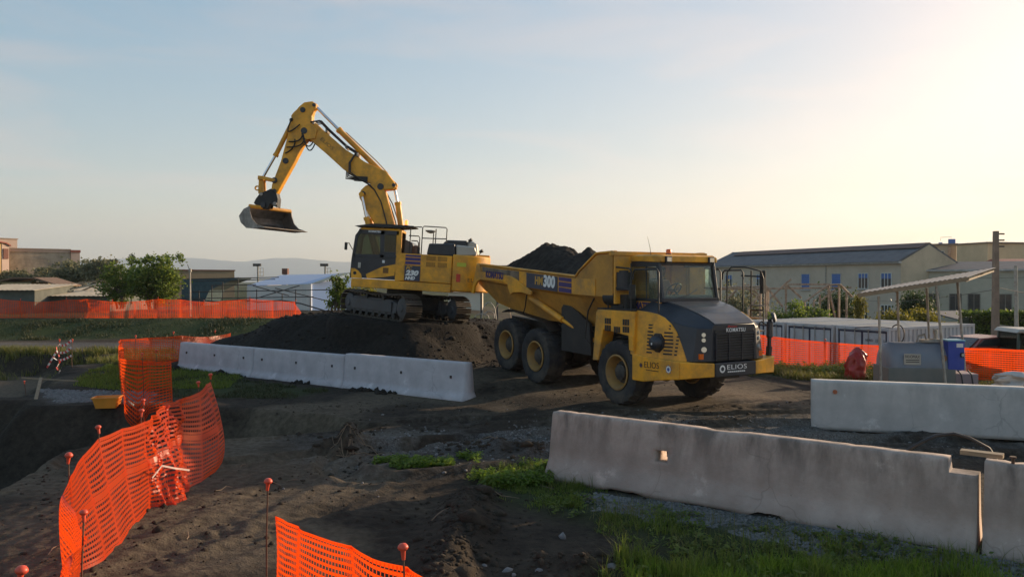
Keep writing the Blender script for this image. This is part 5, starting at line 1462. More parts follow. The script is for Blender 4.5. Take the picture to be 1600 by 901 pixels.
def net(name, label, cols, rows=18, ds=.045, vw=.42, hw=.011, bands=(0,), wob=.03, seed=0, stakes=(), wide=(.0,), crumple=None, group='orange mesh fences'):
    """cols: list of (bottom, [mid], top) points along the fence; rows horizontal strands with upright threads between them"""
    root = empty(name, tuple(Vector(cols[0][0])))
    tag(root, label, 'fence', group)
    org = Vector(cols[0][0])
    C = []
    for c in cols:
        c = [np.array(Vector(p)-org) for p in c]
        if len(c) == 2: c = [c[0], (c[0]+c[1])/2, c[1]]
        C.append(c)
    C = np.array(C)                                  # n,3(b,m,t),3
    mid = C[:,1]; seg = np.linalg.norm(np.diff(mid, axis=0), axis=1); S = np.concatenate([[0], np.cumsum(seg)])
    nseg = max(4, int(S[-1]/ds)); s = np.linspace(0, S[-1], nseg+1)
    # smooth interpolation along the fence
    def cat(P, q):
        out = np.zeros((len(q),3)); n = len(P)
        i = np.clip(np.searchsorted(S, q, side='right')-1, 0, n-2)
        t = ((q-S[i])/(S[i+1]-S[i]))[:,None]
        p0, p1, p2, p3 = P[np.maximum(i-1,0)], P[i], P[i+1], P[np.minimum(i+2,n-1)]
        k = .10
        m1, m2 = (p2-p0)*k, (p3-p1)*k
        return (2*t**3-3*t**2+1)*p1 + (t**3-2*t**2+t)*m1 + (-2*t**3+3*t**2)*p2 + (t**3-t**2)*m2
    B, M_, T = (cat(C[:,k], s) for k in range(3))
    # distance to the nearest column, so that the net sags between the stakes
    dist = np.min(np.abs(s[:,None]-S[None]), axis=1); gap = np.interp(s, S, np.concatenate([seg, seg[-1:]]))
    sag = np.clip(dist/np.maximum(gap*.5, .1), 0, 1)
    tang = np.gradient(M_, axis=0); nrm = np.stack([tang[:,1], -tang[:,0], np.zeros(len(s))], -1)
    nrm /= np.linalg.norm(nrm, axis=1)[:,None]+1e-9
    def surf(v, ii=slice(None), ss=None):
        b, m, t = B[ii], M_[ii], T[ii]
        q = s[ii]
        p = b*(2*(v-.5)*(v-1)) + m*(4*v*(1-v)) + t*(2*v*(v-.5))
        w = wob*(1.5*fbm(q*1.7, q*0+v*.9, 2, seed) + .14*fbm(q*6.5, q*0+v*.7, 2, seed+3) + .05*fbm(q*9, q*0+v*7, 1, seed+6))*2
        if crumple is not None:
            c0_, c1_ = S[crumple[0]], S[crumple[1]]
            k_ = sstep(c0_-.1, c0_+.15, q)*sstep(c1_+.2, c1_-.1, q)
            w = w + k_*.13*(fbm(q*5+v*3, q*2+v*5, 3, seed+9) + .6*fbm(q*11, q*0+v*9, 2, seed+11))
        p = p + nrm[ii]*w[:,None]
        p[:,2] -= .5*wob*sag[ii]*v
        return p
    V, F = [], []; cnt = 0
    vs_ = np.linspace(0, 1, rows+1); pitch = 1/rows
    for j, v in enumerate(vs_):
        half = pitch*vw/2*(2.3 if j in wide or j == rows or j == 0 else 1)
        a, b = surf(np.clip(v-half,0,1)), surf(np.clip(v+half,0,1)) if v < 1 else surf(1.0)
        n = len(s); V += [a, b]
        i = np.arange(n-1)
        F.append(np.stack([cnt+i, cnt+i+1, cnt+n+i+1, cnt+n+i], -1)); cnt += 2*n
    # upright threads
    tl = tang/ (np.linalg.norm(tang, axis=1)[:,None]+1e-9)
    for j in range(rows):
        a, b = surf(vs_[j]+pitch*.12), surf(vs_[j+1]-pitch*.12)
        o = tl*hw/2; n = len(s)
        V += [a-o, a+o, b+o, b-o]
        i = np.arange(n)
        F.append(np.stack([cnt+i, cnt+n+i, cnt+2*n+i, cnt+3*n+i], -1)); cnt += 4*n
    o = fast('netting', np.concatenate(V), np.concatenate(F), net_m, root, smooth=False)
    for b_, t_ in stakes: stake(root, tuple(Vector(b_)-org), tuple(Vector(t_)-org))
    return root

def gpt(px, D, z): 
    p = at(px, 450, D); return Vector((p.x, p.y, z))
def g0(px, D, dz=0):
    p = gpt(px, D, 0); p.z = hz0(p.x, p.y)+dz; return p
def pxp(px, py, D): return at(px, py, D)

# near left fence, winding away from the camera
cols = [(g0(84,4.6,.0), gpt(90,4.9,.55), pxp(70,960,5.0)),
        (g0(112,5.6), pxp(100,930,5.8), pxp(118,868,5.9)),
        (g0(128,6.5), pxp(120,900,6.6), pxp(131,838,6.5)),
        (g0(104,7.6), pxp(93,826,7.5), pxp(104,770,7.7)),
        (g0(122,8.3), pxp(112,820,8.2), pxp(110,742,8.1)),
        (pxp(165,872,8.8), pxp(150,790,8.9), pxp(130,712,8.7)),
        (pxp(190,850,9.3), pxp(172,770,9.4), pxp(156,684,9.4)),
        (pxp(212,820,10.0), pxp(200,745,10.0), pxp(190,669,10.0)),
        (pxp(236,794,10.75), pxp(232,730,10.7), pxp(222,658,10.7)),
        (pxp(258,791,10.85), pxp(246,722,11.1), pxp(232,648,11.2)),
        (pxp(280,787,10.95), pxp(262,705,11.5), pxp(252,633,12.2)),
        (pxp(292,766,11.6), pxp(284,690,12.4), pxp(285,622,12.9)),
        (pxp(318,752,12.2), pxp(318,690,12.9), pxp(311,612,13.6)),
        (pxp(338,738,12.7), pxp(342,676,13.3), pxp(322,600,14.2)),
        (pxp(347,722,13.1), pxp(350,668,13.6), pxp(331,596,14.7))]
st = [(g0(131,6.5,-.2), pxp(131,806,6.5)), (g0(107,8.1,-.2), pxp(107,716,8.1)), (g0(158,9.4,-.2), pxp(154,671,9.4)), (g0(221,10.7,-.2), pxp(221,645,10.7)),
      (g0(224,12.0,-.2), pxp(224,628,12.0)), (g0(310,13.6,-.2), pxp(310,600,13.6)), (g0(329,14.7,-.2), pxp(329,588,14.7)), (g0(30,4.8,-.2), pxp(32,899,4.8))]
fA = net('mesh_fence', 'orange plastic mesh fence winding through the left foreground, crumpled at its far end', cols, 20, .042, .54, .017, wob=.026, seed=601, stakes=st, wide=(11,), crumple=(8,11))
# tape tangled in the mesh
tape_p = mat('dusty_tape', (.50,.36,.33), .6, var=.2)
for p_, q_ in ((pxp(238,746,10.4), pxp(253,727,10.65)), (pxp(253,727,10.65), pxp(273,731,10.95)), (pxp(273,731,10.95), pxp(296,734,11.4))):
    MB().bar(p_-Vector(fA.location), q_-Vector(fA.location), .004, .024).build('tape', tape_p, fA)

# near fence at the bottom of the picture
cols = [(g0(421,6.95), pxp(428,897,6.95), pxp(424,807,6.95)),
        (g0(470,6.5), pxp(468,915,6.5), pxp(468,822,6.5)),
        (g0(560,5.75), pxp(560,965,5.75), pxp(556,850,5.75)),
        (g0(632,5.16), gpt(634,5.16,.6), pxp(630,886,5.16)),
        (g0(745,4.55), gpt(745,4.55,.6), pxp(730,930,4.55))]
st = [(g0(420,6.98,-.2), pxp(418.5,757,6.98)), (g0(632,5.2,-.2), pxp(630,862,5.2))]
net('mesh_fence', 'orange plastic mesh fence at the bottom edge, nearest the camera', cols, 20, .036, .48, .012, wob=.03, seed=611, stakes=st)

# folded fence at the left end of the white barriers
cols = [(g0(270,19.7), pxp(268,563,19.7)), (g0(232,19.6), pxp(232,564,19.6)), (g0(215,19.3), pxp(215,561,19.3)), (g0(194,19.6), pxp(191,560,19.6)),
        (g0(192,23.5), pxp(190,545,23.5)), (g0(188,28.6), pxp(187,530,28.6)), (g0(236,28.8), pxp(236,527,28.8)), (g0(283,29.4), pxp(283,524,29.4)), (g0(330,31.2), pxp(325,526,31.2)), (g0(362,32.4), pxp(362,520,32.4))]
st = [(g0(222,19.4,-.2), pxp(222,555,19.4)), (g0(244,19.7,-.2), pxp(244,549,19.7)), (g0(212,28.7,-.2), pxp(212,526,28.7)), (g0(271,29.2,-.2), pxp(271,520,29.2)), (g0(336,31.4,-.2), pxp(336,518,31.4))]
net('mesh_fence', 'folded orange mesh fence beside the left end of the white barriers', cols, 16, .06, .42, .014, wob=.05, seed=621, stakes=st)

# long fence on the far bank
xs = np.linspace(-40, 462, 15)
cols = []
for i, x in enumerate(xs):
    D = 48.5-.0*i; b = g0(x, D, .02); cols.append((b, b+Vector((0,0,1.08+.10*math.sin(i*1.7)))))
b = g0(474, 47.6, .02); cols.append((b, b+Vector((-.35,0,.5))))
st = [(c[0]-Vector((0,0,.1)), c[1]+Vector((0,.02,.06))) for c in cols[:-1:2]]
net('mesh_fence', 'long orange mesh fence along the top of the far grass bank', cols, 14, .11, .36, .022, wob=.08, seed=631, stakes=st)

# fence behind the truck, along the lower yard
def col(px, D, h, base=0): b = g0(px, D, base); return (b, b+Vector((0,0,h)))
cols = [col(1120,27.6,1.2), col(1186,27.9,1.24), col(1225,27.8,1.15), col(1290,27.6,1.0), col(1373,27.0,.92), col(1430,26.2,.92), col(1498,24.9,.97), col(1547,24.3,1.0), col(1620,23.6,1.0), col(1700,23.2,1.0)]
st = [(c[0]-Vector((0,0,.2)), c[1]+Vector((0,.02,.05))) for c in cols[3::3]]
fE = net('mesh_fence', 'orange mesh fence stretched behind the dump truck and the fuel tank on the right', cols, 15, .055, .5, .012, wob=.03, seed=641, stakes=st)

# two taped stakes on the dug bank
tp = tag(empty('taped_stakes', tuple(g0(100,28.4))), 'pair of stakes hung with red and white barrier tape on the left', 'barrier tape')
o0 = Vector(tp.location)
sa, sb = (g0(91,28.4,-.1)-o0, pxp(93,532,28.4)-o0), (g0(112,28.6,-.1)-o0, pxp(113,532,28.6)-o0)
for a, b in (sa, sb): stake(tp, a, b, .012)
for z in (.42,.72,.98):
    n = 8
    for k in range(n):
        p, q = sa[0].lerp(sb[0], k/n), sa[0].lerp(sb[0], (k+1)/n)
        sagf = lambda t: -.10*math.sin(PI*t)*(1 if z > .5 else .4)
        p, q = p+Vector((0,-.02,z+.1+sagf(k/n))), q+Vector((0,-.02,z+.1+sagf((k+1)/n)))
        MB().bar(p, q, .006, .075).build('tape', tape_w if k % 2 else tape_r, tp)
for k in range(9):
    a = sa[0]+Vector((RNG.normal(0,.03),-.03,.05+.12*k)); MB().bar(a, a+Vector((RNG.normal(-.02,.06),0,.11)), .006, .07, up=(0,1,0)).build('tape', tape_r if k % 2 else tape_w, tp)
for k in range(7):
    a = sa[0]+Vector((-.05-.05*k,-.03,.85-.085*k)); MB().bar(a, a+Vector((-.055,0,-.085)), .006, .06).build('tape', tape_w if k % 2 else tape_r, tp)

# lone survey stake in the basin
sv = tag(empty('survey_stake', tuple(g0(40,24.0))), 'single red-capped stake standing alone in the dug basin', 'stake')
c0 = Vector(sv.location); stake(sv, (0,0,-.2), tuple(pxp(38,597,24.0)-c0), .01)

# ------------------------------------------------------------------ boards, crate, sack and other small things
pk = tag(empty('timber_board', tuple(g0(50,20.6))), 'grey timber board leaning out of the pit on the left', 'board')
c0 = Vector(pk.location)
MB().bar(pxp(52,640,20.4)-c0, pxp(64,590,21.8)-c0, .08, .035).build('plank', wood, pk)
hb = tag(empty('timber_batten', tuple(g0(80,22.6))), 'thin horizontal batten across the edge of the dug basin', 'batten')
c0 = Vector(hb.location)
MB().bar(pxp(34,590,22.6)-c0, pxp(122,595,22.6)-c0, .04, .035).build('plank', wood, hb)
cp = g0(167,19.75)
cr_ = tag(empty('plastic_crate', tuple(cp), rad(12)), 'orange-yellow plastic crate on the gravel edge of the pit', 'crate')
crate_m = mat('orange_plastic', (.62,.26,.03), .5, var=.12)
mb = MB()
for s in (-1,1):
    mb.loft([[(-.22,s*.15,0),(.22,s*.15,0),(.22,s*.165,0),(-.22,s*.165,0)],[(-.29,s*.20,.26),(.29,s*.20,.26),(.29,s*.215,.26),(-.29,s*.215,.26)]])
    mb.loft([[(s*.22,-.15,0),(s*.22,.15,0),(s*.235,.15,0),(s*.235,-.15,0)],[(s*.29,-.20,.26),(s*.29,.20,.26),(s*.305,.20,.26),(s*.305,-.20,.26)]])
mb.box((-.22,-.15,0),(.22,.15,.015)); mb.build('crate_shell', crate_m, cr_)
mb = MB(); [mb.box(a,b) for a,b in (((-.32,-.23,.245),(.32,-.2,.275)),((-.32,.2,.245),(.32,.23,.275)),((-.32,-.2,.245),(-.29,.2,.275)),((.29,-.2,.245),(.32,.2,.275)))]
mb.build('crate_rim', crate_m, cr_)
for k in range(5): MB().box((.235+k*.012,-.15,.03+k*.045),(.262+k*.012,.15,.05+k*.045)).build('crate_rib', crate_m, cr_)
bl = tag(rocks('rubble_block', np.array([cp.x+.55]), np.array([cp.y]), np.array([.14]), stone_m, .8, .1), 'small dark concrete lump beside the orange crate', 'rubble')

def sack(name, label, loc, rx, ry, h, m, seed, cat='sack', lean=0):
    nu, nv = 34, 22; V = []
    for j in range(nv+1):
        t = j/nv
        w = math.sin(min(1,t*4.5)*PI/2)**.5*(1.05-.12*t) if t < .84 else .95*(1-(t-.84)*3.6)
        for i in range(nu):
            a = 2*PI*i/nu
            k = 1+.55*float(fbm(np.array([math.cos(a)*2.4+t*2.3]), np.array([math.sin(a)*2.4+t*4.1]), 4, seed)[0]) - .10*abs(math.sin(3*a+5*t+seed)) + .06*math.sin(14*t+2*a)
            V.append((rx*w*k*math.cos(a)+lean*t, ry*w*k*math.sin(a), h*t*(1+.08*math.cos(a+seed))))
    F = [(j*nu+i, j*nu+(i+1)%nu, (j+1)*nu+(i+1)%nu, (j+1)*nu+i) for j in range(nv) for i in range(nu)]
    mb = MB(); mb.add(V, F); mb.add(V[-nu:], [tuple(range(nu))])
    o = mb.build(name, m, None, smooth=55); o.location = loc; tag(o, label, cat); return o
sack_m = mat('red_plastic_sack', (.35,.035,.03), .35, var=.2, vs=4, bump=.5, bs=9)
sack('rubbish_sack', 'full red plastic sack standing against the orange mesh', tuple(g0(1336,24.6,-.02)), .30, .26, 1.04, sack_m, 5, lean=.08)
bag_m = mat('pale_bag', (.42,.38,.35), .8, var=.2, vs=3, bump=.4, bs=8)
sack('cement_bag', 'pale grey bag slumped behind the grey wall at the right edge', tuple(g0(1600,17.4,.62)), .55, .4, .45, bag_m, 9, 'bag')
# support for the bag: a low heap of soil
X = RNG.normal(Vector(g0(1600,17.4)).x, .35, 120); Y = RNG.normal(17.4, .25, 120)
mb = MB(); c0 = g0(1600,17.4,-.05)
mb.lathe([(1.0,0),(.8,.3),(.55,.6),(.3,.7),(0,.72)], 'z', tuple(c0), 20)
mb.v = [(x+.12*math.sin(7*y+3*z), y+.1*math.sin(5*x), z) for x,y,z in mb.v]
tag(mb.build('soil_heap', clod_m, None, smooth=60), 'low heap of soil under the pale bag at the right edge', 'soil heap')
hs = MB().tube([at(1432,695,9.9)+Vector((0,.5,-.25)), at(1440,690,10.3), at(1462,680,10.4), at(1490,677,10.4), at(1515,684,10.3), at(1545,700,10.2), at(1560,712,10.1)+Vector((0,0,-.1))], .022, 8).build('hose', black, None, smooth=60)
tag(hs, 'black hose arching up behind the near barrier', 'hose')
pb = tag(empty('timber_offcut', tuple(at(1540,706,9.35))), 'short brown timber offcut lying on the stepped barrier joint', 'timber')
MB().box((-.26,-.06,-.05),(.18,.08,.0)).build('plank', wood, pb); pb.rotation_euler = (0,0,rad(-38))
bt = MB().cyl((0,0,0),(0,0,.09),.018,n=10).lathe([(0,.08),(.035,.08),(.035,.10),(0,.10)],'z',n=10).build('anchor_bolt', rust); 
bp_ = Vector((5.47,9.09,0)).lerp(Vector((9.4,6.2,0)), .055); bt.location = (bp_.x, bp_.y, 1.02); tag(bt, 'rusty anchor bolt sticking out of the right-hand barrier', 'bolt')

# ------------------------------------------------------------------ fuel tank, canopy
tk = tag(empty('fuel_tank', tuple(g0(1430,21.6,-.02)), rad(-6)), 'grey mobile fuel tank with rounded top behind the grey wall', 'fuel tank')
tk.scale = (.86, .95, 1.17)
tank_m = mat('tank_grey', (.19,.21,.25), .5, var=.1, dirt=(.2,.17,.15), dirt_amt=.4)
tray_m = mat('tank_tray', (.16,.165,.15), .6, var=.12, dirt=(.2,.16,.13), dirt_amt=.5)
MB().box((-1.05,-.62,0),(.95,.62,.74)).build('bund_tray', tray_m, tk, bevel=.02)
mb = MB()
secs = []
for x, k in ((-1.03,.55),(-1.0,.80),(-.93,.92),(-.82,.99),(-.7,1.0),(.86,1.0),(.93,.96)):
    secs.append([(x, .60*k*math.cos(a), .742+.56*k*math.sin(a)) for a in [PI*i/18 for i in range(19)]])
mb.loft(secs, closed=True); mb.build('tank_shell', tank_m, tk, smooth=40)
MB().box((.955,-.60,.05),(1.62,.60,.62)).build('pump_box', mat('pinkish_steel', (.32,.24,.25), .6, var=.15, dirt=(.2,.15,.12), dirt_amt=.5), tk, bevel=.02)
mb = MB(); mb.lathe([(.22,0),(.22,.06),(.0,.06)], 'z', (.35,0,1.30), 20); mb.box((.5,-.15,1.30),(.75,.1,1.38)); mb.cyl((.62,0,1.3),(.62,0,1.52),.05,n=10); mb.lathe([(0,0),(.07,0),(.07,.08),(0,.1)],'z',(.62,0,1.5),12)
mb.tube([(.0,-.1,1.30),(.05,-.1,1.45),(.25,-.1,1.5),(.3,-.1,1.36)], .018, 6); mb.tube([(.1,.1,1.30),(.15,.1,1.42),(.32,.1,1.46),(.38,.1,1.36)], .018, 6)
mb.build('tank_fittings', pipe_grey, tk, smooth=40)
blue = mat('blue_cabinet', (.03,.06,.34), .4, var=.12, dirt=(.2,.18,.2), dirt_amt=.2)
MB().box((.72,-.62,.70),(1.20,-.12,1.36)).build('pump_cabinet', blue, tk, bevel=.015)
MB().box((.70,-.64,1.362),(1.22,-.10,1.39)).build('cabinet_lid', mat('pale_blue_lid', (.18,.42,.55), .4), tk)
MB().box((.96,-.632,1.22),(1.15,-.622,1.31)).build('cabinet_label', tape_w, tk)
MB().cyl((1.12,-.62,1.05),(1.12,-.66,1.05),.06,n=14).build('pump_dial', black, tk)
MB().cyl((1.13,-.66,1.05),(1.13,-.665,1.05),.035,n=14).build('dial_face', lamp_glass, tk)
MB().prism([(-.58,.96-.14),(-.08,.95-.14),(-.08,1.20-.14),(-.58,1.21-.14)], 'y', -.60, -.612).build('name_plate', lightgrey, tk)
text('NUOMAX', .10, black_l, tk, plane_m((-.55,-.6145,.97), (1,0,-.02), (0,0,1)), width=.44, shear=.2)
for z_ in (.87,.915): MB().box((-.53,-.616,z_),(-.13,-.612,z_+.018)).build('small_print', black_l, tk)
MB().cyl((.62,-.57,.97),(.62,-.61,.97),.07,n=14).build('gauge', mat('brown_dial', (.25,.12,.06), .5), tk)
for x in (1.08,1.38): MB().tube([(x-.08,-.60,.70),(x,-.66,.62),(x+.05,-.68,.35),(x,-.68,.0)], .02, 6).build('delivery_hose', black, tk, smooth=60)
# canopy
cn = tag(empty('canopy', tuple(g0(1440,22.0))), 'sheet metal canopy on leaning poles above the fuel tank', 'canopy')
c0 = Vector(cn.location)
FL, FR, BR, BL = at(1340,458,20.9), at(1512,432,20.6), at(1556,417.5,24.6), at(1352,453,24.4)
n = 44; mb = MB(); secs = []
for k in range(n+1):
    a, b = FL.lerp(FR, k/n)-c0, BL.lerp(BR, k/n)-c0; dz = .010*(1 if k % 2 else -1)
    secs.append([a+Vector((0,0,dz)), b+Vector((0,0,dz)), b+Vector((0,0,dz-.006)), a+Vector((0,0,dz-.006))])
mb.loft(secs); mb.build('roof_sheet', mat('galvanised_sheet', (.10,.12,.15), .8, metal=0, var=.15, vs=2, dirt=(.2,.13,.09), dirt_amt=.4), cn)
for t in (.03,.5,.97):
    a, b = FL.lerp(BL,t)-c0-Vector((0,0,.045)), FR.lerp(BR,t)-c0-Vector((0,0,.045)); MB().bar(a, b, .05, .06).build('purlin', wood, cn)
MB().bar(FL-c0-Vector((0,.03,.06)), FR-c0-Vector((0,.03,.06)), .03, .10).build('fascia', wood, cn)
for t in (.02,.35,.65,.98):
    a, b = FL.lerp(FR,t)-c0-Vector((0,0,.10)), BL.lerp(BR,t)-c0-Vector((0,0,.10)); MB().bar(a, b, .05, .05).build('rafter', wood, cn)
for (x0,yt,x1,D) in ((1373,463,1378,21.0),(1402,455,1408,22.8),(1448,450,1456,24.0),(1463,447,1481,20.7),(1496,440,1512,21.9)):
    g = g0(x1, D, -.1)-c0; MB().tube([g, at(x0, yt, D)-c0], .034, 8).build('post', pipe_grey, cn, smooth=60)

# ------------------------------------------------------------------ shipping containers in the lower yard
cont_m = mat('white_container', (.50,.50,.51), .5, var=.08, dirt=(.25,.18,.13), dirt_amt=.4, ds=1.2)
seal_m = mat('door_seal', (.03,.03,.06), .7)
CA = rad(30.5)
def container(loc, label, txt):
    """door end at x = 0 facing -x side, long side along +x; local y from 0 to width"""
    L, W, Hh = 6.06, 2.44, 2.59
    t = tag(empty('shipping_container', loc, CA), label, 'container', 'white shipping containers')
    zz = [.15,Hh-.12]
    def corr(p, q, n):  # corrugated wall between two plan points
        p, q = Vector(p), Vector(q); d = (q-p).normalized(); nn = Vector((d.y,-d.x)); out = []; m = int((q-p).length/.28)
        for k in range(m):
            for u, o in ((0,0),(.28,0),(.36,.045),(.64,.045),(.72,0)):
                out.append(p+d*((q-p).length*(k+u)/m) - nn*o)
        out.append(q); return out
    for a, b in (((.06,.02),(L-.06,.02)),((L-.06,W-.02),(.06,W-.02)),((L-.02,.06),(L-.02,W-.06))):
        pts = corr(a, b, 1); secs = [[(p.x,p.y,zz[0]),(p.x,p.y,zz[1])] for p in pts]
        mb = MB(); mb.loft(secs, closed=False, caps=False); mb.build('side_panel', cont_m, t, recalc=False)
    secs = []
    for k in range(45):
        x = .06+(L-.12)*k/44; secs.append([(x,.05,Hh-.03+.012*(k % 2)),(x,W-.05,Hh-.03+.012*(k % 2)),(x,W-.05,Hh-.06),(x,.05,Hh-.06)])
    MB().loft(secs).build('roof_panel', mat('container_roof', (.40,.36,.31), .6, var=.15, dirt=(.22,.17,.12), dirt_amt=.6) if 'container_roof' not in MATS else MATS['container_roof'], t)
    for y in (0, W-.08):
        MB().box((0,y,Hh-.12),(L,y+.08,Hh-.005)).build('top_rail', cont_m, t); MB().box((0,y,0),(L,y+.08,.15)).build('bottom_rail', cont_m, t)
        for x in (0, L-.12): MB().box((x-.003,y-.003,.0),(x+.123,y+.083,Hh)).build('corner_post', cont_m, t)
    for x in (0, L-.1):
        MB().box((x,.08,Hh-.14),(x+.1,W-.08,Hh-.01)).build('end_header', cont_m, t); MB().box((x,.08,0),(x+.1,W-.08,.15)).build('end_sill', cont_m, t)
    for y0, y1 in ((.13,W/2-.01),(W/2+.01,W-.13)):
        dr_ = MB().box((.03,y0,.17),(.08,y1,Hh-.16)).build('door', cont_m, t)
        MB().box((.022,y0-.015,Hh-.24),(.032,y1+.015,Hh-.17)).build('door_seal', seal_m, dr_)
        for yy in (y0-.005,y1-.035): MB().box((.022,yy,.17),(.034,yy+.04,Hh-.2)).build('door_seal', seal_m, dr_)
        for f in (.28,.72):
            yy = y0+(y1-y0)*f; MB().cyl((-.02,yy,.1),(-.02,yy,Hh-.08),.02,n=8).build('lock_rod', pipe_grey, dr_)
            MB().box((-.05,yy-.04,Hh-.12),(.03,yy+.04,Hh-.06)).build('rod_keeper', cont_m, dr_)
    M = plane_m((.020,W-.20,Hh-.62), (0,-1,0), (0,0,1))
    if txt:
        text('NEWD', .15, black_l, t, plane_m((.02,1.06,Hh-.60), (0,-1,0), (0,0,1)), width=.34)
        text(txt, .15, black_l, t, plane_m((.02,.62,Hh-.60), (0,-1,0), (0,0,1)), width=.42)
        text('22G1', .13, black_l, t, plane_m((.02,.62,Hh-.82), (0,-1,0), (0,0,1)), width=.3)
    return t
c1 = at(1389,512,31.4); zc = c1.z-2.59
nrmv = Vector((-math.sin(CA), math.cos(CA), 0))
container((c1.x,c1.y,zc), 'white container showing its ribbed long side and numbered doors, next to the tank', '2235  5')
p2 = Vector((c1.x,c1.y,zc)) + nrmv*2.60
container(tuple(p2), 'white container half hidden behind the first one, nearer the truck', None)
p3 = Vector((c1.x,c1.y,zc)) + nrmv*5.20
container(tuple(p3), 'white container farthest left, its end mostly behind the truck', None)

# ------------------------------------------------------------------ foliage
def leaves(name, C, size, m, parent, flat=.6):
    n = len(C)
    u = RNG.normal(0,1,(n,3)); u /= np.linalg.norm(u,axis=1)[:,None]
    w = RNG.normal(0,1,(n,3)); v = np.cross(u,w); v /= np.linalg.norm(v,axis=1)[:,None]
    s = (size*RNG.uniform(.6,1.3,n))[:,None]
    V = np.stack([C-u*s, C+v*s*flat, C+u*s, C-v*s*flat], 1).reshape(-1,3)
    return fast(name, V, np.arange(n*4).reshape(-1,4), m, parent)

def tree(name, label, base, crown_c, crown_r, n, size, m, clumps=26, cat='tree', trunks=1, stem_m=None, group=None, tight=.28, spikes=0):
    base = Vector(base); root = tag(empty(name, tuple(base)), label, cat, group)
    cc, cr_ = np.array(crown_c, float), np.array(crown_r, float)
    K = RNG.normal(0,1,(clumps,3)); K /= np.linalg.norm(K,axis=1)[:,None]; K *= RNG.uniform(.25,.95,(clumps,1))**.6
    K = K*cr_*.82 + cc; K[:,2] = np.maximum(K[:,2], cc[2]-cr_[2]*.9)
    if spikes:
        S_ = np.stack([RNG.uniform(-1,1,spikes)*cr_[0]*.85+cc[0], RNG.uniform(-.8,.8,spikes)*cr_[1]+cc[1], cc[2]+cr_[2]*RNG.uniform(.8,1.12,spikes)], -1); K = np.concatenate([K,S_])
    wgt = RNG.uniform(.5,1.5,len(K)); wgt[-spikes:] *= .35 if spikes else 1; wgt /= wgt.sum()
    ci = RNG.choice(len(K), n, p=wgt)
    P = K[ci] + RNG.normal(0,1,(n,3))*cr_*tight*RNG.uniform(.5,1.2,(n,1))*(.55+.45*(ci < clumps))[:,None]
    P[:,2] = np.maximum(P[:,2], .03)
    leaves('crown', P, size, m, root)
    mb = MB()
    for t in range(trunks):
        a = 2*PI*t/max(trunks,1)+1; p = Vector((math.cos(a),math.sin(a),0))*(.12*cr_[0] if trunks > 1 else 0)
        top = Vector(cc)+Vector((p.x*2,p.y*2,-.1*cr_[2])); r = .035*cr_[2]+.03
        mb.tube([p+Vector((0,0,-.2)), p.lerp(top,.5)+Vector((RNG.normal(0,.08),RNG.normal(0,.08),0)), top], [r,r*.75,r*.4], 7)
        for k in K[t::max(trunks,1)][:9]:
            s_ = p.lerp(top, RNG.uniform(.3,.85)); mb.tube([s_, s_.lerp(Vector(k),.5)+Vector((0,0,.08)), Vector(k)], [r*.4,r*.25,r*.1], 5)
    mb.build('trunk', stem_m or bark_m, root, smooth=60)
    return root
bark_m = mat('bark', (.10,.08,.06), .9, var=.3, vs=6, bump=.3)
lf_green = leaf_mat('bush_leaf', (.055,.095,.02), (.19,.23,.05), .45)
lf_olive = leaf_mat('olive_leaf', (.10,.105,.06), (.21,.20,.115), .4)
lf_yel = leaf_mat('vine_leaf', (.085,.085,.016), (.22,.19,.035), .45)
lf_dark = leaf_mat('dark_leaf', (.026,.045,.014), (.06,.085,.025), .35)
def W(px, py, D): return at(px, py, D)
def tree_px(name, label, x0, x1, ytop, ybase, D, n, size, m, **k):
    b = W((x0+x1)/2, ybase, D); b.z = max(b.z, hz0(b.x,b.y)) if D < 45 else b.z
    top = W(0, ytop, D).z; w = (x1-x0)/FOC*D/2; h = top-b.z
    dep = k.pop('depth', w*.8); low = k.pop('low', .12)
    return tree(name, label, b, (0,0,h*(.5+low/2)), (w, dep, h*(.5-low/2)*1.02), n, size, m, **k)
# left background
tree_px('bush', 'big fresh green bush behind the far orange mesh', 186, 292, 404, 478, 52, 9500, .095, lf_green, low=0, clumps=60, trunks=4, cat='bush', spikes=16, tight=.15)
tree_px('bush', 'darker green bush on the left flank of the big bush', 150, 226, 416, 478, 53, 4800, .09, lf_green, low=0, clumps=34, trunks=3, cat='bush', spikes=7, tight=.17)
for i, (x0,x1,yt,D,l) in enumerate(((44,118,420,92,'grey-green shrub below the stained wall on the far left'),(88,160,410,88,'grey-green shrub right of the stained building corner'),(128,196,408,86,'grey-green olive shrub between the building and the big bush'),(-8,50,424,91,'low grey-green shrub in front of the ochre building'))):
    tree_px('olive_shrub', l, x0, x1, yt, 450, D, 4200, .16, lf_olive, low=0, clumps=24, trunks=3, cat='shrub', group='olive shrubs', spikes=4, tight=.24)
sp = W(205,396,54)
tree_px('sapling', 'thin sapling tip standing above the bush', 198, 212, 396, 470, 54, 260, .07, lf_dark, clumps=5, cat='tree', low=.72)
tree_px('bush', 'small leafy bush right behind the excavator tracks, left side', 506, 548, 437, 500, 31.5, 2600, .055, lf_green, clumps=16, trunks=3, cat='bush', spikes=5, tight=.22)
tree_px('bush', 'low sunlit bush under the excavator cab', 540, 592, 440, 500, 33.5, 1800, .055, lf_yel, clumps=12, trunks=3, cat='bush', tight=.25)
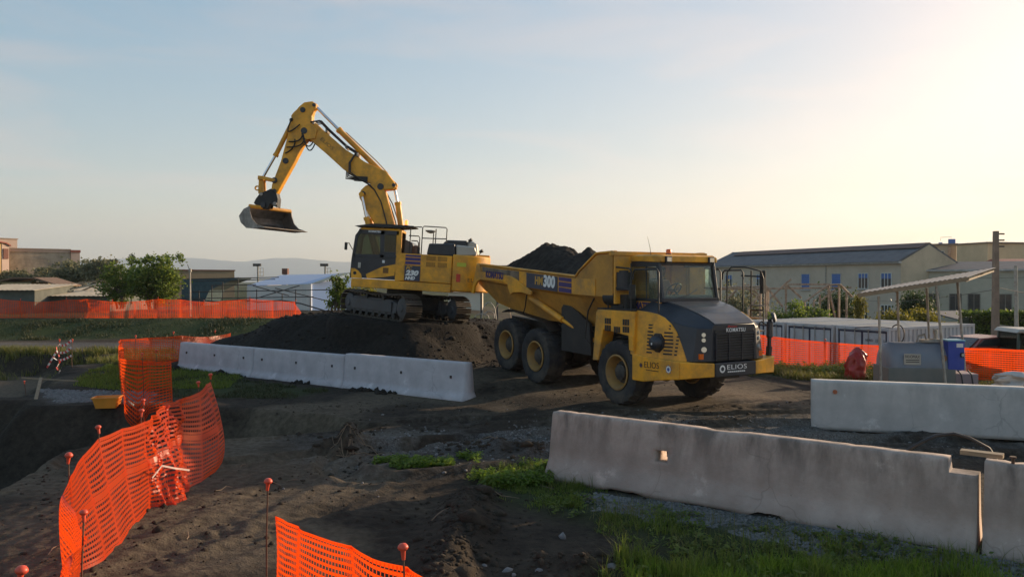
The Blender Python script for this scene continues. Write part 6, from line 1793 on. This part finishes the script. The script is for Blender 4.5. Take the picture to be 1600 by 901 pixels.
# right background
tree_px('bush', 'round green bush behind the containers by the rusty frame', 1204, 1262, 478, 540, 43, 4200, .075, lf_green, clumps=20, trunks=3, cat='bush', spikes=4)
tree_px('bush', 'second green bush behind the containers, right of the round one', 1248, 1300, 486, 540, 44, 3000, .075, lf_green, clumps=16, trunks=3, cat='bush', spikes=4)
tree_px('bush', 'dark thicket inside the rusty greenhouse frame', 1270, 1342, 452, 540, 50, 5200, .085, lf_dark, clumps=24, trunks=3, cat='bush')
tree_px('bush', 'brown-green thicket behind the truck mirrors', 1118, 1206, 452, 545, 52, 4600, .085, lf_olive, clumps=24, trunks=3, cat='bush', spikes=3)
tree_px('vine', 'yellow-green vine climbing the right end of the rusty frame', 1330, 1354, 452, 530, 46, 2200, .06, lf_yel, clumps=16, cat='vine', tight=.22)
tree_px('bush', 'dark bush under the canopy in front of the grey house', 1404, 1462, 456, 520, 58, 3600, .10, lf_dark, clumps=20, trunks=3, cat='bush')
tree_px('bush', 'yellow-green bramble behind the container, left of the canopy poles', 1355, 1420, 484, 530, 48, 3600, .075, lf_yel, clumps=20, trunks=3, cat='bush')
tree_px('bush', 'yellow-green bramble behind the container, under the canopy', 1412, 1472, 482, 530, 50, 3600, .075, lf_yel, clumps=20, trunks=3, cat='bush')
# clipped hedge
hx = np.array([W(1508,0,44).x, W(1680,0,44).x]); n = 12000
C = np.stack([RNG.uniform(hx[0],hx[1],n), RNG.uniform(43.2,44.8,n), RNG.uniform(-1.3,1.3,n)], -1)
sf = RNG.random(n) < .75; C[sf,1] = np.where(RNG.random(sf.sum()) < .6, 43.2+RNG.normal(0,.08,sf.sum()), C[sf,1]); tp_ = RNG.random(n) < .35; C[tp_,2] = 1.3+RNG.normal(0,.10,tp_.sum())
hr = tag(empty('hedge', (0,0,0)), 'clipped green hedge below the low house on the right', 'hedge')
leaves('crown', C, .085, leaf_mat('hedge_leaf', (.035,.06,.012), (.13,.17,.03), .4), hr)
MB().box((hx[0],43.5,-1.4),(hx[1],44.5,1.1)).build('trunk', mat('hedge_twigs', (.02,.028,.012), .95), hr)

# ------------------------------------------------------------------ buildings
win_dark = mat('window_dark', (.035,.04,.045), .15, var=.2)
win_white = mat('window_frame', (.55,.54,.50), .6)
blue_sh = mat('blue_shutter', (.06,.14,.38), .5, var=.12)
roof_grey = mat('slate_grey_roof', (.11,.105,.11), .8, var=.2, vs=1.5, bump=.3, bs=6)
tile_red = mat('red_tile', (.30,.10,.07), .8, var=.2)
def plaster(name, c, d=None, amt=.4): return mat(name, c, .9, var=.08, vs=.5, dirt=d or tuple(x*.55 for x in c), dirt_amt=amt, ds=.35, bump=.1, bs=3)
def building(name, label, A, B, depth, z0, z1, m, cat='building'):
    """walls on plan A->B (front) and depth behind; returns root, and a function giving points on the front"""
    A, B = Vector((*A,0)), Vector((*B,0)); d = (B-A).normalized(); L = (B-A).length
    t = tag(empty(name, (A.x,A.y,z0), math.atan2(d.y,d.x)), label, cat)
    MB().box((0,0,0),(L,depth,z1-z0)).build('wall', m, t)
    return t, L
dim_fr = mat('dim_window_frame', (.14,.13,.115), .7)
def window(t, x, z, w, h, shutter=None, half=0, mull=2, y=0, fm_=None):
    """frame, glass and optional roller shutter (half = share of the opening it covers)"""
    fr = MB(); f = .07
    for a, b in (((x-f,z-f),(x+w+f,z)),((x-f,z+h),(x+w+f,z+h+f)),((x-f,z),(x,z+h)),((x+w,z),(x+w+f,z+h))): fr.box((a[0],y-.07,a[1]),(b[0],y+.02,b[1]))
    o = fr.build('window', fm_ or (win_white if half < 1 else m_fr), t)
    if half < 1:
        MB().box((x,y-.012,z),(x+w,y-.004,z+h)).build('pane', win_dark, o)
        for k in range(1, mull+1): MB().box((x+w*k/(mull+1)-.035,y-.06,z),(x+w*k/(mull+1)+.035,y-.013,z+h)).build('mullion', fm_ or win_white, o)
    if shutter and half > 0:
        mb = MB(); zz = z+h*(1-half)
        k = max(2,int(h*half/.09))
        mb.loft([[(xx, y-.03-.012*(i % 2), zz+(h*half)*i/k) for i in range(k+1)] + [(xx, y-.014, zz+h*half), (xx, y-.014, zz)] for xx in (x,x+w)])
        mb.build('shutter', shutter, o)
    MB().box((x-.12,y-.14,z-.16),(x+w+.12,y-.003,z-.075)).build('sill', concrete_g, o)
m_fr = concrete_g
grey_pl = plaster('grey_plaster', (.52,.43,.335))
# long house with blue shutters
A = W(1108,0,100); B = W(1409,0,75)
bl_, L = building('long_house', 'long grey house with slate roof and blue shutters on the right', (A.x,A.y), (B.x,B.y), 8, -1.6, 5.05, grey_pl)
MB().prism([(-.5,6.62),(4.0,8.42),(4.0,8.5),(8.4,6.62),(8.4,6.55)], 'x', -.3, L-.02).build('roof', roof_grey, bl_)
MB().box((-.2,-.35,6.45),(L+.1,-.002,6.66)).build('eaves', concrete_g, bl_)
MB().prism([(2.6,8.0),(4.0,8.52),(4.2,8.52),(5.4,8.0)], 'x', 1.5, L-.05).build('ridge_parapet', mat('brown_ridge', (.14,.085,.07), .85), bl_)
gable_m = plaster('gable_plaster', (.55,.44,.30), (.26,.2,.14), .6)
mb = MB(); mb.add([(L+.012,0,0),(L+.012,8,0),(L+.012,8,6.6),(L+.012,4,8.3),(L+.012,0,6.6)], [(0,1,2,3,4)]); mb.build('gable_wall', gable_m, bl_, recalc=False)
def on_front(px, P0, ang, L):      # distance along a front for a photo column
    d = Vector((math.cos(ang), math.sin(ang))); r = (px-800)/FOC
    # P0 + s*d lies on x = r*y
    return (r*P0[1]-P0[0])/(d.x - r*d.y)
ang = math.atan2(B.y-A.y, B.x-A.x)
for px, kind in ((1139,.35),(1188,.35),(1259,1),(1307,1),(1349,.3),(1385,.35)):
    s = on_front(px, (A.x,A.y), ang, L)
    window(bl_, s-.55, 4.05 if kind < 1 else 3.9, 1.1, 1.45 if kind < 1 else 1.6, blue_sh, kind)
for px in (1385,1349,1307,1259):
    window(bl_, on_front(px, (A.x,A.y), ang, L)-.55, .9, 1.1, 1.5, None, 0)
MB().box((on_front(1290,(A.x,A.y),ang,L),-.09,0),(on_front(1290,(A.x,A.y),ang,L)+.10,-.003,6.4)).build('downpipe', pipe_grey, bl_)
# taller block behind
A = W(1395,0,112); B = W(1496,0,108)
beige = plaster('beige_plaster', (.50,.39,.27))
b2, L = building('apartment_block', 'beige flat-roofed block rising behind the long house', (A.x,A.y), (B.x,B.y), 10, -1.6, 8.15, beige)
MB().box((-.2,-.25,9.7),(L+.2,10.2,9.95)).build('roof_slab', mat('brown_coping', (.20,.15,.12), .85), b2)
for px in (1448,1461,1470):
    s = (px-1395)/101*L; window(b2, s-.4, 7.2, .95, 1.7, None, 0, 1)
MB().box((L-1.0,-.22,0),(L-.6,-.003,9.6)).build('downpipe', pipe_rust, b2)
MB().box((L*.72,3,9.96),(L*.72+.5,3.5,10.25)).build('roof_tank', blue_sh, b2)
MB().box((L*.87,3,9.96),(L*.87+.9,3.9,10.7)).build('roof_tank', blue_sh, b2)
MB().tube([(L*.75,3.5,10.5),(L*.75,3.5,11.0),(L*.92,3.5,11.0),(L*.92,3.5,10.9)], .03, 5).build('roof_pipe', pipe_grey, b2)
A = W(1496.3,0,107); B = W(1545,0,102)
b3, L = building('lit_wing', 'sunlit bare wall of the beige block, left of the concrete pole', (A.x,A.y), (B.x,B.y), 9, -1.6, 8.05, plaster('sunlit_plaster', (.60,.46,.29)))  # plaster coloured warmer and paler than the block to imitate sun
MB().box((-.1,-.15,9.65),(L+.2,9.1,9.85)).build('roof_slab', MATS['brown_coping'], b3)
# low green-grey house
A = W(1412,0,78); B = W(1690,0,70)
gg = plaster('green_grey_plaster', (.45,.405,.315), (.16,.17,.14), .5)
b4, L = building('low_house', 'low green-grey house with a row of square windows at the right edge', (A.x,A.y), (B.x,B.y), 9, -1.6, 4.1, gg)
ang = math.atan2(B.y-A.y, B.x-A.x)
for px in (1458,1493,1522,1571,1620):
    s = on_front(px, (A.x,A.y), ang, L); window(b4, s-.45, 2.0, .9, 1.5, None, 0, 1, fm_=dim_fr)
MB().box((-.1,-.3,5.70),(L,-.002,5.85)).build('eaves', concrete_g, b4)
MB().prism([(-.2,5.86),(4.5,6.7),(9.2,5.86)], 'x', 0, L).build('roof', roof_grey, b4)
A = W(1548,0,90); B = W(1700,0,88)
b5, L = building('tile_roof_house', 'strip of a cream house with red tile roof behind the concrete pole', (A.x,A.y), (B.x,B.y), 8, -1.6, 5.2, plaster('cream_plaster', (.42,.34,.24)))
MB().prism([(-.4,6.7),(4,7.4),(8.4,6.7)], 'x', 1.6, L).build('roof', tile_red, b5)
# shed with dark roof by the hedge
s6 = W(1458,0,55); s6b = W(1525,0,52)
b6, L = building('garden_shed', 'small dark shed with a sloping roof behind the container', (s6.x,s6.y), (s6b.x,s6b.y), 3, -1.6, .25, mat('dark_boards', (.06,.05,.042), .9))
MB().prism([(0,2.55),(L,1.95),(L+.3,1.9),(L+.3,1.98),(0,2.65),(-.35,2.45),(-.35,2.36)], 'y', -.4, 3.2).build('roof', roof_grey, b6)

# left: stained building
A = W(13,0,96); B = A + Vector((.788,.616,0))*6.56
stain = mat('stained_plaster', (.40,.33,.25), .9, var=.2, vs=.9, dirt=(.15,.125,.10), dirt_amt=.95, ds=.8, bump=.1, bs=3)
pink = plaster('pink_plaster', (.52,.38,.31))
b7, L = building('stained_house', 'old house with a stained bare wall and parapet on the far left', (A.x,A.y), (B.x,B.y), 8, .5, 7.05, stain)
MB().box((0,-.1,6.3),(L,-.002,6.55)).build('cornice', pink, b7)
MB().box((-.1,-.16,6.55),(L+.02,.25,6.72)).build('coping', mat('stone_coping', (.33,.25,.19), .85), b7)
MB().box((L+.005,-.2,0),(L+1.0,6,6.3)).build('corner_pier', pink, b7)
MB().box((L-.05,-.3,6.31),(L+1.07,6,6.62)).build('tile_coping', tile_red, b7)
arch = [(1.05,1.5)]+[(1.5+.45*math.cos(a), 2.9+.45*math.sin(a)) for a in [PI-PI*k/10 for k in range(11)]]+[(1.95,1.5)]
MB().prism(arch, 'y', -.06, .1).build('arched_door', win_dark, b7)
MB().box((1.5,-.12,1.9),(1.93,-.062,2.8)).build('door_leaf', win_white, b7); MB().box((1.5,-.13,1.5),(1.93,-.063,1.88)).build('door_base', tile_red, b7)
A = W(-70,0,88); B = W(12,0,93.5)
ochre = plaster('ochre_plaster', (.55,.36,.15))
b8, L = building('ochre_house', 'ochre house cut off by the left edge', (A.x,A.y), (B.x,B.y), 10, .5, 7.7, ochre)
MB().box((L-.9,-.05,0),(L-.03,-.003,7.0)).build('corner_strip', pink, b8)
MB().box((L-.75,-.14,5.3),(L-.15,-.055,6.5)).build('shutter', mat('brown_shutter', (.16,.06,.04), .8), b8)
MB().loft([[(x,-.25,z),(x,10,z),(x,10,z+.15),(x,-.25,z+.15)] for x,z in ((0,7.2),(L-1.2,7.2),(L-.5,7.1),(L+.1,6.8))]).build('coping', tile_red, b8)
A = W(-60,0,112); B = W(25,0,118)
b9, L = building('pink_house', 'pink block rising behind the ochre house', (A.x,A.y), (B.x,B.y), 8, .5, 9.4, pink)
MB().box((-.1,-.1,8.9),(L+.1,8,9.05)).build('coping', MATS['stone_coping'], b9)
# corrugated sheds behind the far fence
shed_w = mat('dark_shed_wall', (.10,.105,.09), .85, var=.25, vs=1.2)
sheet_m = mat('pale_corrugated_sheet', (.48,.40,.29), .7, var=.2, vs=1.5, dirt=(.25,.17,.11), dirt_amt=.5, ds=1.2)
def shed(label, x0, x1, D, yf, yb, dep, name='corrugated_shed'):
    a, b = W(x0,yf,D), W(x1,yf,D); zf = a.z; zb = W(0,yb,D+dep).z; zb0 = .6
    t = tag(empty(name, (a.x,a.y,zb0)), label, 'shed', 'corrugated sheds'); L = b.x-a.x
    MB().prism([(0,0),(dep,0),(dep,zb-zb0-.06),(0,zf-zb0-.06)], 'x', 0, L).build('wall', shed_w, t)
    n = int(L/.16); secs = []
    for k in range(n+1):
        dz = .03*(k % 2); x = -.2+(L+.4)*k/n; secs.append([(x,-.35,zf-zb0-.06+dz),(x,dep+.2,zb-zb0+dz),(x,dep+.2,zb-zb0-.02+dz),(x,-.35,zf-zb0-.08+dz)])
    MB().loft(secs).build('roof_sheet', sheet_m, t)
    return t
shed('low shed with pale corrugated roof at the left edge', -60, 54, 56, 452, 444, 5)
shed('low shed with pale corrugated roof left of the big bush', 54, 172, 58, 461, 448, 7)
a = W(2,432.5,70)
t = tag(empty('mud_brick_hut', (W(0,0,70).x,70,.6)), 'small tan hut with brown sloping roof behind the left shed', 'hut')
MB().box((0,0,0),(2.6,3,2.45)).build('wall', plaster('tan_plaster', (.34,.27,.15)), t)
MB().prism([(-.1,2.5),(1.2,2.75),(3.0,2.75),(5.3,2.1),(5.3,2.2),(3.0,2.9),(1.2,2.9),(-.1,2.6)], 'y', -.3, 3.3).build('roof', mat('brown_sheet', (.17,.10,.06), .8, var=.2), t)
rt = tag(empty('broken_roof', (W(120,0,62).x,62,2.2)), 'collapsed timber roof frame beside the pale corrugated shed', 'roof frame')
for k, (p, q) in enumerate((((-.6,0,.3),(1.6,.2,.75)),((0,.3,.75),(2.0,0,.25)),((.3,0,.2),(1.2,.2,.6)),((1.0,.2,.65),(2.6,0,.7)),((-.3,.3,.8),(2.9,.3,1.05)),((1.9,0,.5),(2.9,.1,.9)),((.2,.1,.1),(2.9,.1,.15)),((2.85,0,-.4),(2.85,0,1.0)),((-.5,0,-.4),(-.5,0,.8)))):
    MB().bar(p, q, .09, .11).build('beam', wood if k % 3 else sheet_m, rt)
MB().bar((1.9,-.1,.12),(3.1,-.1,.05),.1,.12).build('beam', tape_w, rt)
# parapet building and blue-netted store
A = W(262,0,108); B = W(365,0,113.5)
b10, L = building('parapet_building', 'long brown parapet wall beyond the pipe frames', (A.x,A.y), (B.x,B.y), 8, .6, W(0,423,112).z, plaster('brown_plaster', (.25,.19,.12)))
MB().box((-.1,-.12,W(0,423,112).z-.6),(L+.1,8.1,W(0,421.3,112).z-.6)).build('coping', mat('dark_brick_coping', (.16,.07,.05), .8), b10)
A = W(282,0,74); B = W(352,0,74)
z1 = W(0,437,74).z
b11 = tag(empty('netted_store', (A.x,A.y,.6)), 'dark blue-green netted store with a sloping roof right of the big bush', 'shed'); L = B.x-A.x
MB().prism([(0,0),(L*.45,0),(L*.62,z1-1.6),(L,z1-.85),(L*1.25,z1-.5),(L*1.25,z1-.38),(0,z1-.55)], 'y', 0, 4).build('wall', mat('blue_green_net', (.045,.075,.085), .9, var=.2), b11)
# blue tent
def P(px, py, D, o): return W(px,py,D)-o
o0 = W(450,470,64); o0.z = .75
tent = tag(empty('tarpaulin_tent', tuple(o0)), 'white and blue tarpaulin tent behind the pipe frames', 'tent')
tarp = leaf_mat('blue_tarpaulin', (.50,.57,.70), (.54,.61,.74), .35); tarp_w = mat('pale_tarpaulin', (.60,.56,.52), .7, var=.08, vs=.8)
a, b, c, d = P(386,446.5,62,o0), P(486,443.5,62,o0), P(528,428,67,o0), P(440,430,67,o0)
e1 = P(548,426,62,o0)
mb = MB(); up = Vector((0,0,.03)); mb.loft([[a,d,d+up,a+up],[b,c,c+up,b+up]]); mb.build('roof', tarp, tent)
mb = MB(); mb.loft([[b+Vector((.05,0,0)),c+Vector((.05,0,0)),c+Vector((.05,0,.05)),b+Vector((.05,0,.05))],[P(500,442,61.5,o0),e1,e1+up,P(500,442,61.5,o0)+up]]); mb.build('roof_edge', sheet_m, tent)
fl = lambda v: Vector((v.x,v.y,0))
for q, r, m_, nm in ((a,b,tarp_w,'side_sheet'),(b,c,tarp,'end_sheet'),(d,a,tarp_w,'side_sheet')):
    n = 14; secs = []
    for k in range(n+1):
        p_ = q.lerp(r,k/n); w_ = .04*math.sin(k*2.3); off = Vector((0,w_-.02,0)); f_ = fl(p_)+off; secs.append([f_,p_+off-Vector((0,0,.02)),p_+off+Vector((0,.012,-.02)),f_+Vector((0,.012,0))])
    MB().loft(secs).build(nm, m_, tent)
e_low = fl(e1)
mb = MB(); mb.loft([[fl(b)+Vector((.1,0,0)),b+Vector((.1,0,-.02)),b+Vector((.1,.012,-.02)),fl(b)+Vector((.1,.012,0))],[e_low,e1-Vector((0,0,.3)),e1+Vector((0,.012,-.3)),e_low+Vector((0,.012,0))]]); mb.build('end_sheet', tarp, tent)
# pipe frames in front of the tent
def pipe_frame(name, label, segs, org, m, r=.035):
    t = tag(empty(name, tuple(org)), label, 'pipe frame')
    for p, q in segs: MB().tube([p-org, q-org], r, 6).build('pipe', m, t, smooth=60)
    return t
dk_pipe = mat('dark_pipe', (.05,.045,.042), .7, var=.2)
D = 54
segs = [(W(290,436,D),W(436,433,D)), (W(330,446,D),W(400,444.5,D)), (W(296,456,D),W(520,452.5,D)), (W(278,466.5,D),W(490,463.5,D)), (W(300,439.5,D+3),W(430,436,D+3)), (W(400,466,D),W(468,446,D)), (W(395,446,D),W(452,462,D+1)), (W(430,450,D),W(520,472,D+2))]
def post(px, yt, D): p = W(px,yt,D); return (Vector((p.x,p.y,hz0(p.x,p.y)-.1)), p)
segs += [post(x, y, D) for x, y in ((311,454),(331,445),(348,440),(372,433),(401,452),(401,466),(485,463),(462,452),(441,458))]
pipe_frame('greenhouse_frame', 'dark pipe framework of an old greenhouse behind the far mesh', segs, W(300,475,D), dk_pipe)
hb_ = hose_line = MB().tube([W(280,470,52),W(310,468,52),W(345,472,52),W(372,468,52),W(405,472,52),W(440,469,52),W(470,474,52),W(510,486,51)], .05, 6).build('hanging_pipe', dk_pipe, None, smooth=60)
tag(hb_, 'sagging black pipe running along the top of the far mesh', 'pipe')
# lamp post and floodlight masts
lp = tag(empty('lamp_post', tuple(g0(297,50.5))), 'slim grey lamp post standing in the far orange mesh', 'lamp post'); c0 = Vector(lp.location)
MB().tube([(0,0,-.1), W(297,425,50.5)-c0], [.07,.05], 8).build('pole', pipe_grey, lp, smooth=60)
MB().lathe([(0,0),(.10,.02),(.10,.16),(.04,.24),(0,.24)], 'z', tuple(W(297,425,50.5)-c0), 10).build('lamp_head', pipe_grey, lp)
MB().bar(W(293,413,50.5)-c0, W(297,424,50.5)-c0, .03).build('bracket', dk_pipe, lp)
for i, (px, l) in enumerate(((403,'floodlight mast above the parapet wall, left of the tent'),(508,'floodlight mast just left of the excavator cab'))):
    Dm = 130; p = W(px,437,Dm); t = tag(empty('floodlight_mast', (p.x,p.y,.6)), l, 'floodlight', 'floodlight masts')
    h = W(px,415,Dm).z-.6
    MB().tube([(0,0,0),(0,0,h)], .14, 6).build('pole', pipe_grey, t)
    for k, dx in enumerate((-.55,-.1,.35)): MB().box((dx-.22,-.2,h-.1),(dx+.18,.1,h+.35)).build('floodlight', dk_pipe, t)
    mb = MB(); [mb.bar((x,0,h-1.7),(x,0,h-.4),.06) for x in (.4,.9)]; [mb.bar((0,0,z),(.95,0,z),.06) for z in (h-1.7,h-1.05,h-.4)]; mb.build('cage', pipe_grey, t)
ch = W(446,431,100); t = tag(empty('chimney', (ch.x,ch.y,.6)), 'small red and white chimney stack above the tent roof', 'chimney')
MB().box((-.2,-.2,0),(.2,.2,ch.z-.6+.2)).build('stack', win_white, t); MB().box((-.35,-.35,ch.z-.6+.2),(.35,.35,ch.z-.6+.95)).build('pot', MATS['dark_brick_coping'], t)

# rusty greenhouse frame on the right
D = 42
rs = []
def V2(a, b, d0=D, d1=D): rs.append((W(a[0],a[1],d0), W(b[0],b[1],d1)))
for ax, ay, hw_, dr_, dd in ((1197,447,28,36,0),(1227,443,27,26,5)):
    V2((ax-hw_,ay+dr_),(ax,ay),D+dd,D+dd); V2((ax,ay),(ax+hw_-2,ay+dr_-4),D+dd,D+dd)
V2((1168,444),(1196,470),D+6,D+6); V2((1160,442),(1188,470),D+9,D+9); V2((1132,470),(1150,454),D+4,D+4); V2((1256,472),(1294,445),D+4,D+4); V2((1282,470),(1305,452),D+7,D+7)
V2((1294,445),(1312,444),D+4,D+4); V2((1312,444),(1332,464),D+4,D+4); V2((1294,445),(1306,500),D+4,D+4); V2((1100,452),(1330,449),D+8,D+8); V2((1232,444),(1296,444),D+8,D+4); V2((1120,449),(1197,447),D+8,D); V2((1226,444),(1236,436),D+5,D+5)
for px, yt, dd in ((1188,452,0),(1169,483,0),(1197,447,0),(1200,452,2),(1228,444,5),(1257,470,4),(1272,468,4),(1281,460,6),(1311,446,4),(1323,456,4),(1295,446,4)):
    p = W(px,yt,D+dd); rs.append((Vector((p.x,p.y,-1.4)), p))
pipe_frame('greenhouse_frame', 'rusty pipe frame of a ruined greenhouse right of the truck', rs, W(1200,520,D), pipe_rust, .062)
# hoops and white wall seen under the truck tail
o1 = W(745,470,58); o1.z = .3
hp = tag(empty('tunnel_hoops', tuple(o1)), 'thin metal hoops seen below the tail of the truck', 'hoops')
for k, (x0,x1,y0_,h) in enumerate(((752,776,487,15),(756,774,492,6),(740,766,495,5),(770,800,492,22))):
    pts_ = [W(x0+(x1-x0)*t/8, y0_-h*math.sin(PI*t/8), 40+k)-o1 for t in range(9)]; pts_[0].z -= .5; pts_[-1].z -= .5
    MB().tube(pts_, .03, 6).build('hoop', pipe_rust if k == 3 else pipe_grey, hp, smooth=60)
A = W(700,0,62); B = W(752,0,62)
b12, L = building('white_outbuilding', 'small white outbuilding seen between the excavator and the truck', (A.x,A.y), (B.x,B.y), 4, .2, W(0,456,62).z, plaster('white_wash', (.62,.56,.46)))
MB().prism([(-.2,W(0,456,62).z-.2),(2,W(0,452,62).z-.2),(4.2,W(0,456,62).z-.2)], 'x', -.2, L+.2).build('roof', sheet_m, b12)
for x, l in ((752,'dark post left under the truck tail'),(777,'dark post right under the truck tail')):
    p = W(x,456,45); q = MB().tube([(0,0,-.2),(0,0,p.z-hz0(p.x,p.y))], .06, 6).build('post', dk_pipe); q.name = 'fence_post'; q.location = (p.x,p.y,hz0(p.x,p.y)); tag(q, l, 'post')

# utility poles and wires
def upole(px, yt, D, w0, w1, label, m, steps=True, rect=True):
    p = W(px,yt,D); zb = -1.5; h = p.z-zb
    t = tag(empty('utility_pole', (p.x,p.y,zb)), label, 'pole', 'utility poles')
    if rect: MB().loft([[(-a,-a,z),(a,-a,z),(a,a,z),(-a,a,z)] for a,z in ((w0/2,0),(w1/2,h))]).build('shaft', mat('pole_concrete', (.25,.18,.13), .9, var=.2, vs=3), t)
    else: MB().tube([(0,0,0),(-.1,0,h)], [w0/2,w1/2], 10).build('shaft', pipe_grey, t, smooth=60)
    if steps:
        for k in range(3): MB().box((.05,-.03,h-.15-.27*k),(.36,.03,h-.09-.27*k)).build('bracket', dk_pipe, t)
    return t, p
t1, p1 = upole(1556,361,34,.27,.17,'square concrete utility pole with three brackets on the right', None)
MB().prism([(.1,2.75),(.75,2.68),(.7,2.62),(.1,2.66)],'y',-.1,.1).build('lamp_arm', lightgrey, t1)
t2, p2_ = upole(1590,415,40,.22,.16,'plain round metal pole near the right edge', None, False, False)
def wire(label, a, b, sag=.25, r=.014):
    pts_ = [a.lerp(b, k/14)+Vector((0,0,-sag*4*(k/14)*(1-k/14))) for k in range(15)]
    tag(MB().tube(pts_, r, 5).build('cable', dk_pipe, None, smooth=60), label, 'cable')
wire('thin cable from the concrete pole left past the canopy', W(1556,452,34), W(1340,468,70), .3)
wire('thin cable from the concrete pole to the right edge', W(1556,448,34), W(1660,462,36), .1)
wire('upper thin cable across the low house wall', W(1470,432,66), W(1690,428,60), .2)
wire('black cable looping over the container roof', W(1336,512,31), W(1395,513,31), -.06)
cl_ = MB().tube([W(1402+12*math.cos(a)*.9, 522-15*math.sin(a), 23.2) for a in [PI*.75-k*.22 for k in range(22)]], .018, 6).build('hose_loop', black, None, smooth=60)
tag(cl_, 'loop of black hose hanging on a canopy post', 'hose')

# ------------------------------------------------------------------ parked vehicles in the lower yard
def car(label, loc, rz, paint):
    t = tag(empty('parked_car', loc, rz), label, 'car')
    prof = [(-2.0,.35),(-2.02,.75),(-1.85,.92),(-1.1,.98),(-.45,1.40),(.9,1.44),(1.65,1.0),(2.0,.92),(2.05,.5),(2.0,.35)]
    secs = []
    for y, k in ((-.82,.0),(-.80,1),(-.62,1.0),(.62,1.0),(.80,1),(.82,0)):
        secs.append([(x, y*(1-.18*max(0,(z-.95)/.5)), z if k else (.35+(z-.35)*.96)) for x,z in prof])
    MB().loft(secs).build('body', paint, t, smooth=30, bevel=.03)
    g = win_dark
    for y in (-1,1): MB().prism([(-.98,1.0),(-.42,1.36),(.85,1.39),(1.4,1.02)], 'y', y*.735, y*.76).build('side_window', g, t)
    MB().loft([[(-1.14,y,.995),(-.50,y*.9,1.385),(-.52,y*.9,1.395),(-1.17,y,1.005)] for y in (-.66,.66)]).build('windscreen', g, t)
    MB().loft([[(.98,y*.9,1.42),(1.6,y,1.03),(1.63,y,1.04),(1.0,y*.9,1.435)] for y in (-.66,.66)]).build('rear_window', g, t)
    for x in (-1.3,1.3):
        for y in (-.74,.74):
            w = empty('wheel', (x,y,.31), 0, t); MB().lathe([(.19,-.1),(.30,-.1),(.31,0),(.30,.1),(.19,.1)],'y',n=18).build('tyre', rubber, w, smooth=40); MB().lathe([(0,-.09),(.2,-.09),(.2,.09),(0,.09)],'y',n=16).build('rim', lightgrey, w)
    for y in (-.6,.6): MB().box((-2.04,y-.15,.65),(-1.98,y+.15,.8)).build('headlight', lamp_glass, t); MB().box((2.0,y-.13,.7),(2.06,y+.13,.85)).build('tail_light', red_lens, t)
    return t
cpos = W(1530,560,28.6)
red_paint = mat('red_car_paint', (.22,.03,.02), .25, var=.1, dirt=(.2,.12,.08), dirt_amt=.5)
car('red car parked in the lower yard, only its roof showing over the mesh', (cpos.x, 28.9, W(0,525,28.6).z-1.44), rad(20), red_paint)
vp = W(1612,520,27.5)
vn = tag(empty('tractor_cab', (vp.x, 27.6, W(0,513,27.5).z-2.2), rad(-8)), 'dark green vehicle cab with pale roof at the right edge', 'tractor')
vg = mat('dark_green_paint', (.03,.06,.05), .4)
MB().box((-.75,-.8,.5),(.75,.8,1.5)).build('body', vg, vn, bevel=.05)
for x in (-.72,.72):
    for y in (-.75,.75): MB().bar((x,y,1.5),(x*.94,y*.95,2.1),.08).build('pillar', vg, vn)
MB().prism([(-.82,2.08),(.82,2.08),(.78,2.2),(-.70,2.21)],'y',-.85,.85).build('roof', lightgrey, vn, bevel=.03)
for y in (-.76,.76): MB().box((-.68,y-.01,1.5),(.68,y+.01,2.08)).build('side_window', glass_dk, vn)
for x in (-.70,.70): MB().box((x-.01,-.7,1.5),(x+.01,.7,2.08)).build('windscreen', glass_dk, vn)
MB().prism([(-.15,1.86),(.05,1.84),(.12,1.92),(-.05,1.95)],'y',-.782,-.776).build('sticker', orange_lens, vn)
for x, r_ in ((-1.0,.35),(.75,.5)):
    for y in (-.8,.8):
        MB().lathe([(r_*.6,-.15),(r_*.97,-.14),(r_,0),(r_*.97,.14),(r_*.6,.15)],'y',(x,y,r_),20).build('wheel', rubber, vn, smooth=40)
MB().box((-1.7,-.4,.5),(-.75,.4,1.3)).build('hood', vg, vn, bevel=.05)

# ------------------------------------------------------------------ haze
hzb = MB().box((-12000,-60,-60),(12000,9800,460)).build('haze', bpy.data.materials.new('haze_air'))
hm = hzb.data.materials[0]; hm.use_nodes = True
hn = hm.node_tree.nodes; hn.clear()
ho = hn.new('ShaderNodeOutputMaterial'); pv = hn.new('ShaderNodeVolumePrincipled')
pv.inputs['Color'].default_value = (.75,.87,1.0,1); pv.inputs['Density'].default_value = .00015; pv.inputs['Anisotropy'].default_value = .3
hm.node_tree.links.new(pv.outputs['Volume'], ho.inputs['Volume'])
tag(hzb, 'thin evening haze in the air', kind='stuff')
